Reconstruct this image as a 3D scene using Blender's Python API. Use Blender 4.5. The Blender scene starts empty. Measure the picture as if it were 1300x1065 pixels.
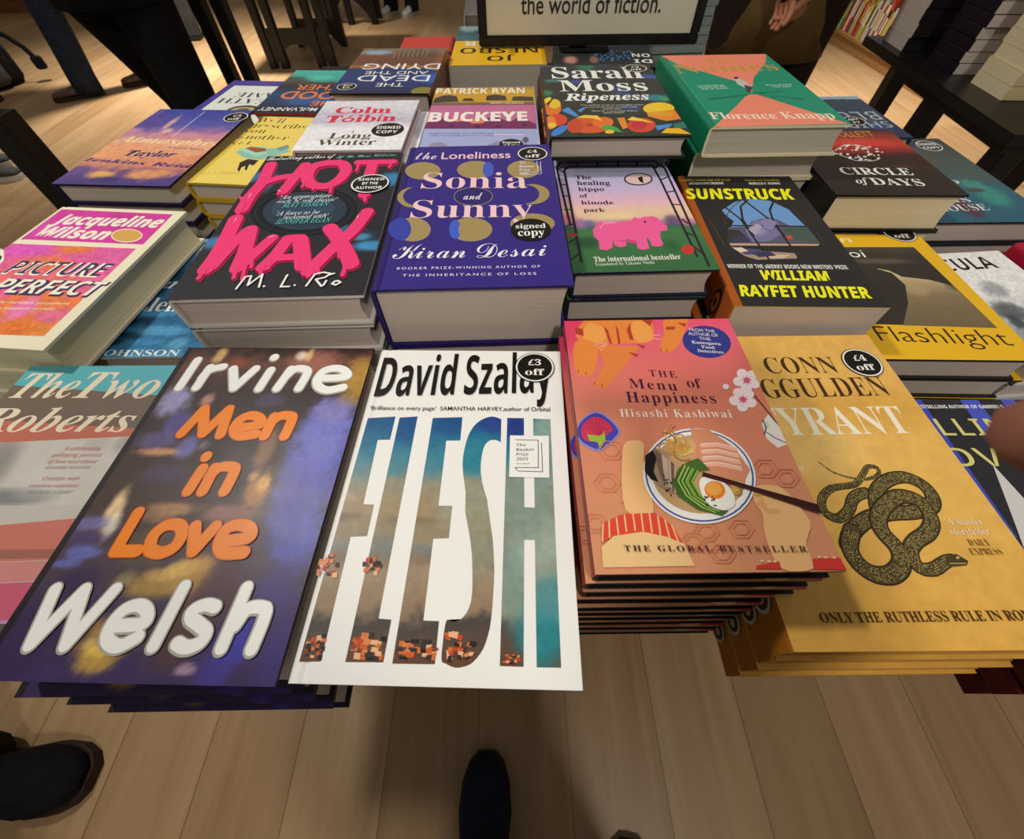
import bpy, bmesh, math, random
import numpy as np
from mathutils import Vector, Matrix
R = math.radians
scene = bpy.context.scene
COL = scene.collection
random.seed(7)

# ------------------------------------------------------------------ helpers
def lin(h):
    if not isinstance(h, str): return tuple(h)
    v = [int(h[i:i+2], 16)/255 for i in (1, 3, 5)]
    return tuple(c/12.92 if c <= .04045 else ((c+.055)/1.055)**2.4 for c in v)

def node_mat(name, rough=.5, spec=.5, metal=0.0):
    m = bpy.data.materials.new(name); m.use_nodes = True
    nt = m.node_tree; b = nt.nodes['Principled BSDF']
    b.inputs['Roughness'].default_value = rough
    b.inputs['Specular IOR Level'].default_value = spec
    b.inputs['Metallic'].default_value = metal
    return m, nt, b

def mat_noise(name, c1, c2, scale=20, rough=.6, spec=.4, stretch=(1, 1, 1), detail=4, bump=0.0, metal=0.0):
    m, nt, b = node_mat(name, rough, spec, metal)
    tc = nt.nodes.new('ShaderNodeTexCoord'); mp = nt.nodes.new('ShaderNodeMapping')
    mp.inputs['Scale'].default_value = stretch
    n = nt.nodes.new('ShaderNodeTexNoise'); n.inputs['Scale'].default_value = scale; n.inputs['Detail'].default_value = detail
    r = nt.nodes.new('ShaderNodeValToRGB'); r.color_ramp.elements[0].color = (*lin(c1), 1); r.color_ramp.elements[1].color = (*lin(c2), 1)
    r.color_ramp.elements[0].position = .3; r.color_ramp.elements[1].position = .7
    k = nt.links.new
    k(tc.outputs['Object'], mp.inputs[0]); k(mp.outputs[0], n.inputs['Vector']); k(n.outputs['Fac'], r.inputs[0]); k(r.outputs[0], b.inputs['Base Color'])
    if bump:
        bp = nt.nodes.new('ShaderNodeBump'); bp.inputs['Strength'].default_value = bump; bp.inputs['Distance'].default_value = .002
        k(n.outputs['Fac'], bp.inputs['Height']); k(bp.outputs[0], b.inputs['Normal'])
    return m

def mat_print():
    m, nt, b = node_mat('printed_paper', .34, .22)
    a = nt.nodes.new('ShaderNodeAttribute'); a.attribute_name = 'Col'
    tc = nt.nodes.new('ShaderNodeTexCoord'); n = nt.nodes.new('ShaderNodeTexNoise'); n.inputs['Scale'].default_value = 60; n.inputs['Detail'].default_value = 3
    mr = nt.nodes.new('ShaderNodeMapRange'); mr.inputs[3].default_value = .3; mr.inputs[4].default_value = .42
    k = nt.links.new
    k(a.outputs['Color'], b.inputs['Base Color']); k(tc.outputs['Object'], n.inputs['Vector']); k(n.outputs['Fac'], mr.inputs[0]); k(mr.outputs[0], b.inputs['Roughness'])
    return m

def mat_pages(name, c1, c2):
    m, nt, b = node_mat(name, .8, .2)
    tc = nt.nodes.new('ShaderNodeTexCoord'); mp = nt.nodes.new('ShaderNodeMapping'); mp.inputs['Scale'].default_value = (6, 6, 2200)
    n = nt.nodes.new('ShaderNodeTexNoise'); n.inputs['Scale'].default_value = 1; n.inputs['Detail'].default_value = 2
    r = nt.nodes.new('ShaderNodeValToRGB'); r.color_ramp.elements[0].color = (*lin(c1), 1); r.color_ramp.elements[1].color = (*lin(c2), 1)
    r.color_ramp.elements[0].position = .3; r.color_ramp.elements[1].position = .6
    k = nt.links.new
    k(tc.outputs['Object'], mp.inputs[0]); k(mp.outputs[0], n.inputs['Vector']); k(n.outputs['Fac'], r.inputs[0]); k(r.outputs[0], b.inputs['Base Color'])
    return m

def mat_planks(name, cols, plank_w=.19, plank_l=1.25):
    m, nt, b = node_mat(name, .38, .35)
    k = nt.links.new; N = nt.nodes.new
    tc = N('ShaderNodeTexCoord'); sep = N('ShaderNodeMapping'); sep.inputs['Rotation'].default_value = (0, 0, R(90)); sep.inputs['Location'].default_value = (.4, .085, 0)
    br = N('ShaderNodeTexBrick'); br.offset = .37; br.inputs['Scale'].default_value = 1
    br.inputs['Brick Width'].default_value = plank_l; br.inputs['Row Height'].default_value = plank_w; br.inputs['Mortar Size'].default_value = .0015
    br.inputs['Color1'].default_value = (.36, .36, .36, 1); br.inputs['Color2'].default_value = (.62, .62, .62, 1); br.inputs['Mortar'].default_value = (.08, .08, .08, 1); br.inputs['Bias'].default_value = 0
    mp = N('ShaderNodeMapping'); mp.inputs['Scale'].default_value = (26, 1.6, 1)
    n1 = N('ShaderNodeTexNoise'); n1.inputs['Scale'].default_value = 1; n1.inputs['Detail'].default_value = 8; n1.inputs['Distortion'].default_value = .8
    n2 = N('ShaderNodeTexNoise'); n2.inputs['Scale'].default_value = 1.3; n2.inputs['Detail'].default_value = 3
    a1 = N('ShaderNodeMath'); a1.operation = 'MULTIPLY_ADD'; a1.inputs[1].default_value = .55
    a2 = N('ShaderNodeMath'); a2.operation = 'MULTIPLY_ADD'; a2.inputs[1].default_value = .35; a2.inputs[2].default_value = -.2
    r = N('ShaderNodeValToRGB'); e = r.color_ramp.elements
    e[0].position = .1; e[0].color = (*lin(cols[0]), 1); e[1].position = .9; e[1].color = (*lin(cols[2]), 1)
    x = e.new(.45); x.color = (*lin(cols[1]), 1)
    k(tc.outputs['Object'], sep.inputs[0]); k(sep.outputs[0], br.inputs['Vector']); k(tc.outputs['Object'], mp.inputs[0]); k(mp.outputs[0], n1.inputs['Vector']); k(tc.outputs['Object'], n2.inputs['Vector'])
    bw = N('ShaderNodeRGBToBW'); k(br.outputs['Color'], bw.inputs[0])
    k(n2.outputs['Fac'], a2.inputs[0]); k(n1.outputs['Fac'], a1.inputs[0]); k(a2.outputs[0], a1.inputs[2])
    ad = N('ShaderNodeMath'); ad.operation = 'MULTIPLY_ADD'; ad.inputs[1].default_value = .75; k(bw.outputs[0], ad.inputs[0]); k(a1.outputs[0], ad.inputs[2])
    k(ad.outputs[0], r.inputs[0]); k(r.outputs[0], b.inputs['Base Color'])
    return m

PRINT = mat_print()
PAGE = mat_pages('book_page_edges', '#bfb0a3', '#cdbfb1')
PAGE_CREAM = mat_pages('cream_page_edges', '#d8c69c', '#e6d8b2')
PAGE_GREY = mat_pages('pale_page_edges', '#b3a898', '#c4bbab')
BLACKM = mat_noise('black_painted_wood', '#0c0a0a', '#171413', 30, .42, .4, (1, 1, 6))
WOOD = mat_noise('light_oak_veneer', '#8a6438', '#a87c48', 6, .5, .3, (1, 8, 8))
WOODD = mat_noise('brown_oak_veneer', '#5c3a22', '#7a4e2c', 6, .5, .3, (8, 1, 8))

def empty(name, loc, rz, label, cat, group=None):
    o = bpy.data.objects.new(name, None); COL.objects.link(o)
    o.location = loc; o.rotation_euler = (0, 0, rz); o.empty_display_size = .05
    o['label'] = label; o['category'] = cat
    if group: o['group'] = group
    return o

def link_mesh(name, me, mats, parent=None):
    o = bpy.data.objects.new(name, me); COL.objects.link(o)
    for m in (mats if isinstance(mats, (list, tuple)) else [mats]): me.materials.append(m)
    if parent: o.parent = parent
    return o

class MB:
    """collects coloured faces; colour goes to the point attribute Col"""
    def __init__(s): s.v = []; s.f = []; s.c = []; s.m = []
    def add(s, vs, fs, col, mi=0):
        n = len(s.v); s.v += [tuple(p) for p in vs]; s.f += [tuple(n+i for i in f) for f in fs]; s.m += [mi]*len(fs)
        if isinstance(col, np.ndarray): s.c += [tuple(c) for c in col]
        else:
            c = lin(col); s.c += [c]*len(vs)
    def mesh(s, name, smooth=False):
        me = bpy.data.meshes.new(name); me.from_pydata(s.v, [], s.f)
        a = me.color_attributes.new('Col', 'FLOAT_COLOR', 'POINT')
        c = np.ones((len(s.v), 4), np.float32); c[:, :3] = np.array(s.c, np.float32).reshape(-1, 3)
        a.data.foreach_set('color', c.ravel())
        me.polygons.foreach_set('material_index', s.m)
        if smooth: me.polygons.foreach_set('use_smooth', [True]*len(s.f))
        me.update(); return me

def bm_mesh(bm, name, smooth=False):
    me = bpy.data.meshes.new(name); bmesh.ops.recalc_face_normals(bm, faces=bm.faces)
    if smooth:
        for f in bm.faces: f.smooth = True
    bm.to_mesh(me); bm.free(); return me

def add_box(bm, x0, x1, y0, y1, z0, z1, bevel=0.0):
    r = bmesh.ops.create_cube(bm, size=1); vs = r['verts']
    for v in vs: v.co = Vector(((x0+x1)/2+v.co.x*(x1-x0), (y0+y1)/2+v.co.y*(y1-y0), (z0+z1)/2+v.co.z*(z1-z0)))
    if bevel:
        es = list({e for v in vs for e in v.link_edges}); bmesh.ops.bevel(bm, geom=es, offset=bevel, segments=2, affect='EDGES')

def box_part(name, dims, mat, parent=None, bevel=.002):
    bm = bmesh.new(); add_box(bm, *dims, bevel=bevel)
    return link_mesh(name, bm_mesh(bm, name), mat, parent)

def loft(bm, rings, cap=True):
    """rings: lists of equally many points"""
    vr = [[bm.verts.new(p) for p in r] for r in rings]; n = len(rings[0])
    for a, b in zip(vr, vr[1:]):
        for i in range(n): bm.faces.new((a[i], a[(i+1) % n], b[(i+1) % n], b[i]))
    if cap: bm.faces.new(vr[0][::-1]); bm.faces.new(vr[-1])

def ring(c, rx, ry, n=20, ax=None):
    X, Y = ax or (Vector((1, 0, 0)), Vector((0, 1, 0))); c = Vector(c)
    return [c+X*rx*math.cos(2*math.pi*i/n)+Y*ry*math.sin(2*math.pi*i/n) for i in range(n)]

def tube(bm, pts, rad, n=14, flat=1.0):
    pts = [Vector(p) for p in pts]; rings = []
    up = Vector((0, 0, 1))
    for i, p in enumerate(pts):
        d = (pts[min(i+1, len(pts)-1)]-pts[max(i-1, 0)]).normalized()
        X = d.cross(Vector((0, 1, 0))); X = X if X.length > .1 else d.cross(Vector((1, 0, 0))); X.normalize(); Y = X.cross(d).normalized()
        r = rad[i] if isinstance(rad, (list, tuple)) else rad
        rings.append(ring(p, r, r*flat, n, (X, Y)))
    loft(bm, rings)

# ------------------------------------------------------------------ lettering
FONTS = dict(s=(0x1D400, 0x1D41A), i=(0x1D434, 0x1D44E), bi=(0x1D468, 0x1D482), c=(0x1D4D0, 0x1D4EA), b=(0x1D5D4, 0x1D5EE), si=(0x1D63C, 0x1D656))
def restyle(s, f):
    if f == 'g': return s
    U, Lo = FONTS[f]; o = ''
    for ch in s:
        if 'A' <= ch <= 'Z': o += chr(U+ord(ch)-65)
        elif 'a' <= ch <= 'z': o += '\u210e' if (f == 'i' and ch == 'h') else chr(Lo+ord(ch)-97)
        elif '0' <= ch <= '9' and f in 'sb': o += chr((0x1D7CE if f == 's' else 0x1D7EC)+ord(ch)-48)
        else: o += ch
    return o
_tc = {}
def letters(s, f, off, sp=1):
    key = (s, f, off, sp)
    if key not in _tc:
        cu = bpy.data.curves.new('lettering', 'FONT'); cu.body = restyle(s, f); cu.offset = off; cu.space_character = sp; cu.resolution_u = 3; cu.fill_mode = 'FRONT'
        ob = bpy.data.objects.new('lettering', cu); COL.objects.link(ob)
        bpy.context.view_layer.update()
        ev = ob.evaluated_get(bpy.context.evaluated_depsgraph_get()); me = ev.to_mesh()
        vs = np.array([v.co[:2] for v in me.vertices], float).reshape(-1, 2); fs = [tuple(p.vertices) for p in me.polygons]
        ev.to_mesh_clear(); bpy.data.objects.remove(ob); bpy.data.curves.remove(cu)
        _tc[key] = (vs, fs)
    return _tc[key]

def text_geo(s, f, off, u0, u1, v0, h, dv, sp=1):
    vs, fs = letters(s, f, off, sp)
    if len(vs) == 0: return [], []
    x0, x1 = vs[:, 0].min(), vs[:, 0].max(); top = vs[:, 1].max()
    t = (vs[:, 0]-x0)/max(x1-x0, 1e-6)
    u = u0+t*(u1-u0); v = v0+dv*t+vs[:, 1]/top*h
    return list(zip(u, v)), fs

# ------------------------------------------------------------------ printed cover art
def _hash(ix, iy, seed): 
    n = (ix.astype(np.int64)*374761393+iy.astype(np.int64)*668265263+seed*974711) & 0x7fffffff
    n = ((n ^ (n >> 13))*1274126177) & 0x7fffffff
    return ((n ^ (n >> 16)) & 0xffff)/65535.0
def vnoise(x, y, seed):
    ix, iy = np.floor(x), np.floor(y); fx, fy = x-ix, y-iy
    fx = fx*fx*(3-2*fx); fy = fy*fy*(3-2*fy)
    a, b, c, d = _hash(ix, iy, seed), _hash(ix+1, iy, seed), _hash(ix, iy+1, seed), _hash(ix+1, iy+1, seed)
    return (a*(1-fx)+b*fx)*(1-fy)+(c*(1-fx)+d*fx)*fy
def fbm(x, y, seed): return .5*vnoise(x, y, seed)+.3*vnoise(x*2.1, y*2.1, seed+7)+.2*vnoise(x*4.3, y*4.3, seed+13)

def srgb3(h): return np.array([int(h[i:i+2], 16)/255 for i in (1, 3, 5)])
def paint(u, v, d, stops, blobs, amp, seed, scale):
    n1, n2, n3 = fbm(u/scale, v/scale, seed), fbm(u/scale+31, v/scale+17, seed+3), fbm(u/scale*2.7, v/scale*2.7, seed+5)
    t = np.clip(v/d+amp*.18*(n1-.5), 0, 1); px = [s[0] for s in stops]; cs = np.array([srgb3(s[1]) for s in stops])
    c = np.stack([np.interp(t, px, cs[:, k]) for k in range(3)], 1)
    for (bu, bv, ru, rv, h, st) in blobs:
        q = np.sqrt(((u-bu)/max(ru, .1))**2+((v-bv)/max(rv, .1))**2)+amp*1.3*(n2-.5)
        a = np.clip((1.25-q)/.8, 0, 1); a = (a*a*(3-2*a)*st)[:, None]
        c = c*(1-a)+srgb3(h)*a
    c = np.clip(c*(1+amp*.55*(n3[:, None]-.5)), 0, 1)
    return np.where(c <= .04045, c/12.92, ((c+.055)/1.055)**2.4)

def grid_poly(poly, cell):
    bm = bmesh.new(); bm.faces.new([bm.verts.new((x, y, 0)) for x, y in poly]); bmesh.ops.triangulate(bm, faces=bm.faces[:])
    xs = [p[0] for p in poly]; ys = [p[1] for p in poly]
    for ax, lo, hi in ((0, min(xs), max(xs)), (1, min(ys), max(ys))):
        q = lo+cell
        while q < hi:
            co = [0, 0, 0]; no = [0, 0, 0]; co[ax] = q; no[ax] = 1
            bmesh.ops.bisect_plane(bm, geom=bm.verts[:]+bm.edges[:]+bm.faces[:], plane_co=co, plane_no=no); q += cell
    bm.verts.index_update(); vs = [(v.co.x, v.co.y) for v in bm.verts]; fs = [tuple(v.index for v in f.verts) for f in bm.faces]; bm.free()
    return vs, fs

def dense(flat): return [(flat[i]/10, flat[i+1]/10) for i in range(0, len(flat), 2)]
def stroke_geo(pts, wd, closed_caps=True):
    vs, fs = [], []; P = [np.array(p, float) for p in pts]; h = wd/2
    for a, b in zip(P, P[1:]):
        d = b-a; l = np.hypot(*d)
        if l < 1e-6: continue
        n = np.array([-d[1], d[0]])/l*h; k = len(vs); vs += [a+n, a-n, b-n, b+n]; fs.append((k, k+1, k+2, k+3))
    for p in P:
        k = len(vs); vs += [p+h*np.array([math.cos(q), math.sin(q)]) for q in np.linspace(0, 2*math.pi, 14, endpoint=False)]; fs.append(tuple(range(k, k+14)))
    return vs, fs

LAY = 4e-6
def sticker_mesh(u, v, ru, rv, lines, ringc, bg, tc, font, w, d):
    mb = MB(); th = .0003
    X = lambda a, b, z: ((u+a)/1000-w/2, (v+b)/1000-d/2, z)
    n = 48; an = [2*math.pi*i/n for i in range(n)]
    mb.add([X(ru*math.cos(a), rv*math.sin(a), 0) for a in an]+[X(ru*math.cos(a), rv*math.sin(a), th) for a in an], [(i, (i+1) % n, n+(i+1) % n, n+i) for i in range(n)]+[tuple(range(n, 2*n))], bg)
    z = th+LAY*4
    mb.add([X(ru*.96*math.cos(a), rv*.96*math.sin(a), z) for a in an]+[X(ru*.88*math.cos(a), rv*.88*math.sin(a), z) for a in an], [(i, (i+1) % n, n+(i+1) % n, n+i) for i in range(n)], ringc)
    m = len(lines); H = rv*(.42 if m == 2 else .27); gap = rv*(.66 if m == 2 else .44)
    for i, s in enumerate(lines):
        wd = min(ru*1.5, H*.8*len(s)) if m == 2 else ru*(1.35 if i != 1 else .8)
        yy = gap*((m-1)/2-i)-H/2
        vs, fs = text_geo(s, font, 0, -wd/2, wd/2, yy, H, 0)
        mb.add([X(a, b, z) for a, b in vs], fs, tc)
    return mb.mesh('sticker')

def art_to(mb, items, w, d, t):
    """lays the printed art on the front board; returns stickers and the height reached"""
    st = []; lay = 1; W, D = w*1000, d*1000
    def put(vs, fs, col, step=0.0):
        nonlocal lay
        z = t+lay*LAY; lay += 1
        zs = [z]*len(vs)
        if step:                       # pieces of one stroke overlap: each a hair above the last
            for i, f in enumerate(fs):
                for j in f: zs[j] = z+i*step
            lay += int(len(fs)*step/LAY)+1
        p = [(min(max(a, 0), W)/1000-w/2, min(max(b, 0), D)/1000-d/2, c) for (a, b), c in zip(vs, zs)]
        # faces point up
        g = []
        for f in fs:
            ar = sum(p[f[i]][0]*p[f[(i+1) % len(f)]][1]-p[f[(i+1) % len(f)]][0]*p[f[i]][1] for i in range(len(f)))
            g.append(f if ar >= 0 else f[::-1])
        mb.add(p, g, col)
    for it in items:
        k = it[0]
        if k == 'p':
            q = dense(it[2]); put(q, [tuple(range(len(q)))], it[1])
        elif k == 'e':
            _, c, cu, cv, au, av, bu, bv, n = it
            if -6 < cu < W+6 and -6 < cv < D+6:
                q = [(cu+au*math.cos(a)+bu*math.sin(a), cv+av*math.cos(a)+bv*math.sin(a)) for a in np.linspace(0, 2*math.pi, n, endpoint=False)]
                put(q, [tuple(range(n))], c)
        elif k == 'l':
            put(*stroke_geo(dense(it[3]), it[2]), it[1], 6e-7)
        elif k == 'k':
            P = dense(it[1]); ws = it[2]
            for col, f in (('#2c2418', 1.12), ('#55482c', .95)):
                vs, fs = [], []
                for i in range(len(P)-1):
                    a, b = stroke_geo([P[i], P[i+1]], (ws[i]+ws[i+1])/2*f); fs += [tuple(j+len(vs) for j in q) for q in b]; vs += a
                put(vs, fs, col, 6e-7)
            rg = random.Random(5); bins = {}
            for i in range(len(P)-1):
                a, b = np.array(P[i]), np.array(P[i+1]); dd = b-a; ln = np.hypot(*dd)
                if ln < .1: continue
                tt = dd/ln; nn = np.array([-tt[1], tt[0]]); w_ = ws[i]; s = .5
                while s < ln:
                    for o in np.linspace(-.36, .36, max(2, int(w_/1.25))):
                        q = a+tt*s+nn*o*w_; c = rg.choice(['#b8a45a', '#d4c06a', '#8f8048', '#2e2618'])
                        sv = [q-tt*.5+nn*.1, q-nn*.32, q+tt*.55-nn*.08, q+nn*.32]
                        bins.setdefault(c, []).append(sv)
                    s += 1.45
            for c, L_ in bins.items():
                vs = [x for q in L_ for x in q]; put(vs, [tuple(range(4*i, 4*i+4)) for i in range(len(L_))], c)
        elif k == 't':
            _, s, f, c, u0, u1, v0, h, off, dv = it[:10]
            vs, fs = text_geo(s, f, off, u0, u1, v0, h, dv, it[10] if len(it) > 10 else 1)
            if vs: put(vs, fs, c)
        elif k == 'g':
            _, reg, cell, stops, blobs, amp, seed, scale = it
            if reg is None:
                nu, nv = int(W/cell)+1, int(D/cell)+1
                uu, vv = np.meshgrid(np.linspace(0, W, nu+1), np.linspace(0, D, nv+1)); vs = list(zip(uu.ravel(), vv.ravel()))
                fs = [(j*(nu+1)+i, j*(nu+1)+i+1, (j+1)*(nu+1)+i+1, (j+1)*(nu+1)+i) for j in range(nv) for i in range(nu)]
            else: vs, fs = grid_poly(dense(reg), cell)
            a = np.array(vs, float); put(vs, fs, paint(a[:, 0], a[:, 1], D, stops, blobs, amp, seed, scale))
        elif k == 's': st.append(it)
    return st, t+lay*LAY+2e-5

def cover_profile(t, w, hb):
    """cross-section (x from the spine, z): outer then inner line"""
    b = .0026 if hb else .0007; r = min(.005, t*.35) if hb else min(.0018, t*.3)
    if hb:
        outer = [(w, t), (.011, t), (.0085, t-.0006), (.006, t)]+[(r-r*math.sin(a), t-r+r*math.cos(a)) for a in (.5, 1.0, 1.5)]+[(-.0004, t/2)]+[(r-r*math.sin(a), r-r*math.cos(a)) for a in (1.5, 1.0, .5)]+[(.006, 0), (.0085, .0006), (.011, 0), (w, 0)]
    else:
        outer = [(w, t), (.02, t), (.008, t), (.005, t), (.003, t), (.0012, t-.0005), (.0003, t-.0016), (0, t/2), (.0003, .0016), (.0012, .0005), (.003, 0), (.005, 0), (.008, 0), (.02, 0), (w, 0)]
    inner = []
    m = len(outer)
    for i, (x, z) in enumerate(outer):
        if i < 4: inner.append((max(x, b), t-b))
        elif i >= m-4: inner.append((max(x, b), b))
        else: inner.append((max(x, 0)+b, min(max(z, b), t-b)))
    return outer, inner

def book_meshes(name, w, d, t, kind, base, items, logo=None):
    hb = kind == 'hb'; front, spine, edge = base; mb = MB()
    o, n = cover_profile(t, w, hb); m = len(o)
    def P(x, y, z): return (x-w/2, y-d/2, z)
    # outer skin: front, spine and back each with their own colour
    for i in range(m-1):
        c = front if i < 2 else (spine if i < m-3 else edge)
        (x0, z0), (x1, z1) = o[i], o[i+1]
        mb.add([P(x0, 0, z0), P(x0, d, z0), P(x1, d, z1), P(x1, 0, z1)], [(0, 1, 2, 3)], c)
        (a0, b0), (a1, b1) = n[i], n[i+1]
        mb.add([P(a0, 0, b0), P(a1, 0, b1), P(a1, d, b1), P(a0, d, b0)], [(0, 1, 2, 3)], '#d9cfc0' if not hb else edge)
        for y, fl in ((0, 1), (d, 0)):
            q = [P(x0, y, z0), P(x1, y, z1), P(a1, y, b1), P(a0, y, b0)]
            mb.add(q, [(0, 1, 2, 3) if fl else (3, 2, 1, 0)], edge)
    for i, fl in ((0, 1), (m-1, 0)):
        q = [P(o[i][0], 0, o[i][1]), P(n[i][0], 0, n[i][1]), P(n[i][0], d, n[i][1]), P(o[i][0], d, o[i][1])]
        mb.add(q, [(0, 1, 2, 3) if fl else (3, 2, 1, 0)], edge)
    if logo:                            # small round publisher's mark at the foot of the spine
        for k, (ry, rz, col) in enumerate(((.0085, t*.36, logo[0]), (.0062, t*.26, logo[1]), (.003, t*.12, logo[0]))):
            x = -.0012-.0002*k; n_ = 20
            mb.add([P(x, .03+ry*math.cos(2*math.pi*i/n_), t/2+rz*math.sin(2*math.pi*i/n_)) for i in range(n_)], [tuple(range(n_))[::-1]], col)
    st, ztop = art_to(mb, items, w, d, t)
    cover = mb.mesh('cover')
    # page block: curved fore-edge, sits inside the boards
    ins = .0035 if hb else .0002; b = .0026 if hb else .0007
    bm = bmesh.new(); x0 = .0035 if hb else .0012; x1 = w-ins; rows = []
    for k in range(9):
        f = k/8; z = b+(t-2*b)*f; cv = (1-(2*f-1)**2)
        rows.append((x0-(-.0008*cv if not hb else .0), x1-(.0035*cv if hb else 0), z))
    def rg(x0, x1, z): return [P(x0, ins, z), P(x1, ins, z), P(x1, d-ins, z), P(x0, d-ins, z)]
    loft(bm, [rg(*q) for q in rows])
    pages = bm_mesh(bm, 'pages')
    if hb: pass
    return cover, pages, st, ztop

ORD = ['top', 'second', 'third', 'fourth', 'fifth', 'sixth', 'seventh', 'eighth', 'ninth', 'tenth', 'eleventh', 'twelfth', 'thirteenth', 'fourteenth', 'fifteenth', 'sixteenth']
def build_stack(key, cx, cy, yaw, w, d, ztop, ts, kind, base, items, label, short, low=(0, 0, 0, None), jit=.0012, page=None, cat='book', logo=None):
    """the top copy with its printed cover, then the copies under it"""
    n = len(ts); rng = random.Random(key); name = 'hardback_book' if kind == 'hb' else 'paperback_book'; page = page or PAGE
    made = {}; z = ztop; grp = 'copies stacked under '+short
    protos = {}
    for i in range(n):
        t = ts[i]; z -= t
        if i == 0: x, y, a = cx, cy, yaw
        else:
            dx, dy0, dyi, yw = low
            x = cx+(dx(i) if callable(dx) else dx)+rng.uniform(-jit, jit); y = cy+dy0+dyi*i+rng.uniform(-jit, jit)
            a = (yaw if yw is None else yw(i) if callable(yw) else yw)+rng.uniform(-jit, jit)*6
        lab = label if i == 0 else '%s copy down in the stack topped by %s' % (ORD[i] if i < len(ORD) else 'lowest', short)
        if t not in protos:
            r = empty(name, (x, y, z), a, lab, cat, grp)
            cov, pg, st, zt = book_meshes(name, w, d, t, kind, base, items, logo)
            c = link_mesh('cover', cov, PRINT, r); p = link_mesh('pages', pg, page, r)
            for s in (st if i == 0 else []):
                _, u, v, ru, rv, lines, rc, bg, tc, fo = s
                so = link_mesh('sticker', sticker_mesh(u, v, ru, rv, lines, rc, bg, tc, fo, w, d), PRINT, r); so.location.z = zt
                so['label'] = 'round printed price or signed-copy sticker'
            protos[t] = (r, c, p)
        else:
            r0, c0, p0 = protos[t]
            r = r0.copy(); COL.objects.link(r); r.location = (x, y, z); r.rotation_euler = (0, 0, a); r['label'] = lab
            for q in (c0, p0):
                k = q.copy(); COL.objects.link(k); k.parent = r
    return

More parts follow.
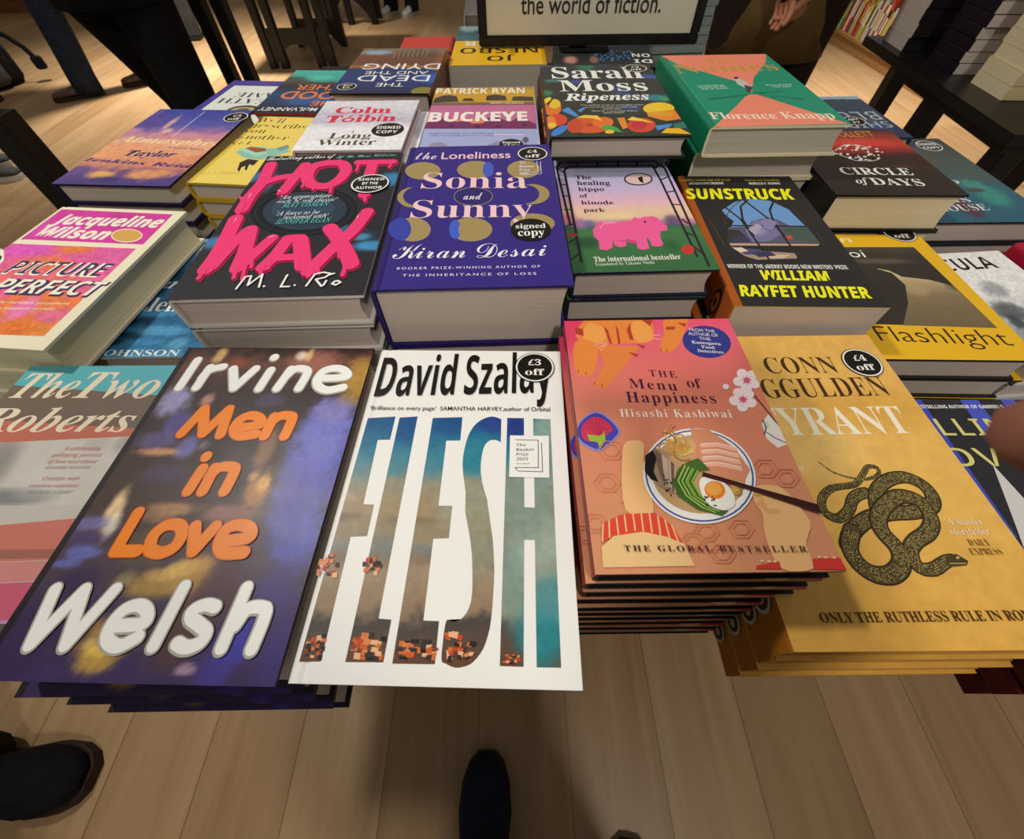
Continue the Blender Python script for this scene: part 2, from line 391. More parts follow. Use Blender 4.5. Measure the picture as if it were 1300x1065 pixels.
BOOKS = {
 'A': {'pose': (-0.363, 0.138, -0.0175, 0.136, 0.2, 0.872), 'ts': [0.0317, 0.0317, 0.0317, 0.0317], 'kind': 'pb', 'base': ('#cfc7bb', '#5aa9b3', '#3a3632'), 'label': 'paperback with teal, grey and white torn-paper bands, front row at left edge', 'short': 'the teal and grey banded paperback', 'low': (-0.0, 0, 0, None), 'jit': 0.0004},
 'B': {'pose': (-0.199, 0.1214, -0.031, 0.159, 0.2299, 0.893), 'ts': [0.037, 0.037, 0.037, 0.037], 'kind': 'hb', 'base': ('#2d1c30', '#1d1220', '#2a2030'), 'label': 'dark painted hardback with puffy white and orange rounded lettering, front row', 'short': 'the puffy white and orange lettered hardback', 'low': (-0.0115, 0, -0.0045, 0.0), 'jit': 0.0004},
 'C': {'pose': (-0.0388, 0.1157, -0.034, 0.1508, 0.2257, 0.894), 'ts': [0.01862, 0.01862, 0.01862, 0.01862, 0.01862, 0.01862, 0.01862, 0.01862], 'kind': 'hb', 'base': ('#f4f2ec', '#f4f2ec', '#e9e6df'), 'label': 'white hardback whose tall title letters are filled with a coastal town', 'short': 'the white hardback with photo-filled letters', 'low': (lambda i: -.0005 if i < 2 else -.0155, .004, 0, lambda i: -.034 if i < 2 else 0.), 'jit': 0.0003},
 'D': {'pose': (0.1093, 0.1446, -0.0034, 0.1331, 0.1907, 0.915), 'ts': [0.017, 0.017, 0.017, 0.017, 0.017, 0.017, 0.017, 0.017, 0.017, 0.017], 'kind': 'hb', 'base': ('#e08060', '#8a2a28', '#1a1214'), 'label': 'small pink-orange hardback showing a noodle bowl, cat paws and blossoms', 'short': 'the small noodle-bowl hardback', 'low': (lambda i: -.003 if i < 3 else -.014, 0, -.0012, None), 'jit': 0.0006},
 'E': {'pose': (0.2504, 0.1418, -0.0075, 0.1752, 0.2517, 0.8635), 'ts': [0.0296, 0.0296, 0.0296, 0.0296], 'kind': 'hb', 'base': ('#dda444', '#a8691e', '#b8843a'), 'label': 'golden-yellow hardback with a coiled dark snake and a £4 off sticker', 'short': 'the golden snake hardback', 'low': (0.004, 0, -0.003, None), 'jit': 0.0005, 'logo': ('#b9b0a0', '#4a3418')},
 'F': {'pose': (0.427, 0.098, -0.0209, 0.158, 0.21, 0.845), 'ts': [0.025, 0.025, 0.025, 0.025], 'kind': 'hb', 'base': ('#2c2a30', '#5a1218', '#5a1218'), 'label': 'navy and blue striped hardback with pale yellow capitals, front row at right edge', 'short': 'the navy and blue striped hardback'},
 'G': {'pose': (-0.4635, 0.3514, -0.0995, 0.1581, 0.2154, 0.895), 'ts': [0.0375, 0.0375, 0.0375, 0.0375], 'kind': 'hb', 'base': ('#efe6c6', '#efe6c6', '#e6dcc0'), 'label': 'cream-framed hardback with pink and orange tie-dye panels, second row left', 'short': 'the pink and orange tie-dye hardback', 'low': (-0.049, 0.004, 0, None), 'page': 'c'},
 'H': {'pose': (-0.354, 0.36, 0.0, 0.126, 0.195, 0.855), 'ts': [0.0275, 0.0275, 0.0275, 0.0275], 'kind': 'hb', 'base': ('#2f6f98', '#1f4a70', '#d8d4c8'), 'label': 'blue sea-wave hardback half hidden under the cream-framed tie-dye book', 'short': 'the blue sea-wave hardback'},
 'I': {'pose': (-0.1958, 0.3736, 0.0142, 0.1554, 0.2446, 0.935), 'ts': [0.03166, 0.03166, 0.03166, 0.03166, 0.03166, 0.03166], 'kind': 'hb', 'base': ('#26262a', '#1c1c20', '#d9d4cb'), 'label': 'black hardback with dripping hot-pink letters over a vinyl record', 'short': 'the dripping pink lettered hardback'},
 'J': {'pose': (-0.0315, 0.3752, 0.0103, 0.1599, 0.2462, 0.941), 'ts': [0.0653, 0.0653, 0.0653], 'kind': 'hb', 'base': ('#392a80', '#2c2068', '#2a2060'), 'label': 'thick purple hardback with gold moon phases and a signed copy sticker', 'short': 'the purple moon-phase hardback'},
 'K': {'pose': (0.1272, 0.4247, 0.0094, 0.1383, 0.2231, 0.906), 'ts': [0.0322, 0.0322, 0.0322, 0.0322, 0.0322], 'kind': 'hb', 'base': ('#c4bce0', '#3a5a44', '#20203a'), 'label': 'lilac and green hardback showing a pink hippo-shaped slide in a park', 'short': 'the pink hippo slide hardback', 'low': (-0.003, 0, 0, None)},
 'L': {'pose': (0.2811, 0.3995, -0.0395, 0.1413, 0.2425, 0.89), 'ts': [0.0425, 0.0425, 0.03, 0.03], 'kind': 'pb', 'base': ('#2c2928', '#a8551c', '#c8b840'), 'label': 'black paperback with bright yellow capitals and an arched window view', 'short': 'the black arched-window paperback', 'low': (-0.014, 0.004, 0, None), 'logo': ('#2a2018', '#c87a30')},
 'M': {'pose': (0.4372, 0.3592, -0.0372, 0.1678, 0.211, 0.84), 'ts': [0.03166, 0.03166, 0.03166], 'kind': 'hb', 'base': ('#ecb822', '#ecb822', '#2a241e'), 'label': 'yellow hardback with a dark beam-of-light photo panel, second row right', 'short': 'the yellow light-beam hardback', 'low': (0.012, 0, 0, None)},
 'N': {'pose': (0.5845, 0.353, 0.0524, 0.121, 0.195, 0.82), 'ts': [0.025, 0.025, 0.025], 'kind': 'hb', 'base': ('#f1efeb', '#d0ccc6', '#d0ccc6'), 'label': 'white book with grey brush strokes beside the yellow light-beam book', 'short': 'the white brush-stroke book'},
 'O': {'pose': (0.735, 0.36, 0.0524, 0.15, 0.2, 0.83), 'ts': [0.0283, 0.0283, 0.0283], 'kind': 'hb', 'base': ('#c0223c', '#a81c34', '#a81c34'), 'label': 'plain crimson hardback at the right edge behind the white book', 'short': 'the plain crimson hardback'},
 'P': {'pose': (-0.482, 0.6225, -0.0768, 0.152, 0.234, 0.9), 'ts': [0.02583, 0.02583, 0.02583, 0.02583, 0.02583, 0.02583], 'kind': 'hb', 'base': ('#3f3a8c', '#20183c', '#1c1440'), 'label': 'purple and orange sunset-sky hardback with a white vapour trail, third row', 'short': 'the sunset-sky hardback', 'page': 'g'},
 'Q': {'pose': (-0.321, 0.597, -0.1204, 0.131, 0.2, 0.902), 'ts': [0.02242, 0.02242, 0.02242, 0.02242, 0.02242, 0.02242, 0.02242], 'kind': 'hb', 'base': ('#f0d468', '#d8b83c', '#c8a428'), 'label': 'pale yellow hardback with a curled black cat beside the sunset-sky book', 'short': 'the pale yellow cat hardback'},
 'R': {'pose': (-0.189, 0.588, -0.0209, 0.13, 0.152, 0.933), 'ts': [0.01446, 0.01446, 0.01446, 0.01446, 0.01446, 0.01446, 0.01446, 0.01446, 0.01446, 0.01446, 0.01446, 0.01446, 0.01446], 'kind': 'hb', 'base': ('#e9e7ea', '#c8b8c0', '#d8c4c8'), 'label': 'small white marbled book with red author lettering and signed copy sticker', 'short': 'the small white marbled book', 'low': (0.012, 0, 0, None)},
 'S': {'pose': (-0.034, 0.62, -0.007, 0.149, 0.235, 0.924), 'ts': [0.0358, 0.0358, 0.0358, 0.0358, 0.0358], 'kind': 'hb', 'base': ('#c7a24a', '#5a2430', '#3a2420'), 'label': 'hardback with yellow, pink and lilac landscape bands behind the purple moon book', 'short': 'the landscape-banded hardback'},
 'T': {'pose': (0.1286, 0.6207, -0.0114, 0.1604, 0.2428, 0.948), 'ts': [0.02538, 0.02538, 0.02538, 0.02538, 0.02538, 0.02538, 0.02538, 0.02538], 'kind': 'hb', 'base': ('#2f3330', '#5a2a24', '#1c2420'), 'label': 'dark hardback with bright painted fruit along its lower edge, third row', 'short': 'the painted-fruit hardback', 'low': (0, 0.042, 0, None), 'page': 'g'},
 'U': {'pose': (0.3156, 0.6465, -0.0011, 0.1637, 0.2594, 0.949), 'ts': [0.034, 0.034, 0.034, 0.034, 0.034, 0.034], 'kind': 'hb', 'base': ('#1f9070', '#147858', '#e8dcb8'), 'label': 'thick green hardback with two coral triangles meeting at a small figure', 'short': 'the green and coral triangle hardback', 'low': (0, 0.014, 0, None), 'page': 'g'},
 'V': {'pose': (0.4747, 0.561, -0.0422, 0.1563, 0.1855, 0.89), 'ts': [0.0483, 0.0483, 0.0483], 'kind': 'hb', 'base': ('#2c241f', '#1c1613', '#141010'), 'label': 'thick black hardback with red sky and white serif capitals, third row right', 'short': 'the thick black and red-sky hardback', 'page': 'c'},
 'W': {'pose': (0.645, 0.612, -0.0105, 0.16, 0.25, 0.84), 'ts': [0.0316, 0.0316, 0.0316], 'kind': 'hb', 'base': ('#33606c', '#20404a', '#1c1a1c'), 'label': 'teal hardback with a signed sticker right of the black red-sky book', 'short': 'the teal signed hardback'},
 'X': {'pose': (-0.492, 0.878, 3.0369, 0.15, 0.236, 0.862), 'ts': [0.0234, 0.0234, 0.0234, 0.0234, 0.0234], 'kind': 'hb', 'base': ('#dfe2d6', '#4a3f8c', '#4a3f8c'), 'label': 'purple-bordered pale hardback with a painted eye, lying upside down at back left', 'short': 'the purple-bordered eye hardback'},
 'Y': {'pose': (-0.334, 0.849, 3.0753, 0.148, 0.203, 0.89), 'ts': [0.029, 0.029, 0.029, 0.029, 0.029], 'kind': 'hb', 'base': ('#24344c', '#c83a34', '#c83a34'), 'label': 'dark blue hardback with teal top and orange letters, lying upside down', 'short': 'the teal-topped orange-lettered hardback'},
 'Z': {'pose': (-0.1823, 0.8079, 3.0974, 0.1478, 0.2151, 0.93), 'ts': [0.037, 0.037, 0.037, 0.037, 0.037], 'kind': 'hb', 'base': ('#3c3a48', '#7a4a30', '#201a18'), 'label': 'upside-down hardback with white thin capitals over brown facade and blue', 'short': 'the brown facade and blue hardback'},
 'AA': {'pose': (-0.18, 1.17, 3.159, 0.12, 0.165, 0.87), 'ts': [0.025, 0.025, 0.025, 0.025, 0.025], 'kind': 'hb', 'base': ('#cf4034', '#a83028', '#a83028'), 'label': 'upside-down red hardback with black capitals behind the facade book', 'short': 'the red upside-down hardback'},
 'AB': {'pose': (-0.013, 0.998, 3.1311, 0.172, 0.25, 0.915), 'ts': [0.0566, 0.0566, 0.0566], 'kind': 'pb', 'base': ('#e8b41c', '#c89810', '#b89058'), 'label': 'upside-down yellow paperback with teal band in front of the sign', 'short': 'the yellow and teal upside-down paperback', 'page': 'g'},
 'AC': {'pose': (-0.007, 1.262, 0.0087, 0.165, 0.245, 0.932), 'ts': [0.0374, 0.0374, 0.0374, 0.0374, 0.0374], 'kind': 'hb', 'base': ('#6a6462', '#2c2826', '#d8d2c4'), 'label': 'speckled grey hardback on the stack left of and behind the sign', 'short': 'the speckled grey hardback'},
 'AD': {'pose': (0.178, 0.9546, 3.0617, 0.181, 0.1641, 0.91), 'ts': [0.033, 0.033, 0.033, 0.033, 0.033], 'kind': 'hb', 'base': ('#2c2a30', '#2c2a30', '#2c2a30'), 'label': 'dark upside-down book with blue dotted lettering under the sign', 'short': 'the blue-dotted dark book'},
 'AE': {'pose': (0.542, 0.749, 3.1416, 0.15, 0.167, 0.872), 'ts': [0.0254, 0.0254, 0.0254, 0.0254, 0.0254], 'kind': 'hb', 'base': ('#3c4858', '#2c3440', '#2c3440'), 'label': 'dark blue upside-down hardback with pale grey letters behind the red-sky book', 'short': 'the dark blue pale-lettered hardback', 'low': (-0.06, 0, 0, None)},
}
ART = {
 'A': [
  ('g',None,4,[(0,'#cfc7bb'),(1,'#cfc7bb')],[],0.05,1,12),
  ('p','#5db4bd',[0,1776,1342,1674,1324,2000,0,2000]),
  ('p','#766557',[0,1785,1343,1671,1307,1342,0,1414]),
  ('p','#c8705a',[0,1438,1316,1349,1306,1275,0,1207]),
  ('g',[0,1207,1304,1278,1345,721,174,722],3,[(0,'#d4cdc2'),(1,'#d4cdc2')],[(38.5,100.1,19.7,31.8,'#8d8680',0.8),(75.3,78.7,30.5,7.4,'#77787d',0.8),(108.4,121.8,11.5,8.3,'#b5aca2',0.5),(89.6,93.5,24.2,18.1,'#dcd6cb',0.6),(128.8,121.8,7.7,9.7,'#9b948c',0.5)],0.08,1,12),
  ('p','#d47a68',[362,544,1330,636,1325,362,483,332]),
  ('p','#a86a58',[468,423,1323,428,1329,373,461,357]),
  ('p','#d68a86',[483,332,1318,357,1297,236,560,198]),
  ('p','#cf5f78',[560,198,1295,231,1311,0,726,0]),
  ('p','#c890b8',[651,0,1292,21,1300,0,723,0]),
  ('t','The','bi','#f0dfc0',5.5,57.6,165.1,27.5,0,-0.2),
  ('t','Two','bi','#f0dfc0',59.6,128.1,164.9,27.5,0,-0.3),
  ('t','Roberts','bi','#f0e0c2',-1.3,125.5,132.3,23.3,0,-0.3),
  ('t','A novel that beats your with generosity and wonder','g','#e8f2f2',11.2,113.3,203.6,3.1,0,-0.5),
  ('t','OBSERVER','si','#35545c',52.4,72.3,199.2,2.8,0,-0.1),
  ('t',"'A exhilarating",'si','#c26a70',85.8,114.2,115.5,3.5,-0.01,-0.1),
  ('t','galloping portrait','si','#c26a70',80.1,118.2,110.0,3.4,-0.01,-0.1),
  ('t',"of love and talent'",'si','#c26a70',80.7,118.4,104.6,3.4,-0.01,-0.1),
  ('t','GRAHAM NORTON','si','#9a8c86',82.1,115.5,100.0,2.6,-0.01,-0.0),
  ('t',"'Crackles with",'si','#c26a70',85.4,113.1,91.0,3.2,-0.01,-0.0),
  ('t',"creative rebellion'",'si','#c26a70',80.1,116.5,85.7,2.7,-0.01,-0.0),
  ('t','DOUGLAS STUART','si','#9a8c86',81.7,114.9,80.8,2.7,-0.01,-0.0),
 ],
 'B': [
  ('g',None,1.7,[(0,'#3a2858'),(0.1,'#3b2a58'),(0.22,'#4a3446'),(0.4,'#4a342c'),(0.62,'#3c2a28'),(0.8,'#3a2826'),(0.93,'#6a4438'),(1,'#2c1a18')],[(141.0,129.0,24.0,53.9,'#5a5cb8',1.0),(142.8,147.8,23.6,27.7,'#7678cc',0.9),(142.2,168.1,16.9,12.8,'#8c84c4',0.8),(165.3,116.9,12.4,35.9,'#5658b4',0.9),(134.1,100.1,15.8,21.6,'#5048a0',0.7),(108.2,104.3,9.3,14.2,'#c88440',0.85),(110.9,109.0,4.6,7.4,'#f0b868',0.8),(102.3,113.6,3.5,3.1,'#ffd890',0.6),(102.9,136.3,7.1,19.5,'#9a6c48',0.8),(154.8,197.3,17.9,23.9,'#c0923c',0.9),(113.0,214.0,23.4,15.4,'#b0705c',0.8),(99.6,221.1,5.7,6.0,'#f4e4d0',0.8),(106.6,221.2,3.4,7.8,'#f4cc90',0.8),(31.5,221.4,5.7,9.6,'#ecc878',0.8),(49.3,212.6,8.3,6.9,'#a04a30',0.7),(90.5,176.5,12.4,7.9,'#5a5a90',0.5),(16.1,175.1,13.8,16.2,'#a8a4d4',0.9),(41.7,175.5,6.1,6.9,'#d09c84',0.8),(29.3,154.4,11.8,13.1,'#5c54a4',0.8),(22.2,140.4,17.1,9.0,'#6a5c9c',0.7),(29.5,131.3,19.6,3.5,'#e0a070',0.85),(46.2,135.4,8.5,10.3,'#7878c4',0.8),(58.5,136.9,4.8,4.5,'#c0c0e0',0.7),(40.4,115.2,16.2,8.0,'#54406c',0.7),(67.4,135.7,12.8,19.9,'#2c1f1c',0.7),(92.3,105.3,9.3,11.6,'#2c1f1c',0.6),(21.8,89.3,5.6,15.8,'#f8d8a0',0.95),(26.0,78.9,4.4,11.1,'#f0e4d0',0.8),(12.4,80.8,12.4,5.7,'#7a78b8',0.8),(14.8,70.9,14.5,5.5,'#4c3c70',0.8),(17.8,63.3,13.0,4.5,'#6a70c4',0.9),(12.4,56.9,10.5,3.1,'#6a70c4',0.8),(27.1,46.5,12.5,10.8,'#34224c',0.9),(72.6,46.8,25.2,8.0,'#b08c40',0.9),(76.0,51.2,13.9,4.0,'#dcb060',0.7),(88.2,53.9,8.2,5.8,'#e8c068',0.7),(53.5,50.1,5.7,4.8,'#948c58',0.6),(59.0,19.8,21.1,11.1,'#b88c40',0.9),(60.2,9.8,13.3,6.8,'#c8a044',0.9),(59.2,14.0,7.3,3.4,'#ecc858',0.7),(52.2,16.8,4.2,3.1,'#f0d878',0.6),(20.8,24.0,27.7,19.1,'#35244e',0.9),(12.6,9.6,16.3,12.2,'#35244e',0.9),(56.8,66.5,21.6,13.8,'#60503c',0.8),(59.3,90.8,19.2,4.9,'#c89868',0.75),(51.5,85.4,15.1,4.2,'#b88860',0.6),(92.8,22.9,15.0,17.4,'#52343a',0.8),(146.0,73.2,18.9,21.0,'#545cc4',0.9),(135.1,82.1,14.5,17.5,'#5654ac',0.8),(97.5,88.4,22.8,6.9,'#b07c6c',0.7),(91.2,51.4,14.8,13.0,'#b88c44',0.9),(82.1,54.7,8.9,6.0,'#e8bc60',0.8),(93.4,57.1,9.0,4.5,'#d8a858',0.6),(110.8,40.7,15.8,17.2,'#52303c',0.9),(130.3,20.0,10.9,14.1,'#3c38b0',0.8),(124.5,5.5,10.4,9.9,'#423490',0.8),(110.0,6.3,6.5,2.8,'#b090a4',0.9),(98.9,21.7,10.9,15.8,'#523634',0.8),(158.3,14.6,16.1,21.7,'#3c2e70',0.9),(143.3,44.2,14.6,15.8,'#40347c',0.8)],0.42,3,6),
  ('p','#1b1018',[0,0,45,0,45,2300,0,2300]),
  ('l','#b4afa2',8.6,[147,2155,136,1870]),
  ('l','#b4afa2',8.6,[287,2077,272,1873]),
  ('l','#b4afa2',8.6,[272,1964,274,1977,276,1996,280,2017,287,2033,297,2045,310,2055,325,2063,339,2070,354,2075,370,2079,384,2083,394,2085]),
  ('l','#b4afa2',8.6,[485,2064,575,1870,669,2068]),
  ('l','#b4afa2',8.6,[799,2053,775,1866]),
  ('l','#b4afa2',8.6,[779,2191,779,2184]),
  ('l','#b4afa2',8.6,[960,2065,917,1869]),
  ('l','#b4afa2',8.6,[938,1969,946,1987,959,2014,973,2041,989,2060,1006,2069,1026,2072,1046,2071,1063,2067,1077,2063,1091,2056,1102,2044,1108,2024,1107,1990,1101,1945,1093,1901,1089,1872]),
  ('l','#b4afa2',8.6,[1209,1970,1254,1972,1320,1975,1385,1980,1428,1988,1441,2001,1436,2017,1421,2034,1406,2048,1391,2059,1372,2068,1351,2074,1330,2076,1307,2075,1282,2070,1259,2062,1240,2050,1226,2033,1216,2011,1209,1988,1207,1966,1209,1946,1216,1926,1226,1907,1239,1892,1255,1878,1275,1867,1298,1859,1322,1855,1351,1859,1383,1867,1414,1877,1435,1884]),
  ('l','#fbfaf4',6.8,[147,2161,137,1875]),
  ('l','#fbfaf4',6.8,[287,2083,273,1878]),
  ('l','#fbfaf4',6.8,[273,1969,274,1982,277,2002,281,2022,287,2039,298,2051,311,2060,325,2068,339,2075,354,2081,370,2085,384,2088,394,2090]),
  ('l','#fbfaf4',6.8,[486,2069,575,1875,670,2073]),
  ('l','#fbfaf4',6.8,[800,2058,776,1871]),
  ('l','#fbfaf4',6.8,[780,2197,780,2189]),
  ('l','#fbfaf4',6.8,[961,2070,918,1874]),
  ('l','#fbfaf4',6.8,[939,1974,947,1993,960,2019,974,2046,990,2066,1007,2075,1027,2078,1047,2076,1064,2073,1078,2068,1092,2061,1103,2050,1109,2030,1108,1995,1102,1950,1094,1906,1090,1877]),
  ('l','#fbfaf4',6.8,[1210,1975,1255,1977,1321,1980,1387,1985,1430,1993,1443,2006,1437,2022,1423,2039,1408,2053,1393,2064,1374,2073,1352,2079,1331,2082,1308,2080,1283,2076,1260,2067,1241,2055,1228,2038,1217,2016,1211,1993,1208,1971,1210,1951,1217,1931,1227,1912,1240,1897,1256,1883,1277,1872,1299,1864,1324,1860,1352,1864,1385,1872,1415,1882,1436,1889]),
  ('l','#d05a00',8.4,[368,1458,435,1676,527,1461,626,1675,658,1452]),
  ('l','#d05a00',8.4,[743,1509,778,1513,829,1519,879,1527,912,1537,920,1551,914,1568,900,1584,885,1597,869,1607,849,1614,827,1619,808,1618,790,1612,772,1602,756,1588,745,1573,738,1555,735,1534,735,1513,741,1495,751,1478,766,1463,784,1451,805,1443,832,1443,863,1448,893,1454,914,1459]),
  ('l','#d05a00',8.4,[993,1611,984,1446]),
  ('l','#d05a00',8.4,[985,1548,993,1562,1005,1581,1020,1601,1036,1615,1056,1621,1079,1622,1101,1620,1117,1616,1127,1611,1133,1604,1136,1593,1137,1575,1137,1546,1135,1507,1132,1470,1130,1445]),
  ('l','#d05a00',8.4,[654,1186,635,1024]),
  ('l','#d05a00',8.4,[639,1279,639,1274]),
  ('l','#d05a00',8.4,[737,1193,732,1025]),
  ('l','#d05a00',8.4,[730,1132,737,1145,745,1163,756,1182,770,1196,788,1202,809,1204,831,1203,848,1201,861,1198,871,1195,879,1187,884,1170,885,1138,883,1096,880,1055,878,1027]),
  ('l','#ff8a00',7.3,[368,1459,435,1677,527,1462,627,1676,659,1453]),
  ('l','#ff8a00',7.3,[744,1510,779,1515,830,1521,880,1529,913,1539,921,1552,915,1569,901,1586,886,1599,870,1608,849,1616,828,1620,808,1620,790,1614,772,1603,757,1590,745,1575,739,1557,735,1536,736,1515,741,1496,752,1480,767,1464,785,1452,806,1444,832,1444,864,1449,894,1456,915,1460]),
  ('l','#ff8a00',7.3,[994,1613,984,1447]),
  ('l','#ff8a00',7.3,[985,1550,994,1563,1006,1583,1020,1602,1037,1616,1056,1622,1079,1624,1101,1622,1118,1618,1128,1613,1134,1606,1137,1595,1138,1577,1138,1547,1136,1509,1133,1472,1131,1447]),
  ('l','#ff8a00',7.3,[655,1187,636,1025]),
  ('l','#ff8a00',7.3,[640,1280,640,1275]),
  ('l','#ff8a00',7.3,[737,1194,733,1026]),
  ('l','#ff8a00',7.3,[731,1133,737,1146,746,1165,757,1184,770,1197,788,1203,810,1205,831,1204,849,1202,862,1199,872,1196,880,1188,885,1172,886,1140,884,1097,881,1056,879,1028]),
  ('l','#d05a00',8.2,[385,879,381,640,515,644]),
  ('l','#d05a00',8.2,[578,665,574,678,568,697,563,719,563,738,569,755,580,772,593,787,608,798,627,804,649,807,671,806,689,802,704,794,717,783,727,770,734,754,739,736,740,715,739,694,733,676,723,662,708,651,691,642,674,636,657,634,637,637,619,641,604,645,594,649,587,655,582,661,578,665]),
  ('l','#ff8a00',7.1,[386,880,381,641,515,645]),
  ('l','#ff8a00',7.1,[579,666,575,679,569,698,564,720,564,739,570,756,580,773,593,788,609,799,627,805,649,808,671,807,690,803,705,795,718,784,728,771,735,755,739,737,741,716,739,695,734,677,723,663,708,652,691,643,675,637,657,635,638,637,620,641,605,646,595,650,587,656,582,662,579,666]),
  ('l','#d05a00',8.2,[796,796,857,647,926,797]),
  ('l','#d05a00',8.2,[993,705,1027,709,1077,714,1126,721,1159,729,1170,742,1169,758,1159,774,1147,787,1132,796,1111,803,1088,807,1068,808,1049,805,1029,800,1013,791,1000,779,993,760,990,737,991,713,995,693,1003,676,1014,661,1029,649,1048,640,1076,637,1111,639,1145,642,1168,644]),
  ('l','#ff8a00',7.1,[797,797,858,648,927,798]),
  ('l','#ff8a00',7.1,[994,707,1028,710,1078,715,1127,722,1160,731,1171,743,1169,759,1160,775,1148,788,1133,797,1112,804,1089,808,1069,809,1049,807,1030,801,1013,792,1001,780,994,761,991,738,991,715,996,694,1003,678,1014,662,1029,650,1049,642,1077,639,1112,640,1146,643,1169,645]),
  ('l','#b4afa2',8.6,[161,426,213,156,332,427,405,157,510,431]),
  ('l','#b4afa2',8.6,[638,250,665,252,704,254,743,258,769,265,777,276,775,291,766,307,756,321,744,331,728,340,711,347,693,350,674,349,654,345,635,337,620,326,608,309,599,288,594,266,591,246,593,228,598,211,606,196,617,183,633,172,653,163,674,157,695,156,716,163,738,176,759,191,773,200]),
  ('l','#b4afa2',8.6,[901,452,880,162]),
  ('l','#fbfaf4',6.6,[161,429,213,159,332,430,406,160,511,434]),
  ('l','#fbfaf4',6.6,[639,253,666,255,705,257,744,261,770,268,778,279,776,295,767,310,757,324,745,334,729,344,712,350,694,354,675,353,655,348,636,340,621,329,609,312,600,291,594,269,592,249,594,231,599,214,607,199,618,186,634,175,654,166,675,160,696,159,717,166,739,179,760,194,774,203]),
  ('l','#fbfaf4',6.6,[902,456,881,164]),
  ('l','#b4afa2',8.6,[1129,348,1118,351,1104,355,1087,358,1071,358,1055,354,1038,348,1023,340,1013,332,1008,323,1007,314,1010,304,1017,294,1029,285,1047,277,1065,269,1082,260,1098,252,1113,245,1126,236,1134,227,1137,215,1135,202,1129,189,1121,178,1109,170,1093,163,1075,158,1059,157,1043,159,1026,164,1012,170,1002,175]),
  ('l','#b4afa2',8.6,[1266,449,1248,158]),
  ('l','#b4afa2',8.6,[1277,261,1283,277,1291,300,1301,324,1315,341,1333,349,1355,352,1377,352,1395,349,1407,347,1415,344,1421,335,1424,317,1424,281,1420,232,1415,186,1412,156]),
  ('l','#fbfaf4',6.6,[1130,352,1120,355,1105,359,1088,362,1073,362,1056,358,1039,352,1024,344,1014,336,1009,327,1009,318,1012,308,1019,298,1031,289,1048,281,1067,273,1084,264,1099,256,1115,248,1128,240,1136,231,1138,219,1137,205,1131,192,1123,182,1110,174,1094,167,1077,162,1060,160,1044,162,1028,168,1013,174,1003,178]),
  ('l','#fbfaf4',6.6,[1267,453,1250,161]),
  ('l','#fbfaf4',6.6,[1279,265,1285,281,1293,304,1303,328,1317,345,1335,353,1357,356,1379,356,1397,353,1409,351,1417,348,1423,339,1426,321,1426,285,1422,236,1417,190,1413,159]),
 ],
 'C': [
  ('g',[56,1584,259,1602,257,1406,169,1403,179,934,249,933,250,734,150,728,158,94,44,91],2.0,[(0,'#5a3a2c'),(0.042,'#6a4632'),(0.094,'#5a4a40'),(0.122,'#4a4440'),(0.147,'#947c62'),(0.209,'#9c866a'),(0.237,'#a08c74'),(0.266,'#8a7460'),(0.296,'#7c8480'),(0.326,'#94866a'),(0.402,'#a08a68'),(0.477,'#94907a'),(0.534,'#4f8a98'),(0.6,'#2a7696'),(0.714,'#1c5688'),(1,'#1c5688')],[(131.9,24.7,17.2,17.7,'#2a8890',0.95),(136.8,42.3,15.3,15.6,'#54969a',0.9),(115.1,49.9,11.9,23.8,'#7f9c92',0.8),(132.9,72.6,22.3,22.2,'#9fb0a0',0.9),(120.6,96.9,30.7,24.7,'#86988a',0.95),(136.5,119.4,21.5,21.9,'#869c90',0.95),(140.1,150.0,17.1,18.8,'#8aa89c',0.95),(114.5,152.3,9.1,10.3,'#2a2f80',0.8),(99.0,155.0,14.9,9.1,'#2a3f90',0.7),(85.0,129.3,21.8,17.3,'#2a8498',0.8),(82.6,95.7,20.3,19.9,'#9c9c84',0.8),(90.0,66.7,16.1,21.7,'#98967e',0.8),(67.0,153.8,14.8,9.1,'#1e4a8c',0.6),(35.3,149.3,11.2,12.8,'#1c4c8c',0.6),(-6.3,85.2,29.4,3.6,'#6a5a48',0.7),(49.2,83.5,19.6,3.0,'#7a6a54',0.6),(1.0,98.3,20.2,3.2,'#b89a74',0.6)],0.3,1,9),
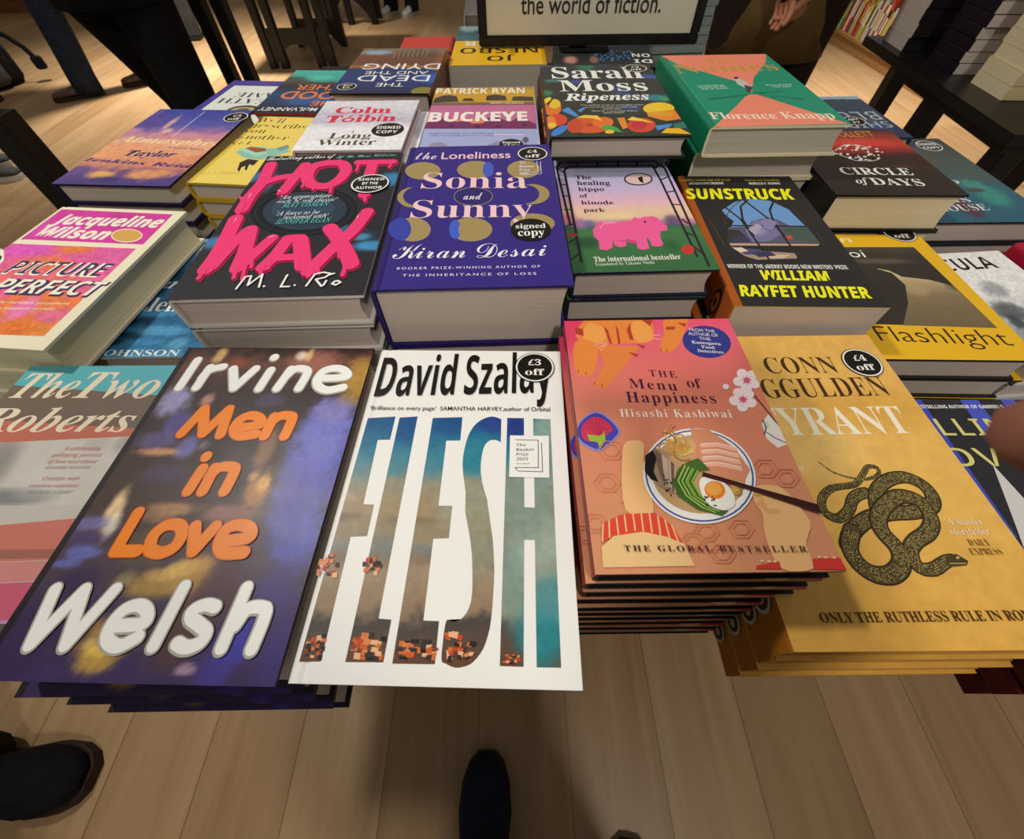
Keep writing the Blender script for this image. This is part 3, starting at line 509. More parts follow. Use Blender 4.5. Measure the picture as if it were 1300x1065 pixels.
  ('g',[290,1593,423,1605,416,295,488,291,484,97,285,94],2.0,[(0,'#5a3a2c'),(0.042,'#6a4632'),(0.094,'#5a4a40'),(0.122,'#4a4440'),(0.147,'#947c62'),(0.209,'#9c866a'),(0.237,'#a08c74'),(0.266,'#8a7460'),(0.296,'#7c8480'),(0.326,'#94866a'),(0.402,'#a08a68'),(0.477,'#94907a'),(0.534,'#4f8a98'),(0.6,'#2a7696'),(0.714,'#1c5688'),(1,'#1c5688')],[(131.9,24.7,17.2,17.7,'#2a8890',0.95),(136.8,42.3,15.3,15.6,'#54969a',0.9),(115.1,49.9,11.9,23.8,'#7f9c92',0.8),(132.9,72.6,22.3,22.2,'#9fb0a0',0.9),(120.6,96.9,30.7,24.7,'#86988a',0.95),(136.5,119.4,21.5,21.9,'#869c90',0.95),(140.1,150.0,17.1,18.8,'#8aa89c',0.95),(114.5,152.3,9.1,10.3,'#2a2f80',0.8),(99.0,155.0,14.9,9.1,'#2a3f90',0.7),(85.0,129.3,21.8,17.3,'#2a8498',0.8),(82.6,95.7,20.3,19.9,'#9c9c84',0.8),(90.0,66.7,16.1,21.7,'#98967e',0.8),(67.0,153.8,14.8,9.1,'#1e4a8c',0.6),(35.3,149.3,11.2,12.8,'#1c4c8c',0.6),(-6.3,85.2,29.4,3.6,'#6a5a48',0.7),(49.2,83.5,19.6,3.0,'#7a6a54',0.6),(1.0,98.3,20.2,3.2,'#b89a74',0.6)],0.3,1,9),
  ('g',[537,1593,756,1603,759,1407,659,1404,664,932,753,933,754,730,659,725,664,290,750,289,753,94,531,92],2.0,[(0,'#5a3a2c'),(0.042,'#6a4632'),(0.094,'#5a4a40'),(0.122,'#4a4440'),(0.147,'#947c62'),(0.209,'#9c866a'),(0.237,'#a08c74'),(0.266,'#8a7460'),(0.296,'#7c8480'),(0.326,'#94866a'),(0.402,'#a08a68'),(0.477,'#94907a'),(0.534,'#4f8a98'),(0.6,'#2a7696'),(0.714,'#1c5688'),(1,'#1c5688')],[(131.9,24.7,17.2,17.7,'#2a8890',0.95),(136.8,42.3,15.3,15.6,'#54969a',0.9),(115.1,49.9,11.9,23.8,'#7f9c92',0.8),(132.9,72.6,22.3,22.2,'#9fb0a0',0.9),(120.6,96.9,30.7,24.7,'#86988a',0.95),(136.5,119.4,21.5,21.9,'#869c90',0.95),(140.1,150.0,17.1,18.8,'#8aa89c',0.95),(114.5,152.3,9.1,10.3,'#2a2f80',0.8),(99.0,155.0,14.9,9.1,'#2a3f90',0.7),(85.0,129.3,21.8,17.3,'#2a8498',0.8),(82.6,95.7,20.3,19.9,'#9c9c84',0.8),(90.0,66.7,16.1,21.7,'#98967e',0.8),(67.0,153.8,14.8,9.1,'#1e4a8c',0.6),(35.3,149.3,11.2,12.8,'#1c4c8c',0.6),(-6.3,85.2,29.4,3.6,'#6a5a48',0.7),(49.2,83.5,19.6,3.0,'#7a6a54',0.6),(1.0,98.3,20.2,3.2,'#b89a74',0.6)],0.3,1,9),
  ('g',[1044,1588,1027,1596,1002,1607,976,1611,950,1607,923,1597,898,1582,875,1563,855,1540,837,1511,822,1477,810,1439,801,1395,794,1344,790,1288,791,1227,802,1153,819,1075,830,1022,839,894,851,850,868,789,883,731,893,684,901,640,907,592,913,533,918,473,919,423,917,391,912,369,905,349,895,330,882,313,869,301,854,293,838,289,824,288,810,292,799,297,790,293,785,271,783,239,783,207,782,173,782,139,785,114,789,104,795,101,806,99,822,92,843,85,865,81,887,83,911,88,933,96,952,109,970,126,986,146,1000,168,1011,194,1020,224,1028,257,1033,294,1037,341,1039,405,1041,482,1040,555,1034,624,1027,689,1021,735,973,978,963,1006,949,1047,936,1088,928,1126,920,1164,917,1205,917,1251,920,1301,926,1342,935,1371,947,1391,961,1405,977,1413,995,1415,1012,1414,1026,1409,1039,1402,1047,1396],2.0,[(0,'#5a3a2c'),(0.042,'#6a4632'),(0.094,'#5a4a40'),(0.122,'#4a4440'),(0.147,'#947c62'),(0.209,'#9c866a'),(0.237,'#a08c74'),(0.266,'#8a7460'),(0.296,'#7c8480'),(0.326,'#94866a'),(0.402,'#a08a68'),(0.477,'#94907a'),(0.534,'#4f8a98'),(0.6,'#2a7696'),(0.714,'#1c5688'),(1,'#1c5688')],[(131.9,24.7,17.2,17.7,'#2a8890',0.95),(136.8,42.3,15.3,15.6,'#54969a',0.9),(115.1,49.9,11.9,23.8,'#7f9c92',0.8),(132.9,72.6,22.3,22.2,'#9fb0a0',0.9),(120.6,96.9,30.7,24.7,'#86988a',0.95),(136.5,119.4,21.5,21.9,'#869c90',0.95),(140.1,150.0,17.1,18.8,'#8aa89c',0.95),(114.5,152.3,9.1,10.3,'#2a2f80',0.8),(99.0,155.0,14.9,9.1,'#2a3f90',0.7),(85.0,129.3,21.8,17.3,'#2a8498',0.8),(82.6,95.7,20.3,19.9,'#9c9c84',0.8),(90.0,66.7,16.1,21.7,'#98967e',0.8),(67.0,153.8,14.8,9.1,'#1e4a8c',0.6),(35.3,149.3,11.2,12.8,'#1c4c8c',0.6),(-6.3,85.2,29.4,3.6,'#6a5a48',0.7),(49.2,83.5,19.6,3.0,'#7a6a54',0.6),(1.0,98.3,20.2,3.2,'#b89a74',0.6)],0.3,1,9),
  ('g',[1087,1601,1210,1600,1214,931,1280,929,1277,1597,1404,1593,1405,92,1279,91,1278,728,1214,727,1212,92,1089,93],2.0,[(0,'#5a3a2c'),(0.042,'#6a4632'),(0.094,'#5a4a40'),(0.122,'#4a4440'),(0.147,'#947c62'),(0.209,'#9c866a'),(0.237,'#a08c74'),(0.266,'#8a7460'),(0.296,'#7c8480'),(0.326,'#94866a'),(0.402,'#a08a68'),(0.477,'#94907a'),(0.534,'#4f8a98'),(0.6,'#2a7696'),(0.714,'#1c5688'),(1,'#1c5688')],[(131.9,24.7,17.2,17.7,'#2a8890',0.95),(136.8,42.3,15.3,15.6,'#54969a',0.9),(115.1,49.9,11.9,23.8,'#7f9c92',0.8),(132.9,72.6,22.3,22.2,'#9fb0a0',0.9),(120.6,96.9,30.7,24.7,'#86988a',0.95),(136.5,119.4,21.5,21.9,'#869c90',0.95),(140.1,150.0,17.1,18.8,'#8aa89c',0.95),(114.5,152.3,9.1,10.3,'#2a2f80',0.8),(99.0,155.0,14.9,9.1,'#2a3f90',0.7),(85.0,129.3,21.8,17.3,'#2a8498',0.8),(82.6,95.7,20.3,19.9,'#9c9c84',0.8),(90.0,66.7,16.1,21.7,'#98967e',0.8),(67.0,153.8,14.8,9.1,'#1e4a8c',0.6),(35.3,149.3,11.2,12.8,'#1c4c8c',0.6),(-6.3,85.2,29.4,3.6,'#6a5a48',0.7),(49.2,83.5,19.6,3.0,'#7a6a54',0.6),(1.0,98.3,20.2,3.2,'#b89a74',0.6)],0.3,1,9),
  ('p','#2c2622',[137,161,162,161,163,139,137,140]),
  ('p','#efb88a',[54,192,77,191,79,166,56,168]),
  ('p','#3a3430',[63,128,89,126,90,115,65,115]),
  ('p','#e08a50',[101,189,123,186,126,164,103,166]),
  ('p','#c9492a',[120,129,136,128,137,117,121,118]),
  ('p','#e08a50',[82,162,107,166,106,142,81,144]),
  ('p','#d9743a',[62,194,80,193,81,177,64,178]),
  ('p','#3a3430',[61,201,83,200,85,184,63,185]),
  ('p','#241f1e',[67,159,89,161,89,133,67,135]),
  ('p','#efb88a',[120,204,136,205,136,181,120,183]),
  ('p','#3a3430',[123,174,148,176,148,156,123,158]),
  ('p','#d2612c',[125,142,148,146,146,121,124,122]),
  ('p','#8a4a3a',[49,193,74,193,74,180,50,181]),
  ('p','#8a4a3a',[55,153,74,156,73,129,55,131]),
  ('p','#241f1e',[109,164,130,162,132,139,111,141]),
  ('p','#efb88a',[93,122,115,120,117,109,95,110]),
  ('p','#c9492a',[74,196,95,197,96,178,75,180]),
  ('p','#d2612c',[76,202,93,199,95,189,79,190]),
  ('p','#efb88a',[101,208,125,212,124,185,100,187]),
  ('p','#c9492a',[85,201,104,202,105,177,86,179]),
  ('p','#d9743a',[134,199,160,198,161,180,135,182]),
  ('p','#2c2622',[138,119,153,118,154,108,140,108]),
  ('p','#2c2622',[129,216,155,218,154,196,129,197]),
  ('p','#3a3430',[135,143,150,141,152,130,137,131]),
  ('p','#8a4a3a',[90,174,114,174,115,155,91,156]),
  ('p','#2c2622',[59,173,82,175,83,146,60,148]),
  ('p','#241f1e',[115,188,131,186,133,173,117,174]),
  ('p','#3a3430',[109,182,129,183,128,164,108,166]),
  ('p','#2c2622',[134,124,159,123,160,100,135,102]),
  ('p','#d2612c',[109,170,130,172,129,152,109,154]),
  ('p','#c9492a',[451,133,475,133,475,119,450,120]),
  ('p','#3a3430',[297,174,339,173,338,151,296,154]),
  ('p','#d9743a',[355,199,388,199,386,166,353,170]),
  ('p','#d9743a',[357,149,388,145,391,120,360,123]),
  ('p','#d2612c',[300,204,329,204,327,180,298,183]),
  ('p','#d2612c',[312,183,341,185,337,158,309,161]),
  ('p','#c9492a',[314,172,343,171,343,154,314,157]),
  ('p','#241f1e',[388,124,430,123,431,104,390,105]),
  ('p','#d2612c',[445,127,478,130,476,105,443,106]),
  ('p','#3a3430',[380,143,423,144,421,116,378,118]),
  ('p','#8a4a3a',[313,210,344,210,342,193,311,196]),
  ('p','#efb88a',[431,189,458,190,456,170,429,173]),
  ('p','#241f1e',[449,214,480,210,482,185,450,189]),
  ('p','#d9743a',[378,198,412,195,413,176,379,180]),
  ('p','#e08a50',[298,161,334,157,336,143,301,145]),
  ('p','#efb88a',[409,163,448,164,446,139,407,142]),
  ('p','#e08a50',[363,157,388,153,391,137,366,139]),
  ('p','#c9492a',[328,205,368,199,370,171,330,176]),
  ('p','#d9743a',[425,181,453,177,455,157,428,160]),
  ('p','#3a3430',[428,123,456,120,459,96,431,98]),
  ('p','#efb88a',[400,194,438,195,435,171,397,175]),
  ('p','#efb88a',[323,137,357,135,358,106,324,109]),
  ('p','#d2612c',[345,179,386,177,386,149,345,153]),
  ('p','#8a4a3a',[293,174,324,171,325,149,294,152]),
  ('p','#3a3430',[375,229,409,227,408,199,374,204]),
  ('p','#d9743a',[358,121,385,118,388,106,361,107]),
  ('p','#e08a50',[342,228,381,225,381,194,341,199]),
  ('p','#efb88a',[431,147,465,144,468,123,434,125]),
  ('p','#e08a50',[359,200,393,198,394,170,359,174]),
  ('p','#d9743a',[347,225,372,223,372,205,348,208]),
  ('p','#3a3430',[583,144,613,144,613,132,582,133]),
  ('p','#2c2622',[676,198,722,199,718,181,671,184]),
  ('p','#e08a50',[632,165,672,163,672,140,631,142]),
  ('p','#3a3430',[608,157,641,157,639,138,605,140]),
  ('p','#efb88a',[680,141,718,141,718,124,680,126]),
  ('p','#efb88a',[710,149,751,149,749,132,708,134]),
  ('p','#efb88a',[698,179,727,180,724,158,696,160]),
  ('p','#241f1e',[664,162,704,159,706,141,666,144]),
  ('p','#d9743a',[712,144,757,145,753,122,709,124]),
  ('p','#2c2622',[681,161,720,159,720,147,681,149]),
  ('p','#d9743a',[555,149,594,146,597,133,557,135]),
  ('p','#d9743a',[551,194,583,192,583,167,551,170]),
  ('p','#d9743a',[636,169,668,166,670,144,638,147]),
  ('p','#8a4a3a',[553,116,598,114,600,105,555,106]),
  ('p','#241f1e',[579,196,607,193,609,182,581,184]),
  ('p','#d2612c',[578,131,621,129,622,118,578,119]),
  ('p','#3a3430',[667,178,697,177,696,158,666,161]),
  ('p','#e08a50',[574,184,618,186,613,164,570,167]),
  ('p','#d9743a',[715,123,748,122,749,111,716,112]),
  ('p','#3a3430',[670,202,713,200,713,178,669,181]),
  ('p','#d9743a',[593,181,631,179,630,153,593,156]),
  ('p','#8a4a3a',[715,169,761,166,764,153,717,155]),
  ('p','#3a3430',[605,166,651,162,654,142,608,145]),
  ('p','#d2612c',[699,165,730,165,729,141,698,144]),
  ('p','#2c2622',[611,202,658,202,655,181,608,185]),
  ('p','#241f1e',[564,126,608,128,605,109,561,111]),
  ('p','#d2612c',[597,146,641,145,639,121,596,123]),
  ('p','#3a3430',[545,162,574,162,572,146,544,148]),
  ('p','#3a3430',[705,133,734,135,730,109,701,112]),
  ('p','#e08a50',[586,156,615,154,617,143,588,145]),
  ('p','#3a3430',[806,157,838,150,841,130,811,134]),
  ('p','#efb88a',[827,243,863,239,859,207,826,216]),
  ('p','#efb88a',[807,148,840,143,841,115,812,119]),
  ('p','#8a4a3a',[912,158,945,158,937,144,907,148]),
  ('p','#8a4a3a',[921,122,947,120,941,107,916,110]),
  ('p','#3a3430',[824,144,852,137,854,126,828,129]),
  ('p','#c9492a',[859,229,887,225,882,199,857,206]),
  ('p','#2c2622',[912,126,932,128,924,114,906,116]),
  ('p','#8a4a3a',[841,185,874,179,872,153,842,159]),
  ('p','#efb88a',[805,157,837,151,839,140,809,144]),
  ('p','#3a3430',[877,171,911,168,903,141,873,147]),
  ('p','#3a3430',[790,239,824,235,824,205,791,213]),
  ('p','#c9492a',[818,173,856,165,858,151,822,157]),
  ('p','#d9743a',[792,238,821,232,823,199,797,207]),
  ('p','#e08a50',[904,146,928,145,920,128,898,131]),
  ('p','#d9743a',[916,195,942,191,936,171,912,177]),
  ('p','#efb88a',[928,151,952,150,943,132,921,136]),
  ('p','#3a3430',[861,156,882,151,883,141,862,144]),
  ('p','#c9492a',[791,234,822,229,823,206,793,213]),
  ('p','#c9492a',[817,155,845,150,847,133,820,137]),
  ('p','#d2612c',[788,236,817,229,819,216,790,222]),
  ('p','#d9743a',[814,169,837,170,835,149,812,153]),
  ('p','#d9743a',[862,195,887,194,881,169,858,174]),
  ('p','#2c2622',[928,199,965,194,954,172,921,179]),
  ('p','#d2612c',[863,168,896,166,891,147,860,152]),
  ('p','#2c2622',[818,131,838,132,837,102,818,106]),
  ('p','#241f1e',[843,194,872,187,873,171,845,176]),
  ('p','#efb88a',[868,154,898,150,894,127,867,131]),
  ('p','#3a3430',[862,140,889,135,888,115,863,119]),
  ('p','#efb88a',[809,241,848,235,846,210,810,218]),
  ('p','#d2612c',[1108,116,1130,116,1130,106,1108,107]),
  ('p','#e08a50',[1178,142,1193,142,1192,131,1177,133]),
  ('p','#efb88a',[1165,122,1187,121,1188,109,1166,111]),
  ('p','#e08a50',[1154,135,1178,134,1180,126,1156,127]),
  ('p','#d9743a',[1103,115,1123,114,1123,108,1104,109]),
  ('p','#c9492a',[1106,119,1129,118,1130,109,1107,111]),
  ('p','#d2612c',[1151,146,1166,145,1167,133,1151,135]),
  ('p','#e08a50',[1131,134,1153,132,1155,126,1132,127]),
  ('p','#efb88a',[1121,116,1140,117,1138,107,1119,108]),
  ('p','#2c2622',[1137,110,1159,111,1158,102,1136,103]),
  ('p','#241f1e',[1178,120,1194,121,1193,110,1176,111]),
  ('p','#c9492a',[1174,127,1199,128,1197,115,1172,117]),
  ('p','#c9492a',[1120,123,1142,124,1141,115,1118,117]),
  ('p','#2c2622',[1152,137,1175,138,1173,127,1150,129]),
  ('p','#c9492a',[1116,143,1136,143,1134,135,1113,137]),
  ('p','#d2612c',[1116,146,1137,146,1135,133,1114,135]),
  ('p','#e08a50',[2,540,20,540,26,503,8,505]),
  ('p','#efb88a',[23,605,43,601,50,568,30,571]),
  ('p','#c9492a',[28,549,49,554,50,534,28,534]),
  ('p','#241f1e',[64,525,84,528,86,506,66,506]),
  ('p','#241f1e',[44,622,64,620,69,591,49,594]),
  ('p','#efb88a',[7,582,28,580,34,549,12,551]),
  ('p','#c9492a',[77,532,102,536,104,518,78,517]),
  ('p','#e08a50',[32,606,53,602,59,576,38,579]),
  ('p','#e08a50',[0,596,18,596,23,561,0,563]),
  ('p','#efb88a',[99,522,127,525,131,496,102,495]),
  ('p','#c9492a',[40,567,62,567,65,550,42,551]),
  ('p','#e08a50',[21,593,40,590,46,560,27,563]),
  ('p','#e08a50',[59,598,85,598,88,573,62,575]),
  ('p','#d9743a',[5,537,25,534,30,518,10,518]),
  ('p','#d9743a',[53,625,80,628,81,607,54,609]),
  ('p','#2c2622',[100,577,122,579,125,552,102,554]),
  ('p','#8a4a3a',[329,574,353,572,355,556,331,559]),
  ('p','#2c2622',[267,584,283,585,284,560,267,563]),
  ('p','#241f1e',[339,591,366,591,366,575,339,577]),
  ('p','#efb88a',[296,573,322,572,324,546,298,549]),
  ('p','#3a3430',[312,556,336,555,338,537,313,539]),
  ('p','#efb88a',[337,536,360,534,363,510,340,513]),
  ('p','#3a3430',[356,574,379,574,380,552,357,555]),
  ('p','#3a3430',[261,585,286,585,288,557,263,560]),
  ('p','#8a4a3a',[288,570,309,570,310,552,289,554]),
  ('p','#d9743a',[283,546,308,547,309,530,283,532]),
  ('p','#e08a50',[347,553,368,556,368,534,346,536]),
  ('p','#d9743a',[275,550,296,548,298,524,278,527]),
  ('p','#c9492a',[276,608,304,608,305,577,277,581]),
  ('p','#d9743a',[315,613,334,614,334,588,315,591]),
  ('p','#2c2622',[300,603,316,606,315,583,299,585]),
  ('p','#241f1e',[323,583,351,580,353,557,326,561]),
  ('t','David','b','#15110f',5.6,67.0,177.7,41.5,0,2.5),
  ('t','Szalay','b','#15110f',74.4,142.6,180.5,41.8,0,2.8),
  ('t','‘Brilliance on every page’  SAMANTHA HARVEY,author of Orbital','g','#1c1a18',5.2,140.4,165.6,3.5,0.006,0.4),
  ('p','#f6f4ee',[1111,1450,1387,1450,1380,1131,1112,1133]),
  ('t','The','b','#2a2725',115.7,122.5,136.2,2.4,-0.01,0.2),
  ('t','Booker','b','#2a2725',115.8,128.2,132.5,2.4,-0.01,0.4),
  ('t','Prize','b','#2a2725',115.8,124.1,128.9,2.4,-0.01,0.3),
  ('t','2025','b','#2a2725',115.9,123.8,125.4,2.3,-0.01,0.3),
  ('t','Shortlisted','g','#4a4744',115.9,124.6,122.4,1.3,0,0.3),
  ('l','#2b2926',0.5,[1151,1415,1311,1413,1308,1202,1151,1202]),
  ('l','#2b2926',0.5,[1334,1392,1336,1173,1173,1176,1151,1199]),
  ('s',129.5,208.0,15.8,15.3,['£3','off'],'#f2efe8','#17130f','#f6f3ea','s'),
 ],
 'D': [
  ('g',None,3,[(0,'#d8946a'),(0.25,'#d98f6c'),(0.55,'#dd8468'),(0.75,'#e0706a'),(0.92,'#e8607a'),(1,'#e4506a')],[(1.5,185.8,16.2,34.3,'#d8385c',0.7),(105.2,185.9,37.4,10.8,'#ea5a78',0.7)],0.06,1,12),
  ('p','#e8873e',[165,1907,711,1907,702,1794,679,1691,622,1660,569,1652,467,1655,362,1642,145,1666,96,1697,76,1743,116,1846]),
  ('p','#f0a050',[152,1806,162,1833,174,1856,189,1873,207,1881,232,1877,261,1864,288,1844,308,1823,318,1798,322,1769,321,1740,314,1716,301,1696,281,1679,258,1665,235,1656,210,1649,181,1644,155,1646,138,1658,133,1686,135,1727,143,1770]),
  ('p','#f0a050',[557,1884,580,1894,610,1894,639,1886,661,1871,675,1845,684,1809,688,1772,689,1742,685,1720,677,1702,665,1688,650,1677,630,1667,604,1659,578,1657,558,1662,544,1678,533,1703,526,1732,523,1762,525,1794,531,1830,542,1862]),
  ('p','#e8873e',[67,1675,105,1697,157,1695,206,1675,233,1639,233,1577,215,1492,190,1411,164,1358,134,1337,98,1334,64,1348,42,1378,35,1438,37,1525,47,1615]),
  ('p','#e58040',[233,1639,563,1619,246,1232,149,1248,260,1441]),
  ('p','#e8873e',[815,1907,859,1907,920,1907,975,1907,1003,1907,991,1868,954,1790,910,1711,873,1651,847,1614,822,1589,799,1572,778,1562,754,1557,730,1559,710,1569,702,1587,710,1617,730,1659,755,1706,774,1749,783,1793,787,1838,795,1878]),
  ('p','#b5412a',[310,1841,338,1801,351,1651,331,1645]),
  ('p','#b5412a',[409,1857,423,1791,414,1644,395,1646]),
  ('p','#b5412a',[528,1869,488,1802,493,1695,523,1683,520,1780]),
  ('p','#b5412a',[81,1832,140,1816,141,1736,81,1760]),
  ('p','#b5412a',[629,1907,722,1907,680,1832]),
  ('p','#b5412a',[453,1565,536,1539,506,1510]),
  ('p','#b5412a',[810,1826,882,1826,867,1792,796,1791]),
  ('p','#b5412a',[530,1648,602,1623,577,1592]),
  ('p','#b5412a',[905,1869,981,1859,957,1817]),
  ('l','#f3d9b0',0.4,[306,1656,229,1606]),
  ('l','#f3d9b0',0.4,[314,1647,250,1587]),
  ('l','#f3d9b0',0.4,[687,1733,738,1733]),
  ('l','#f3d9b0',0.4,[680,1699,742,1687]),
  ('l','#f3d9b0',0.4,[295,1666,213,1633]),
  ('l','#8a3a22',0.5,[63,1396,56,1372]),
  ('l','#8a3a22',0.5,[116,1375,109,1351]),
  ('l','#8a3a22',0.5,[167,1280,160,1257]),
  ('l','#8a3a22',0.5,[219,1261,212,1238]),
  ('l','#8a3a22',0.5,[717,1598,707,1573]),
  ('l','#8a3a22',0.5,[758,1586,748,1560]),
  ('e','#343a86',108.2,166.0,18.1,-2.1,-4.6,-16.8,24),
  ('t','FROM THE','g','#e8dcd8',98.2,117.7,177.4,3.2,0,-2.4),
  ('t','AUTHOR OF','g','#e8dcd8',96.2,118.8,173.1,3.2,0,-2.7),
  ('t','THE','g','#e8dcd8',103.3,111.8,167.7,3.1,0,-1.0),
  ('t','Kamogawa','s','#e8dcd8',96.5,118.1,164.1,3.1,0,-2.5),
  ('t','Food','s','#e8dcd8',102.6,112.2,159.0,3.0,0,-1.1),
  ('t','Detectives','s','#e8dcd8',98.5,117.4,155.2,3.0,0,-2.1),
  ('t','THE','s','#5a1f3a',57.3,76.6,132.7,5.9,-0.006,-1.9,1.3),
  ('t','Menu','s','#4d1838',41.0,74.2,122.4,8.5,-0.006,-3.1,1.2),
  ('t','of','s','#4d1838',82.0,92.1,122.1,8.7,-0.006,-1.0),
  ('t','Happiness','s','#4d1838',36.8,98.2,110.2,9.0,-0.006,-2.1,1.15),
  ('t','Hisashi Kashiwai','s','#fbeede',30.2,105.0,98.4,6.3,-0.004,-2.0,1.2),
  ('l','#6a3a38',1.2,[1258,1158,1290,1052,1329,916]),
  ('p','#efe6da',[1227,915,1297,988,1331,889,1331,758,1260,732,1215,799]),
  ('p','#c9d0c8',[1253,948,1278,894,1224,865]),
  ('l','#3a4a5a',0.8,[1243,940,1244,880,1212,832]),
  ('l','#3a4a5a',0.8,[1232,847,1273,803,1336,766]),
  ('e','#f6e2e2',130.1,124.5,3.9,-0.4,-1.5,-4.3,12),
  ('e','#f6e2e2',122.9,121.1,3.9,-0.4,-1.4,-4.2,12),
  ('e','#f6e2e2',119.4,126.6,4.0,-0.4,-1.4,-4.3,12),
  ('e','#f6e2e2',124.4,133.6,4.0,-0.4,-1.4,-4.5,12),
  ('e','#f6e2e2',131.1,132.2,4.0,-0.4,-1.5,-4.4,12),
  ('e','#e0708a',125.6,127.6,2.4,-0.2,-0.9,-2.7,10),
  ('l','#d84a7a',0.35,[1256,1276,1295,1272]),
  ('l','#d84a7a',0.35,[1256,1276,1273,1241]),
  ('l','#d84a7a',0.35,[1256,1276,1241,1230]),
  ('l','#d84a7a',0.35,[1256,1276,1217,1246]),
  ('l','#d84a7a',0.35,[1256,1276,1216,1279]),
  ('l','#d84a7a',0.35,[1256,1276,1238,1311]),
  ('l','#d84a7a',0.35,[1256,1276,1271,1322]),
  ('l','#d84a7a',0.35,[1256,1276,1295,1305]),
  ('e','#f6e2e2',121.5,108.0,3.8,-0.3,-1.3,-4.0,12),
  ('e','#f6e2e2',114.6,104.9,3.8,-0.3,-1.3,-4.0,12),
  ('e','#f6e2e2',111.0,110.0,3.9,-0.4,-1.3,-4.1,12),
  ('e','#f6e2e2',115.8,116.6,3.9,-0.4,-1.3,-4.2,12),
  ('e','#f6e2e2',122.3,115.3,3.9,-0.4,-1.4,-4.1,12),
  ('e','#e0708a',117.0,110.9,2.3,-0.2,-0.8,-2.5,10),
  ('l','#d84a7a',0.35,[1170,1109,1209,1105]),
  ('l','#d84a7a',0.35,[1170,1109,1188,1076]),
  ('l','#d84a7a',0.35,[1170,1109,1157,1066]),
  ('l','#d84a7a',0.35,[1170,1109,1133,1081]),
  ('l','#d84a7a',0.35,[1170,1109,1132,1112]),
  ('l','#d84a7a',0.35,[1170,1109,1153,1142]),
  ('l','#d84a7a',0.35,[1170,1109,1184,1152]),
  ('l','#d84a7a',0.35,[1170,1109,1208,1137]),
  ('e','#f3dede',108.7,122.1,2.2,-0.2,-0.7,-2.5,12),
  ('p','#8f8fd0',[0,892,0,909,7,928,20,947,36,964,56,983,80,1003,105,1019,128,1029,148,1029,167,1023,185,1012,204,996,226,973,249,944,268,913,279,888,281,870,276,855,264,841,248,823,223,797,191,767,158,740,127,726,99,727,71,740,45,758,24,774,10,787,1,801,0,816,0,830,0,845,0,860,0,876]),
  ('p','#4a44a8',[1,891,7,907,16,924,27,941,41,958,59,974,82,991,105,1005,126,1013,145,1013,163,1008,180,998,197,984,217,963,238,936,255,909,265,885,267,869,262,855,252,842,237,826,215,803,187,776,157,752,129,739,103,741,76,754,52,770,33,785,20,797,12,810,6,823,2,836,0,849,0,862,0,876]),
  ('p','#d03858',[23,883,27,899,35,915,45,930,57,943,72,957,91,970,110,981,129,985,148,983,166,975,184,963,198,951,210,938,221,922,227,906,230,892,228,881,223,871,212,862,197,851,172,837,140,822,107,808,81,799,64,797,51,800,41,806,34,815,27,828,23,846,22,865]),
  ('p','#9ab83a',[59,850,140,837,177,871,171,799,129,743,119,791,70,800]),
  ('l','#a82a50',0.4,[130,844,47,915]),
  ('l','#a82a50',0.4,[130,844,69,941]),
  ('l','#a82a50',0.4,[130,844,96,959]),
  ('l','#a82a50',0.4,[130,844,126,968]),
  ('l','#a82a50',0.4,[130,844,157,966]),
  ('l','#a82a50',0.4,[130,844,185,955]),
  ('l','#a82a50',0.4,[130,844,208,934]),
  ('l','#a82a50',0.4,[130,844,225,905]),
  ('l','#a82a50',0.4,[130,844,234,872]),
  ('l','#d4845f',0.6,[222,507,174,453,94,458,60,517,108,573,190,568,222,507]),
  ('l','#d4845f',0.6,[193,509,162,474,111,477,90,515,120,551,172,547,193,509]),
  ('l','#d4845f',0.6,[110,263,66,215,-10,218,-44,271,0,322,78,317,110,263]),
  ('l','#d4845f',0.6,[82,265,54,234,6,236,-15,270,12,301,62,299,82,265]),
  ('l','#d4845f',0.6,[636,154,589,108,517,111,493,160,540,207,613,204,636,154]),
  ('l','#d4845f',0.6,[610,155,580,126,535,128,519,159,549,189,595,186,610,155]),
  ('l','#d4845f',0.6,[724,208,675,162,603,165,579,215,628,263,702,260,724,208]),
  ('l','#d4845f',0.6,[698,209,666,180,621,182,606,214,637,244,683,242,698,209]),
  ('l','#d4845f',0.6,[282,724,231,664,147,670,112,736,163,798,249,791,282,724]),
  ('l','#d4845f',0.6,[251,726,219,688,165,692,143,734,176,773,230,769,251,726]),
  ('l','#d4845f',0.6,[922,222,871,176,800,179,779,229,830,277,903,273,922,222]),
  ('l','#d4845f',0.6,[896,223,864,194,819,196,805,228,838,258,884,256,896,223]),
  ('l','#d4845f',0.6,[1306,522,1246,469,1172,473,1155,532,1214,586,1291,581,1306,522]),
  ('l','#d4845f',0.6,[1278,523,1241,490,1193,493,1183,530,1220,564,1268,561,1278,523]),
  ('l','#d4845f',0.6,[1201,585,1142,530,1066,535,1047,596,1106,652,1184,647,1201,585]),
  ('l','#d4845f',0.6,[1173,587,1135,552,1087,555,1075,594,1113,629,1162,626,1173,587]),
  ('l','#d4845f',0.6,[361,377,313,326,236,330,205,386,253,439,331,434,361,377]),
  ('l','#d4845f',0.6,[332,379,302,346,253,349,234,384,264,418,314,415,332,379]),
  ('l','#d4845f',0.6,[773,91,725,47,656,50,633,97,681,142,752,139,773,91]),
  ('l','#d4845f',0.6,[747,92,717,64,673,66,659,96,689,124,734,122,747,92]),
  ('p','#efbb7e',[219,346,215,418,228,524,249,638,268,725,284,769,301,789,319,795,337,798,358,802,380,799,400,791,412,777,414,756,408,730,400,700,393,670,389,641,384,612,380,579,377,540,379,485,386,420,387,362,377,325,344,307,295,301,248,313]),
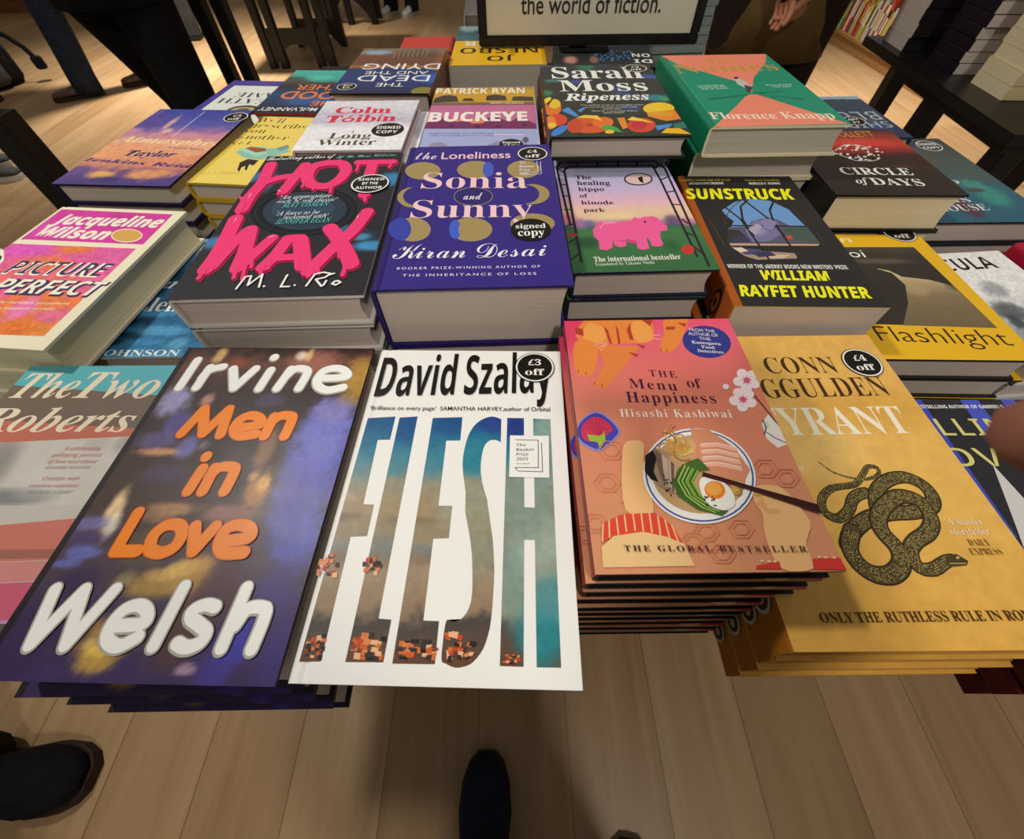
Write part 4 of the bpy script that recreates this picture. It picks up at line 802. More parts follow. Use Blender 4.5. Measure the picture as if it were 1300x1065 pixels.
  ('p','#e04a38',[53,158,72,265,208,321,389,324,474,245,502,148,425,187,294,218,127,196]),
  ('l','#f3c080',0.9,[78,265,61,169]),
  ('l','#f3c080',0.9,[115,282,104,191]),
  ('l','#f3c080',0.9,[160,296,156,206]),
  ('l','#f3c080',0.9,[208,315,204,222]),
  ('l','#f3c080',0.9,[258,321,254,226]),
  ('l','#f3c080',0.9,[306,322,299,223]),
  ('l','#f3c080',0.9,[353,320,346,215]),
  ('l','#f3c080',0.9,[399,308,389,195]),
  ('l','#f3c080',0.9,[434,281,436,181]),
  ('l','#f3c080',0.9,[466,251,480,161]),
  ('p','#ecc488',[51,140,127,196,294,218,425,187,508,148,535,35,45,33]),
  ('p','#efbb7e',[1012,472,1038,481,1072,483,1107,482,1136,478,1155,473,1169,467,1182,455,1195,434,1212,397,1230,350,1244,303,1251,265,1246,239,1233,218,1218,201,1205,184,1196,170,1186,159,1178,146,1171,128,1170,101,1173,67,1172,35,1158,14,1124,3,1075,0,1025,1,990,16,973,46,967,91,967,141,969,184,974,219,983,250,993,278,999,303,997,326,990,344,984,362,981,381,983,404,988,430,997,455]),
  ('p','#e2a868',[983,368,1031,308,1099,310,1114,335,1042,339,1038,417]),
  ('p','#d83a34',[864,32,992,53,989,14,853,16]),
  ('p','#d83a34',[1172,62,1326,66,1329,4,1157,11]),
  ('e','#f6d8a0',90.1,5.4,1.0,-0.0,-0.2,-0.5,8),
  ('e','#f6d8a0',94.0,5.2,1.0,-0.0,-0.2,-0.5,8),
  ('e','#f6d8a0',96.9,5.1,1.0,-0.0,-0.2,-0.5,8),
  ('e','#f6d8a0',121.6,7.1,1.0,-0.0,-0.2,-0.5,8),
  ('e','#f6d8a0',124.9,6.9,1.0,-0.0,-0.2,-0.5,8),
  ('e','#f6d8a0',129.3,6.7,1.0,-0.0,-0.2,-0.5,8),
  ('e','#f4f1ea',71.0,56.9,33.8,-2.2,-8.0,-31.2,40),
  ('e','#3f56a0',71.0,56.8,32.6,-2.1,-7.7,-30.0,40),
  ('e','#f4f1ea',71.0,56.8,31.5,-2.1,-7.5,-29.0,40),
  ('e','#c9a070',70.7,57.3,28.3,-1.9,-6.6,-25.8,36),
  ('p','#d9906c',[743,881,856,872,984,734,1029,582,964,502,840,524,738,588,718,723]),
  ('l','#f0b49a',2.2,[775,750,879,755,988,719]),
  ('l','#f6dccb',0.7,[779,765,884,770,993,734]),
  ('l','#f0b49a',2.2,[767,704,866,709,983,674]),
  ('l','#f6dccb',0.7,[771,719,871,724,987,688]),
  ('l','#f0b49a',2.2,[760,659,854,665,977,629]),
  ('l','#f6dccb',0.7,[764,674,858,679,981,644]),
  ('l','#f0b49a',2.2,[752,616,841,621,971,586]),
  ('l','#f6dccb',0.7,[756,630,846,636,976,600]),
  ('l','#d2a050',1.2,[558,766,569,783,588,793,609,796,627,789,639,776]),
  ('l','#c89048',1.2,[576,798,590,800,603,797,611,788,614,777,611,765]),
  ('l','#d2a050',1.2,[625,813,631,824,643,833,657,836,670,833,679,825]),
  ('l','#d2a050',1.2,[657,683,636,689,621,703,617,722,624,741,640,758]),
  ('l','#d2a050',1.2,[561,744,559,755,564,766,573,775,586,779,598,778]),
  ('l','#e0b868',1.2,[719,706,692,708,670,721,659,742,661,766,676,789]),
  ('l','#e0b868',1.2,[625,796,600,795,578,805,564,823,563,846,573,868]),
  ('l','#e0b868',1.2,[574,744,601,763,634,770,666,762,687,743,695,716]),
  ('l','#c89048',1.2,[684,803,685,784,676,765,659,752,637,746,616,749]),
  ('l','#e0b868',1.2,[616,744,605,759,602,777,610,796,627,810,648,816]),
  ('l','#d2a050',1.2,[641,711,626,700,607,695,589,699,576,709,570,724]),
  ('l','#d2a050',1.2,[556,793,576,791,592,781,601,765,599,747,588,731]),
  ('l','#d2a050',1.2,[620,729,634,726,644,718,648,707,645,694,636,684]),
  ('l','#a87838',1.2,[558,850,589,845,613,827,623,800,617,772,598,748]),
  ('l','#c89048',1.2,[628,844,617,854,612,868,615,884,626,897,642,905]),
  ('l','#d2a050',1.2,[696,753,683,731,661,715,634,709,609,714,590,730]),
  ('l','#d2a050',1.2,[562,731,570,739,581,743,592,742,601,737,606,728]),
  ('l','#e0b868',1.2,[722,785,732,762,728,736,711,713,685,699,656,696]),
  ('l','#d2a050',1.2,[653,728,637,720,619,719,604,725,594,736,592,752]),
  ('l','#c89048',1.2,[636,777,650,771,658,760,659,746,652,733,640,723]),
  ('l','#a87838',1.2,[673,654,643,648,615,654,595,671,587,696,594,722]),
  ('l','#c89048',1.2,[517,633,512,652,519,672,536,688,558,697,582,696]),
  ('l','#c89048',1.2,[600,777,609,758,605,737,591,719,570,707,546,705]),
  ('l','#e0b868',1.2,[707,782,716,755,708,727,687,703,657,689,624,688]),
  ('l','#c89048',1.2,[630,753,643,760,658,763,671,759,680,749,683,737]),
  ('l','#c89048',1.2,[509,724,503,737,506,752,516,765,531,773,548,774]),
  ('l','#d2a050',1.0,[904,464,897,467,892,472,892,479,896,486,903,492]),
  ('l','#a87838',1.0,[905,486,893,479,879,476,867,479,858,487,856,498]),
  ('l','#d2a050',1.0,[906,433,889,428,872,429,860,437,854,449,856,463]),
  ('l','#e0b868',1.0,[888,484,895,476,896,467,892,457,882,449,870,445]),
  ('l','#d2a050',1.0,[903,457,884,465,874,480,875,499,886,517,905,530]),
  ('l','#e0b868',1.0,[919,464,909,454,896,447,881,445,868,450,860,459]),
  ('l','#e0b868',1.0,[942,497,933,485,918,477,901,474,887,478,877,488]),
  ('l','#d2a050',1.0,[875,459,887,466,900,468,913,465,921,457,923,447]),
  ('l','#d2a050',1.0,[905,432,889,432,876,437,869,448,870,461,878,473]),
  ('l','#d2a050',1.0,[1037,433,1029,425,1018,420,1007,420,998,424,992,431]),
  ('l','#a87838',1.0,[873,489,893,494,913,491,926,481,932,466,927,449]),
  ('l','#a87838',1.0,[911,468,922,460,925,447,921,434,910,423,895,416]),
  ('l','#d2a050',1.0,[886,514,899,506,905,493,903,478,892,464,876,456]),
  ('l','#e0b868',1.0,[861,425,846,424,833,429,826,439,825,451,832,463]),
  ('p','#a88a72',[477,741,547,705,563,528,516,435,435,494,398,581]),
  ('l','#7a6050',1.0,[474,725,467,620,474,519]),
  ('l','#7a6050',1.0,[483,715,475,611,479,512]),
  ('l','#7a6050',1.0,[492,706,483,602,484,505]),
  ('l','#7a6050',1.0,[502,696,490,593,490,498]),
  ('l','#c8b098',1.0,[511,686,498,583,495,490]),
  ('l','#c8b098',1.0,[520,676,506,574,500,483]),
  ('l','#c8b098',1.0,[529,667,513,565,505,476]),
  ('l','#b89a80',1.0,[538,657,521,556,510,469]),
  ('l','#c8b098',1.0,[547,647,528,547,515,462]),
  ('l','#7a6050',1.0,[556,638,536,538,520,455]),
  ('l','#7a6050',1.0,[565,628,543,529,525,447]),
  ('l','#c8b098',1.0,[574,619,550,520,530,440]),
  ('p','#1d1614',[378,583,403,685,460,726,469,665,432,579,445,507,402,531]),
  ('p','#4a6a2a',[656,637,730,662,778,585,665,564,599,512,606,429,716,357,808,327,762,298,634,336,539,420,530,502,592,597]),
  ('l','#3a5a24',1.1,[624,617,553,514,579,424,650,348,718,319]),
  ('l','#a0c060',1.1,[633,612,565,514,590,423,663,350,729,322]),
  ('l','#3a5a24',1.1,[643,607,577,513,602,423,676,352,740,325]),
  ('l','#a0c060',1.1,[653,602,589,512,613,422,689,354,751,328]),
  ('l','#3a5a24',1.1,[662,597,600,511,625,421,703,355,762,332]),
  ('l','#86b048',1.1,[672,592,612,511,636,421,716,357,773,335]),
  ('l','#6f9838',1.1,[681,587,624,510,648,420,729,359,784,338]),
  ('l','#3a5a24',1.1,[691,582,636,509,659,419,742,361,795,341]),
  ('l','#86b048',1.1,[701,577,647,508,671,419,755,363,806,344]),
  ('p','#f4efe4',[690,506,699,519,709,529,723,535,738,538,758,536,781,531,804,522,823,511,838,497,851,479,861,460,867,440,870,420,869,399,864,378,856,362,842,350,823,340,803,333,784,330,766,332,747,338,730,346,716,357,704,371,694,387,687,406,682,425,681,445,681,467,685,488]),
  ('e','#e8862a',76.8,45.3,6.1,-0.4,-1.6,-5.6,20),
  ('e','#f2a94e',76.3,46.0,4.6,-0.3,-1.1,-4.1,18),
  ('e','#2a201c',74.1,39.4,0.5,-0.0,-0.2,-0.6,6),
  ('e','#2a201c',73.1,39.0,0.5,-0.0,-0.2,-0.6,6),
  ('e','#2a201c',69.7,41.1,0.5,-0.0,-0.2,-0.7,6),
  ('e','#2a201c',69.7,36.6,0.5,-0.0,-0.2,-0.6,6),
  ('e','#2a201c',71.3,40.9,0.5,-0.0,-0.2,-0.7,6),
  ('e','#2a201c',69.4,39.8,0.5,-0.0,-0.2,-0.6,6),
  ('e','#2a201c',74.4,39.0,0.5,-0.0,-0.2,-0.6,6),
  ('e','#2a201c',74.7,39.8,0.5,-0.0,-0.2,-0.6,6),
  ('e','#2a201c',74.4,35.7,0.5,-0.0,-0.2,-0.6,6),
  ('e','#2a201c',73.6,35.9,0.5,-0.0,-0.2,-0.6,6),
  ('e','#2a201c',69.2,35.9,0.5,-0.0,-0.2,-0.6,6),
  ('e','#2a201c',69.0,39.4,0.5,-0.0,-0.2,-0.6,6),
  ('e','#2a201c',73.7,40.6,0.5,-0.0,-0.2,-0.6,6),
  ('e','#2a201c',70.4,40.8,0.5,-0.0,-0.2,-0.7,6),
  ('e','#2a201c',48.7,54.7,0.5,-0.0,-0.1,-0.7,6),
  ('e','#2a201c',47.8,49.4,0.5,-0.0,-0.1,-0.7,6),
  ('e','#2a201c',53.3,52.1,0.5,-0.0,-0.2,-0.7,6),
  ('e','#2a201c',51.7,50.2,0.5,-0.0,-0.1,-0.7,6),
  ('e','#2a201c',50.4,46.5,0.5,-0.0,-0.1,-0.7,6),
  ('e','#2a201c',47.9,45.4,0.5,-0.0,-0.1,-0.7,6),
  ('e','#2a201c',50.6,52.3,0.5,-0.0,-0.1,-0.7,6),
  ('e','#2a201c',48.1,45.6,0.5,-0.0,-0.1,-0.7,6),
  ('e','#2a201c',49.7,49.7,0.5,-0.0,-0.1,-0.7,6),
  ('e','#2a201c',50.0,42.5,0.5,-0.0,-0.1,-0.7,6),
  ('e','#2a201c',49.4,52.0,0.5,-0.0,-0.1,-0.7,6),
  ('e','#2a201c',49.0,45.7,0.5,-0.0,-0.1,-0.7,6),
  ('e','#2a201c',52.2,50.0,0.5,-0.0,-0.1,-0.7,6),
  ('e','#2a201c',49.7,50.4,0.5,-0.0,-0.1,-0.7,6),
  ('l','#4a2222',1.6,[727,545,987,453,1330,310]),
  ('l','#3a1818',1.6,[733,559,991,466,1335,350]),
  ('p','#3a1a1a',[1051,436,1331,354,1331,304,1173,376]),
  ('t','THE GLOBAL BESTSELLER','s','#4a2430',17.3,116.0,11.2,3.1,0,-1.6,1.35),
 ],
 'E': [
  ('g',None,3,[(0,'#dfaa4c'),(0.5,'#e4b45e'),(1,'#e4b25a')],[(63.5,140.8,52.7,40.8,'#eec67a',0.6),(154.4,117.4,42.1,50.0,'#e8b85c',0.6),(130.8,168.2,74.1,24.3,'#d29838',0.4)],0.22,7,16),
  ('t','CONN','s','#4a2d10',63.7,127.3,206.4,18.9,-0.006,-0.1),
  ('t','IGGULDEN','s','#4a2d10',42.6,159.0,179.7,20.4,-0.006,1.7),
  ('t','TYRANT','s','#f3ead2',35.7,155.9,143.9,26.3,-0.006,0.8),
  ('t','of','i','#efe0c0',50.3,56.6,114.0,4.6,0,-0.0),
  ('k',[691,1204,708,1181,732,1149,761,1121,795,1102,833,1087,871,1076,908,1068,944,1063,980,1063,1019,1072,1058,1086,1087,1102,1102,1120,1107,1139,1103,1153,1089,1162,1066,1167,1042,1164,1020,1150,997,1127,971,1103,942,1075,910,1046,869,1023,814,1013,750,1008,694,998,650,977,613,951,585,922,566,889,555,854,556,824,571,801,597,783,626,776,660,786,697,807,732,832,758,861,781,894,809,921,847,942,889,956,925,960,952,943,973,916,987,896],[0.7,0.9,1.0,1.2,1.3,1.5,1.6,1.8,2.0,2.1,2.3,2.4,2.6,2.7,2.9,3.0,3.1,3.3,3.4,3.5,3.7,3.8,3.9,4.1,4.2,4.4,4.5,4.7,4.9,5.0,5.2,5.4,5.5,5.7,5.9,6.0,6.2,6.4,6.5,6.7,6.9,7.0,7.2,7.4,7.5,7.7,7.9,8.0,8.2]),
  ('k',[929,847,942,878,963,922,991,963,1029,997,1075,1028,1122,1052,1171,1068,1222,1076,1267,1075,1306,1062,1338,1039,1362,1013,1375,984,1378,951,1373,920,1360,892,1337,867,1306,846,1265,831,1215,822,1161,814,1104,811,1044,811,985,807,930,798,876,786,824,768,768,741,713,708,669,676,638,643,616,611,602,588],[8.4,8.5,8.5,8.6,8.6,8.7,8.7,8.8,8.8,8.9,8.9,9.0,9.1,9.1,9.2,9.2,9.3,9.3,9.4,9.4,9.5,9.5,9.6,9.7,9.7,9.8,9.8,9.9,9.9,10.0,10.0,10.1,10.1,10.2]),
  ('k',[681,691,660,664,632,626,611,588,604,554,605,520,613,489,627,461,649,436,676,418,710,408,749,405,788,410,825,424,862,446,891,472,909,502,919,536,922,570,912,605,895,639,883,673,881,703,885,732,897,762,918,793,947,824,984,854,1031,885,1086,914,1138,930,1187,929,1232,916,1263,891,1276,852,1275,804,1265,761,1245,727,1215,697,1183,672,1147,653,1108,637,1073,620,1043,600,1016,579,998,553,987,520,984,483,991,456,1010,443,1040,438,1073,440,1111,452,1152,472,1188,487,1214,496,1235,500,1249,503],[10.4,10.4,10.4,10.4,10.4,10.4,10.5,10.5,10.5,10.5,10.5,10.5,10.5,10.5,10.5,10.5,10.5,10.5,10.6,10.6,10.6,10.6,10.6,10.6,10.5,10.4,10.3,10.2,10.1,10.1,10.0,9.9,9.8,9.7,9.6,9.5,9.4,9.4,9.3,9.2,9.1,9.0,8.9,8.8,8.7,8.7,8.5,8.3,8.1,7.8,7.6,7.4,7.1,6.9,6.7,6.5,6.2,6.0]),
  ('p','#4a3f26',[1209,520,1285,533,1334,490,1307,463,1217,455,1172,463]),
  ('e','#c8b868',127.9,51.0,1.2,-0.0,-0.5,-0.8,8),
  ('l','#b8a45a',0.6,[1205,475,1306,474]),
  ('t','ONLY THE RUTHLESS RULE IN ROME','s','#4a2d10',22.6,156.6,14.7,5.5,0,0.3),
  ('t',"'A master",'s','#f0e4c8',135.0,159.5,72.3,4.7,-0.012,-0.1),
  ('t',"storyteller'",'s','#f0e4c8',133.7,160.5,65.6,4.8,-0.012,-0.1),
  ('t','DAILY','s','#5a3a18',141.3,155.2,58.2,4.4,-0.016,-0.0),
  ('t','EXPRESS','s','#5a3a18',138.4,159.2,52.6,4.3,-0.016,-0.1),
  ('s',151.7,217.3,16.9,16.4,['£4','off'],'#f2efe8','#17130f','#f6f3ea','s'),
 ],
 'F': [
  ('p','#4a55b8',[497,2100,656,2100,620,1621,466,1621]),
  ('p','#4a55b8',[855,2100,974,2100,937,1727,810,1706]),
  ('p','#3f4cae',[98,2100,154,2100,133,898,58,882]),
  ('p','#cfcbc8',[352,1470,400,1130,342,703,82,702,187,995]),
  ('t','BESTSELLING AUTHOR OF GABRIEL’S','b','#f0efe8',6.1,83.0,200.8,3.6,0,0.0),
  ('t','BELLINI','b','#d6cf78',-21.2,84.7,173.0,16.9,-0.02,0.1),
  ('t','LOVE','b','#d6cf78',-15.7,63.9,144.9,16.7,-0.02,0.2),
 ],
 'G': [
  ('p','#d8399c',[75,2102,1461,2086,1481,1502,73,1502]),
  ('g',[75,2102,1461,2086,1481,1502,73,1502],3,[(0,'#d8389a'),(1,'#d23a9c')],[(16.3,170.3,31.3,15.9,'#e050b0',0.7),(97.3,192.6,32.6,15.9,'#c83090',0.6)],0.3,2,12),
  ('g',[34,1419,1455,1427,1458,156,950,139,341,139,108,590],2.4,[(0,'#e8842e'),(0.3,'#e87a44'),(0.5,'#e0609a'),(1,'#e25aa0')],[(97.4,46.6,15.1,17.4,'#e878b8',0.9),(134.7,40.2,20.0,11.2,'#e46aa4',0.8),(113.3,20.1,19.4,16.2,'#e67830',0.9),(29.3,132.9,29.9,14.7,'#e058c0',0.9),(79.6,137.8,22.7,10.8,'#ea8038',0.9),(131.4,130.6,11.3,13.8,'#e068a8',0.8),(66.1,112.6,36.6,13.8,'#e87840',0.8),(139.5,80.5,21.3,18.3,'#e2609c',0.7),(63.0,73.7,15.6,18.9,'#e858a8',0.8),(140.8,20.1,16.2,10.7,'#ea8a3a',0.8)],0.6,6,10),
  ('t','Jacqueline','si','#f6efd8',16.3,144.6,180.6,21.3,0.02,1.3),
  ('t','Wilson','si','#f6efd8',17.5,99.8,156.5,20.8,0.02,-0.8),
  ('e','#f0e6c8',119.6,164.9,17.2,1.7,8.7,-12.3,24),
  ('e','#d8a850',119.6,164.9,15.7,1.6,7.6,-10.8,24),
  ('p','#f2ead0',[0,1063,0,1327,65,1292,199,1140,217,1055,256,864]),
  ('p','#3a2d50',[152,1021,30,1243,133,1193,193,1082]),
  ('t','PICTURE','si','#f6efd8',34.9,139.6,93.3,21.6,0.03,2.1),
  ('t','PICTURE','si','#3a2f58',35.8,141.0,94.4,20.5,-0.01,2.1),
  ('t','PERFECT','si','#3a2f58',48.6,156.8,64.8,22.3,0.04,2.2),
  ('t','PERFECT','si','#f6efd8',45.5,153.9,66.5,20.3,0,2.2),
  ('t','Seen for the whole girl patterns','si','#f3dfc0',55.5,138.1,51.6,3.7,-0.01,3.3),
  ('t','as a treasure to read','si','#f3dfc0',67.6,128.9,44.1,3.6,-0.01,3.2),
 ],
 'H': [
  ('g',None,2.2,[(0,'#4a9ac0'),(0.1,'#2a6a98'),(0.3,'#27648e'),(0.5,'#2d6d9c'),(0.62,'#1c3c5c'),(0.8,'#4a7ca4'),(0.9,'#d8dcd8'),(1,'#5a86b8')],[(21.2,184.3,17.7,16.2,'#d8dcd4',0.8),(27.6,152.2,12.8,11.3,'#3f6f9c',0.8),(27.7,50.8,22.3,8.9,'#123048',0.9),(38.9,61.1,30.2,6.7,'#5ab0d8',0.6),(31.6,30.5,25.3,5.6,'#0e2a40',0.9),(61.6,34.7,29.1,8.4,'#62b0d8',0.7),(87.9,17.0,10.6,7.9,'#7ac0e0',0.6),(22.7,21.0,14.3,5.5,'#0f2c44',0.8),(54.8,20.2,21.4,4.9,'#3f92c4',0.7),(59.3,77.1,15.4,12.4,'#1c3c5c',0.8),(28.1,101.1,12.0,13.4,'#24405c',0.8)],0.7,4,9),
  ('t','Clear','bi','#f4f1ea',-13.8,48.1,102.2,18.4,0,-1.6),
  ('t','Elena','s','#f4f1ea',15.4,77.0,64.9,21.2,0,-1.6),
  ('t','JOHNSON','s','#eef0ee',12.6,95.8,2.6,8.0,0,-1.9),
 ],
 'I': [
  ('g',None,2.2,[(0,'#2a292c'),(1,'#29282c')],[(4.4,80.0,34.4,7.8,'#3f90d0',0.0),(148.4,184.5,15.1,16.9,'#3fa0e0',0.8),(152.1,66.1,22.6,8.3,'#4aa8e8',0.8),(137.7,80.1,10.7,5.9,'#5ab8f0',0.7),(23.3,89.4,10.5,9.6,'#3f8fd0',0.8),(5.7,77.1,10.2,10.7,'#4a9fe0',0.7),(22.4,183.8,6.3,21.7,'#4a80c0',0.7),(1.0,196.2,8.5,13.8,'#5aa0e0',0.6),(116.9,94.9,7.3,9.4,'#3f8fd0',0.6)],0.2,1,12),
  ('l','#2f6a98',0.35,[1212,918,1555,606]),
  ('l','#2f6a98',0.35,[1295,1669,1513,2071]),
  ('l','#2f6a98',0.35,[1224,931,1549,644]),
  ('l','#2f6a98',0.35,[1315,1678,1519,2016]),
  ('l','#2f6a98',0.35,[1236,944,1544,684]),
  ('l','#2f6a98',0.35,[1335,1687,1525,1961]),
  ('l','#2f6a98',0.35,[1248,957,1539,723]),
  ('l','#2f6a98',0.35,[1354,1696,1531,1908]),
  ('l','#2f6a98',0.35,[1260,970,1533,764]),
  ('l','#2f6a98',0.35,[1374,1705,1537,1855]),
  ('l','#2f6a98',0.35,[1273,983,1528,805]),
  ('l','#2f6a98',0.35,[1394,1714,1543,1804]),
  ('l','#2f6a98',0.35,[1285,996,1522,846]),
  ('l','#2f6a98',0.35,[1414,1723,1548,1753]),
  ('e','#17171a',73.4,128.9,51.6,1.6,12.4,-46.0,40),
  ('e','#222226',73.5,128.6,48.7,1.5,11.4,-42.4,40),
  ('e','#17171a',73.5,128.4,44.9,1.4,10.6,-39.5,40),
  ('e','#2b3a48',74.5,128.1,40.5,1.2,9.2,-34.5,36),
  ('e','#33485a',71.8,131.0,30.7,1.0,6.4,-23.5,30),
  ('l','#a81446',14,[126,2202,162,1802,133,1536,141,1276]),
  ('l','#a81446',13,[517,2171,473,1857,443,1606]),
  ('l','#a81446',12,[183,1802,341,1904,507,1924]),
  ('l','#a81446',14,[747,2200,908,2188,994,2035,969,1833,862,1694,695,1738,609,1906,618,2127,747,2200]),
  ('l','#a81446',12,[1099,2197,1271,2194,1477,2194]),
  ('l','#a81446',13,[1264,2165,1268,1845,1279,1576,1291,1498]),
  ('l','#a81446',15,[144,1122,176,838,191,557,182,355]),
  ('l','#a81446',13,[213,392,267,696,342,934]),
  ('l','#a81446',14,[351,934,416,616,441,359]),
  ('l','#a81446',12,[449,359,519,564,595,789]),
  ('l','#a81446',13,[743,763,709,541,654,362]),
  ('l','#a81446',13,[741,769,854,772]),
  ('l','#a81446',15,[859,751,939,519,988,368]),
  ('l','#a81446',10,[727,484,838,496,940,488]),
  ('l','#a81446',15,[1084,921,1202,745,1335,500,1391,375]),
  ('l','#a81446',14,[1380,1184,1303,865,1190,632,1084,369,1055,296]),
  ('l','#a81446',4.6,[136,1366,140,1206]),
  ('l','#a81446',4,[42,1513,123,1402]),
  ('l','#a81446',4.4,[410,1645,411,1545]),
  ('l','#a81446',4,[736,1698,746,1617]),
  ('l','#a81446',4.2,[914,1746,935,1552]),
  ('l','#a81446',4,[611,1819,618,1673]),
  ('l','#a81446',4,[1110,2134,1112,1994]),
  ('l','#a81446',4,[1470,2150,1459,2055]),
  ('l','#a81446',4.4,[1289,1537,1321,1374]),
  ('l','#a81446',5,[175,354,171,237]),
  ('l','#a81446',4,[224,404,234,327]),
  ('l','#a81446',4.4,[433,359,461,229]),
  ('l','#a81446',4.2,[503,384,536,214]),
  ('l','#a81446',4,[531,460,559,361]),
  ('l','#a81446',4.4,[654,387,661,286]),
  ('l','#a81446',4,[685,463,710,339]),
  ('l','#a81446',4.4,[985,380,1016,325]),
  ('l','#a81446',4.2,[904,467,963,331]),
  ('l','#a81446',5,[1066,345,1073,227]),
  ('l','#a81446',4.2,[1102,394,1139,274]),
  ('l','#a81446',5,[1349,424,1350,231]),
  ('l','#a81446',4.4,[1402,400,1427,351]),
  ('l','#a81446',4,[1252,578,1265,473]),
  ('l','#f23a78',13,[103,2240,111,2161,124,2050,135,1934,140,1835,137,1759,127,1693,118,1630,112,1566,112,1493,115,1417,119,1350,121,1304]),
  ('l','#f23a78',12,[496,2209,487,2148,475,2063,463,1972,452,1891,443,1817,435,1743,428,1680,423,1637]),
  ('l','#f23a78',11,[161,1836,189,1856,229,1886,275,1916,320,1939,365,1951,413,1956,456,1958,486,1959]),
  ('l','#f23a78',13,[726,2239,757,2240,802,2242,849,2240,889,2226,919,2199,944,2161,964,2117,976,2072,980,2022,976,1968,966,1915,952,1867,932,1823,907,1781,877,1747,844,1726,805,1722,759,1730,714,1747,676,1771,647,1803,622,1844,602,1892,589,1941,581,1996,579,2058,584,2117,597,2165,624,2196,662,2216,700,2229,726,2239]),
  ('l','#f23a78',11,[1081,2235,1111,2235,1155,2234,1204,2233,1254,2233,1308,2233,1368,2233,1423,2232,1461,2232]),
  ('l','#f23a78',12,[1247,2203,1247,2142,1249,2056,1250,1963,1252,1879,1254,1803,1257,1727,1260,1659,1264,1607,1267,1573,1271,1551,1274,1538,1276,1528]),
  ('l','#f23a78',14,[125,1148,131,1095,140,1021,150,939,157,862,163,789,168,714,171,643,173,578,173,517,171,458,168,408,166,374]),
  ('l','#f23a78',12,[197,411,206,465,218,546,234,637,250,718,269,788,290,857,310,916,324,958]),
  ('l','#f23a78',13,[333,958,347,897,366,811,385,719,400,637,410,562,417,486,422,422,426,378]),
  ('l','#f23a78',11,[433,378,445,414,463,466,483,527,503,585,523,645,545,710,565,770,579,812]),
  ('l','#f23a78',12,[727,786,722,744,714,684,705,619,694,562,680,509,664,457,649,412,639,382]),
  ('l','#f23a78',12,[726,792,839,795]),
  ('l','#f23a78',14,[844,774,860,729,883,665,906,597,925,540,941,493,955,449,967,413,975,387]),
  ('l','#f23a78',9,[712,504,733,507,762,511,794,515,824,517,853,516,882,514,908,510,926,508]),
  ('l','#f23a78',14,[1070,946,1091,915,1121,872,1155,821,1188,768,1223,707,1260,640,1295,575,1323,521,1343,479,1359,443,1371,414,1379,394]),
  ('l','#f23a78',13,[1366,1211,1353,1149,1335,1062,1313,970,1290,890,1264,826,1235,769,1206,713,1177,653,1148,584,1118,509,1092,441,1071,389,1058,356,1050,337,1046,324,1042,315]),
  ('l','#f23a78',3.6,[116,1395,120,1233]),
  ('l','#f23a78',3,[20,1543,102,1431]),
  ('l','#f23a78',3.4,[390,1677,391,1576]),
  ('l','#f23a78',3,[718,1730,728,1648]),
  ('l','#f23a78',3.2,[896,1779,918,1583]),
  ('l','#f23a78',3,[591,1853,599,1705]),
  ('l','#f23a78',3,[1092,2172,1095,2030]),
  ('l','#f23a78',3,[1454,2188,1443,2092]),
  ('l','#f23a78',3.4,[1274,1567,1307,1404]),
  ('l','#f23a78',4,[158,374,155,255]),
  ('l','#f23a78',3,[207,424,218,345]),
  ('l','#f23a78',3.4,[418,378,446,247]),
  ('l','#f23a78',3.2,[487,404,521,232]),
  ('l','#f23a78',3,[516,480,544,380]),
  ('l','#f23a78',3.4,[639,406,647,304]),
  ('l','#f23a78',3,[670,483,695,358]),
  ('l','#f23a78',3.4,[972,400,1003,344]),
  ('l','#f23a78',3.2,[890,487,950,350]),
  ('l','#f23a78',4,[1053,364,1060,245]),
  ('l','#f23a78',3.2,[1090,414,1127,293]),
  ('l','#f23a78',4,[1337,444,1339,249]),
  ('l','#f23a78',3.4,[1391,419,1416,370]),
  ('l','#f23a78',3,[1240,600,1253,494]),
  ('l','#ffd0e0',0.8,[108,1606,116,1527]),
  ('l','#ffd0e0',0.8,[134,1148,135,1098]),
  ('l','#ffd0e0',0.8,[1291,1147,1290,1097]),
  ('l','#ffd0e0',0.8,[553,812,589,836]),
  ('l','#ffd0e0',0.8,[366,1655,403,1636]),
  ('t','Bestselling author of','c','#f2f0ea',3.0,78.1,232.1,8.7,0,3.5),
  ('t','If We Were Villains','c','#7ac8c8',80.9,148.1,233.3,6.2,0,3.1),
  ('t',"'An appropriate",'i','#e8eef0',43.9,94.9,147.3,7.7,0,1.7),
  ('t',"rock 'n' roll classic'",'i','#e8eef0',43.2,102.5,139.8,6.8,0,1.9),
  ('t','MAT OSMAN','i','#6ac8c0',50.8,96.5,131.6,8.4,0,1.4),
  ('t',"'A force to be",'i','#e8eef0',50.2,90.8,117.6,6.9,0,1.2),
  ('t',"reckoned with'",'i','#e8eef0',59.0,100.2,111.1,6.7,0,1.2),
  ('t','JENNIFER EGAN','i','#6ac8c0',53.6,104.9,102.7,8.2,0,1.4),
  ('l','#f6f4ee',1.8,[521,107,541,260,586,266,599,148,672,286,698,123]),
  ('l','#f6f4ee',1.8,[733,132,739,128]),
  ('l','#f6f4ee',1.8,[882,266,873,118,941,119]),
  ('l','#f6f4ee',1.8,[979,135,983,131]),
  ('l','#f6f4ee',1.8,[1077,121,1109,269,1175,289,1235,271,1206,224,1134,200,1201,112]),
  ('l','#f6f4ee',1.8,[1224,179,1214,123]),
  ('l','#f6f4ee',1.8,[1231,252,1266,271]),
  ('l','#f6f4ee',1.8,[1296,168,1279,139,1313,122,1345,153,1318,175,1296,168]),
  ('s',129.9,174.3,20.4,19.8,['SIGNED','BY THE','AUTHOR'],'#f2efe8','#1b191a','#f6f3ea','b'),
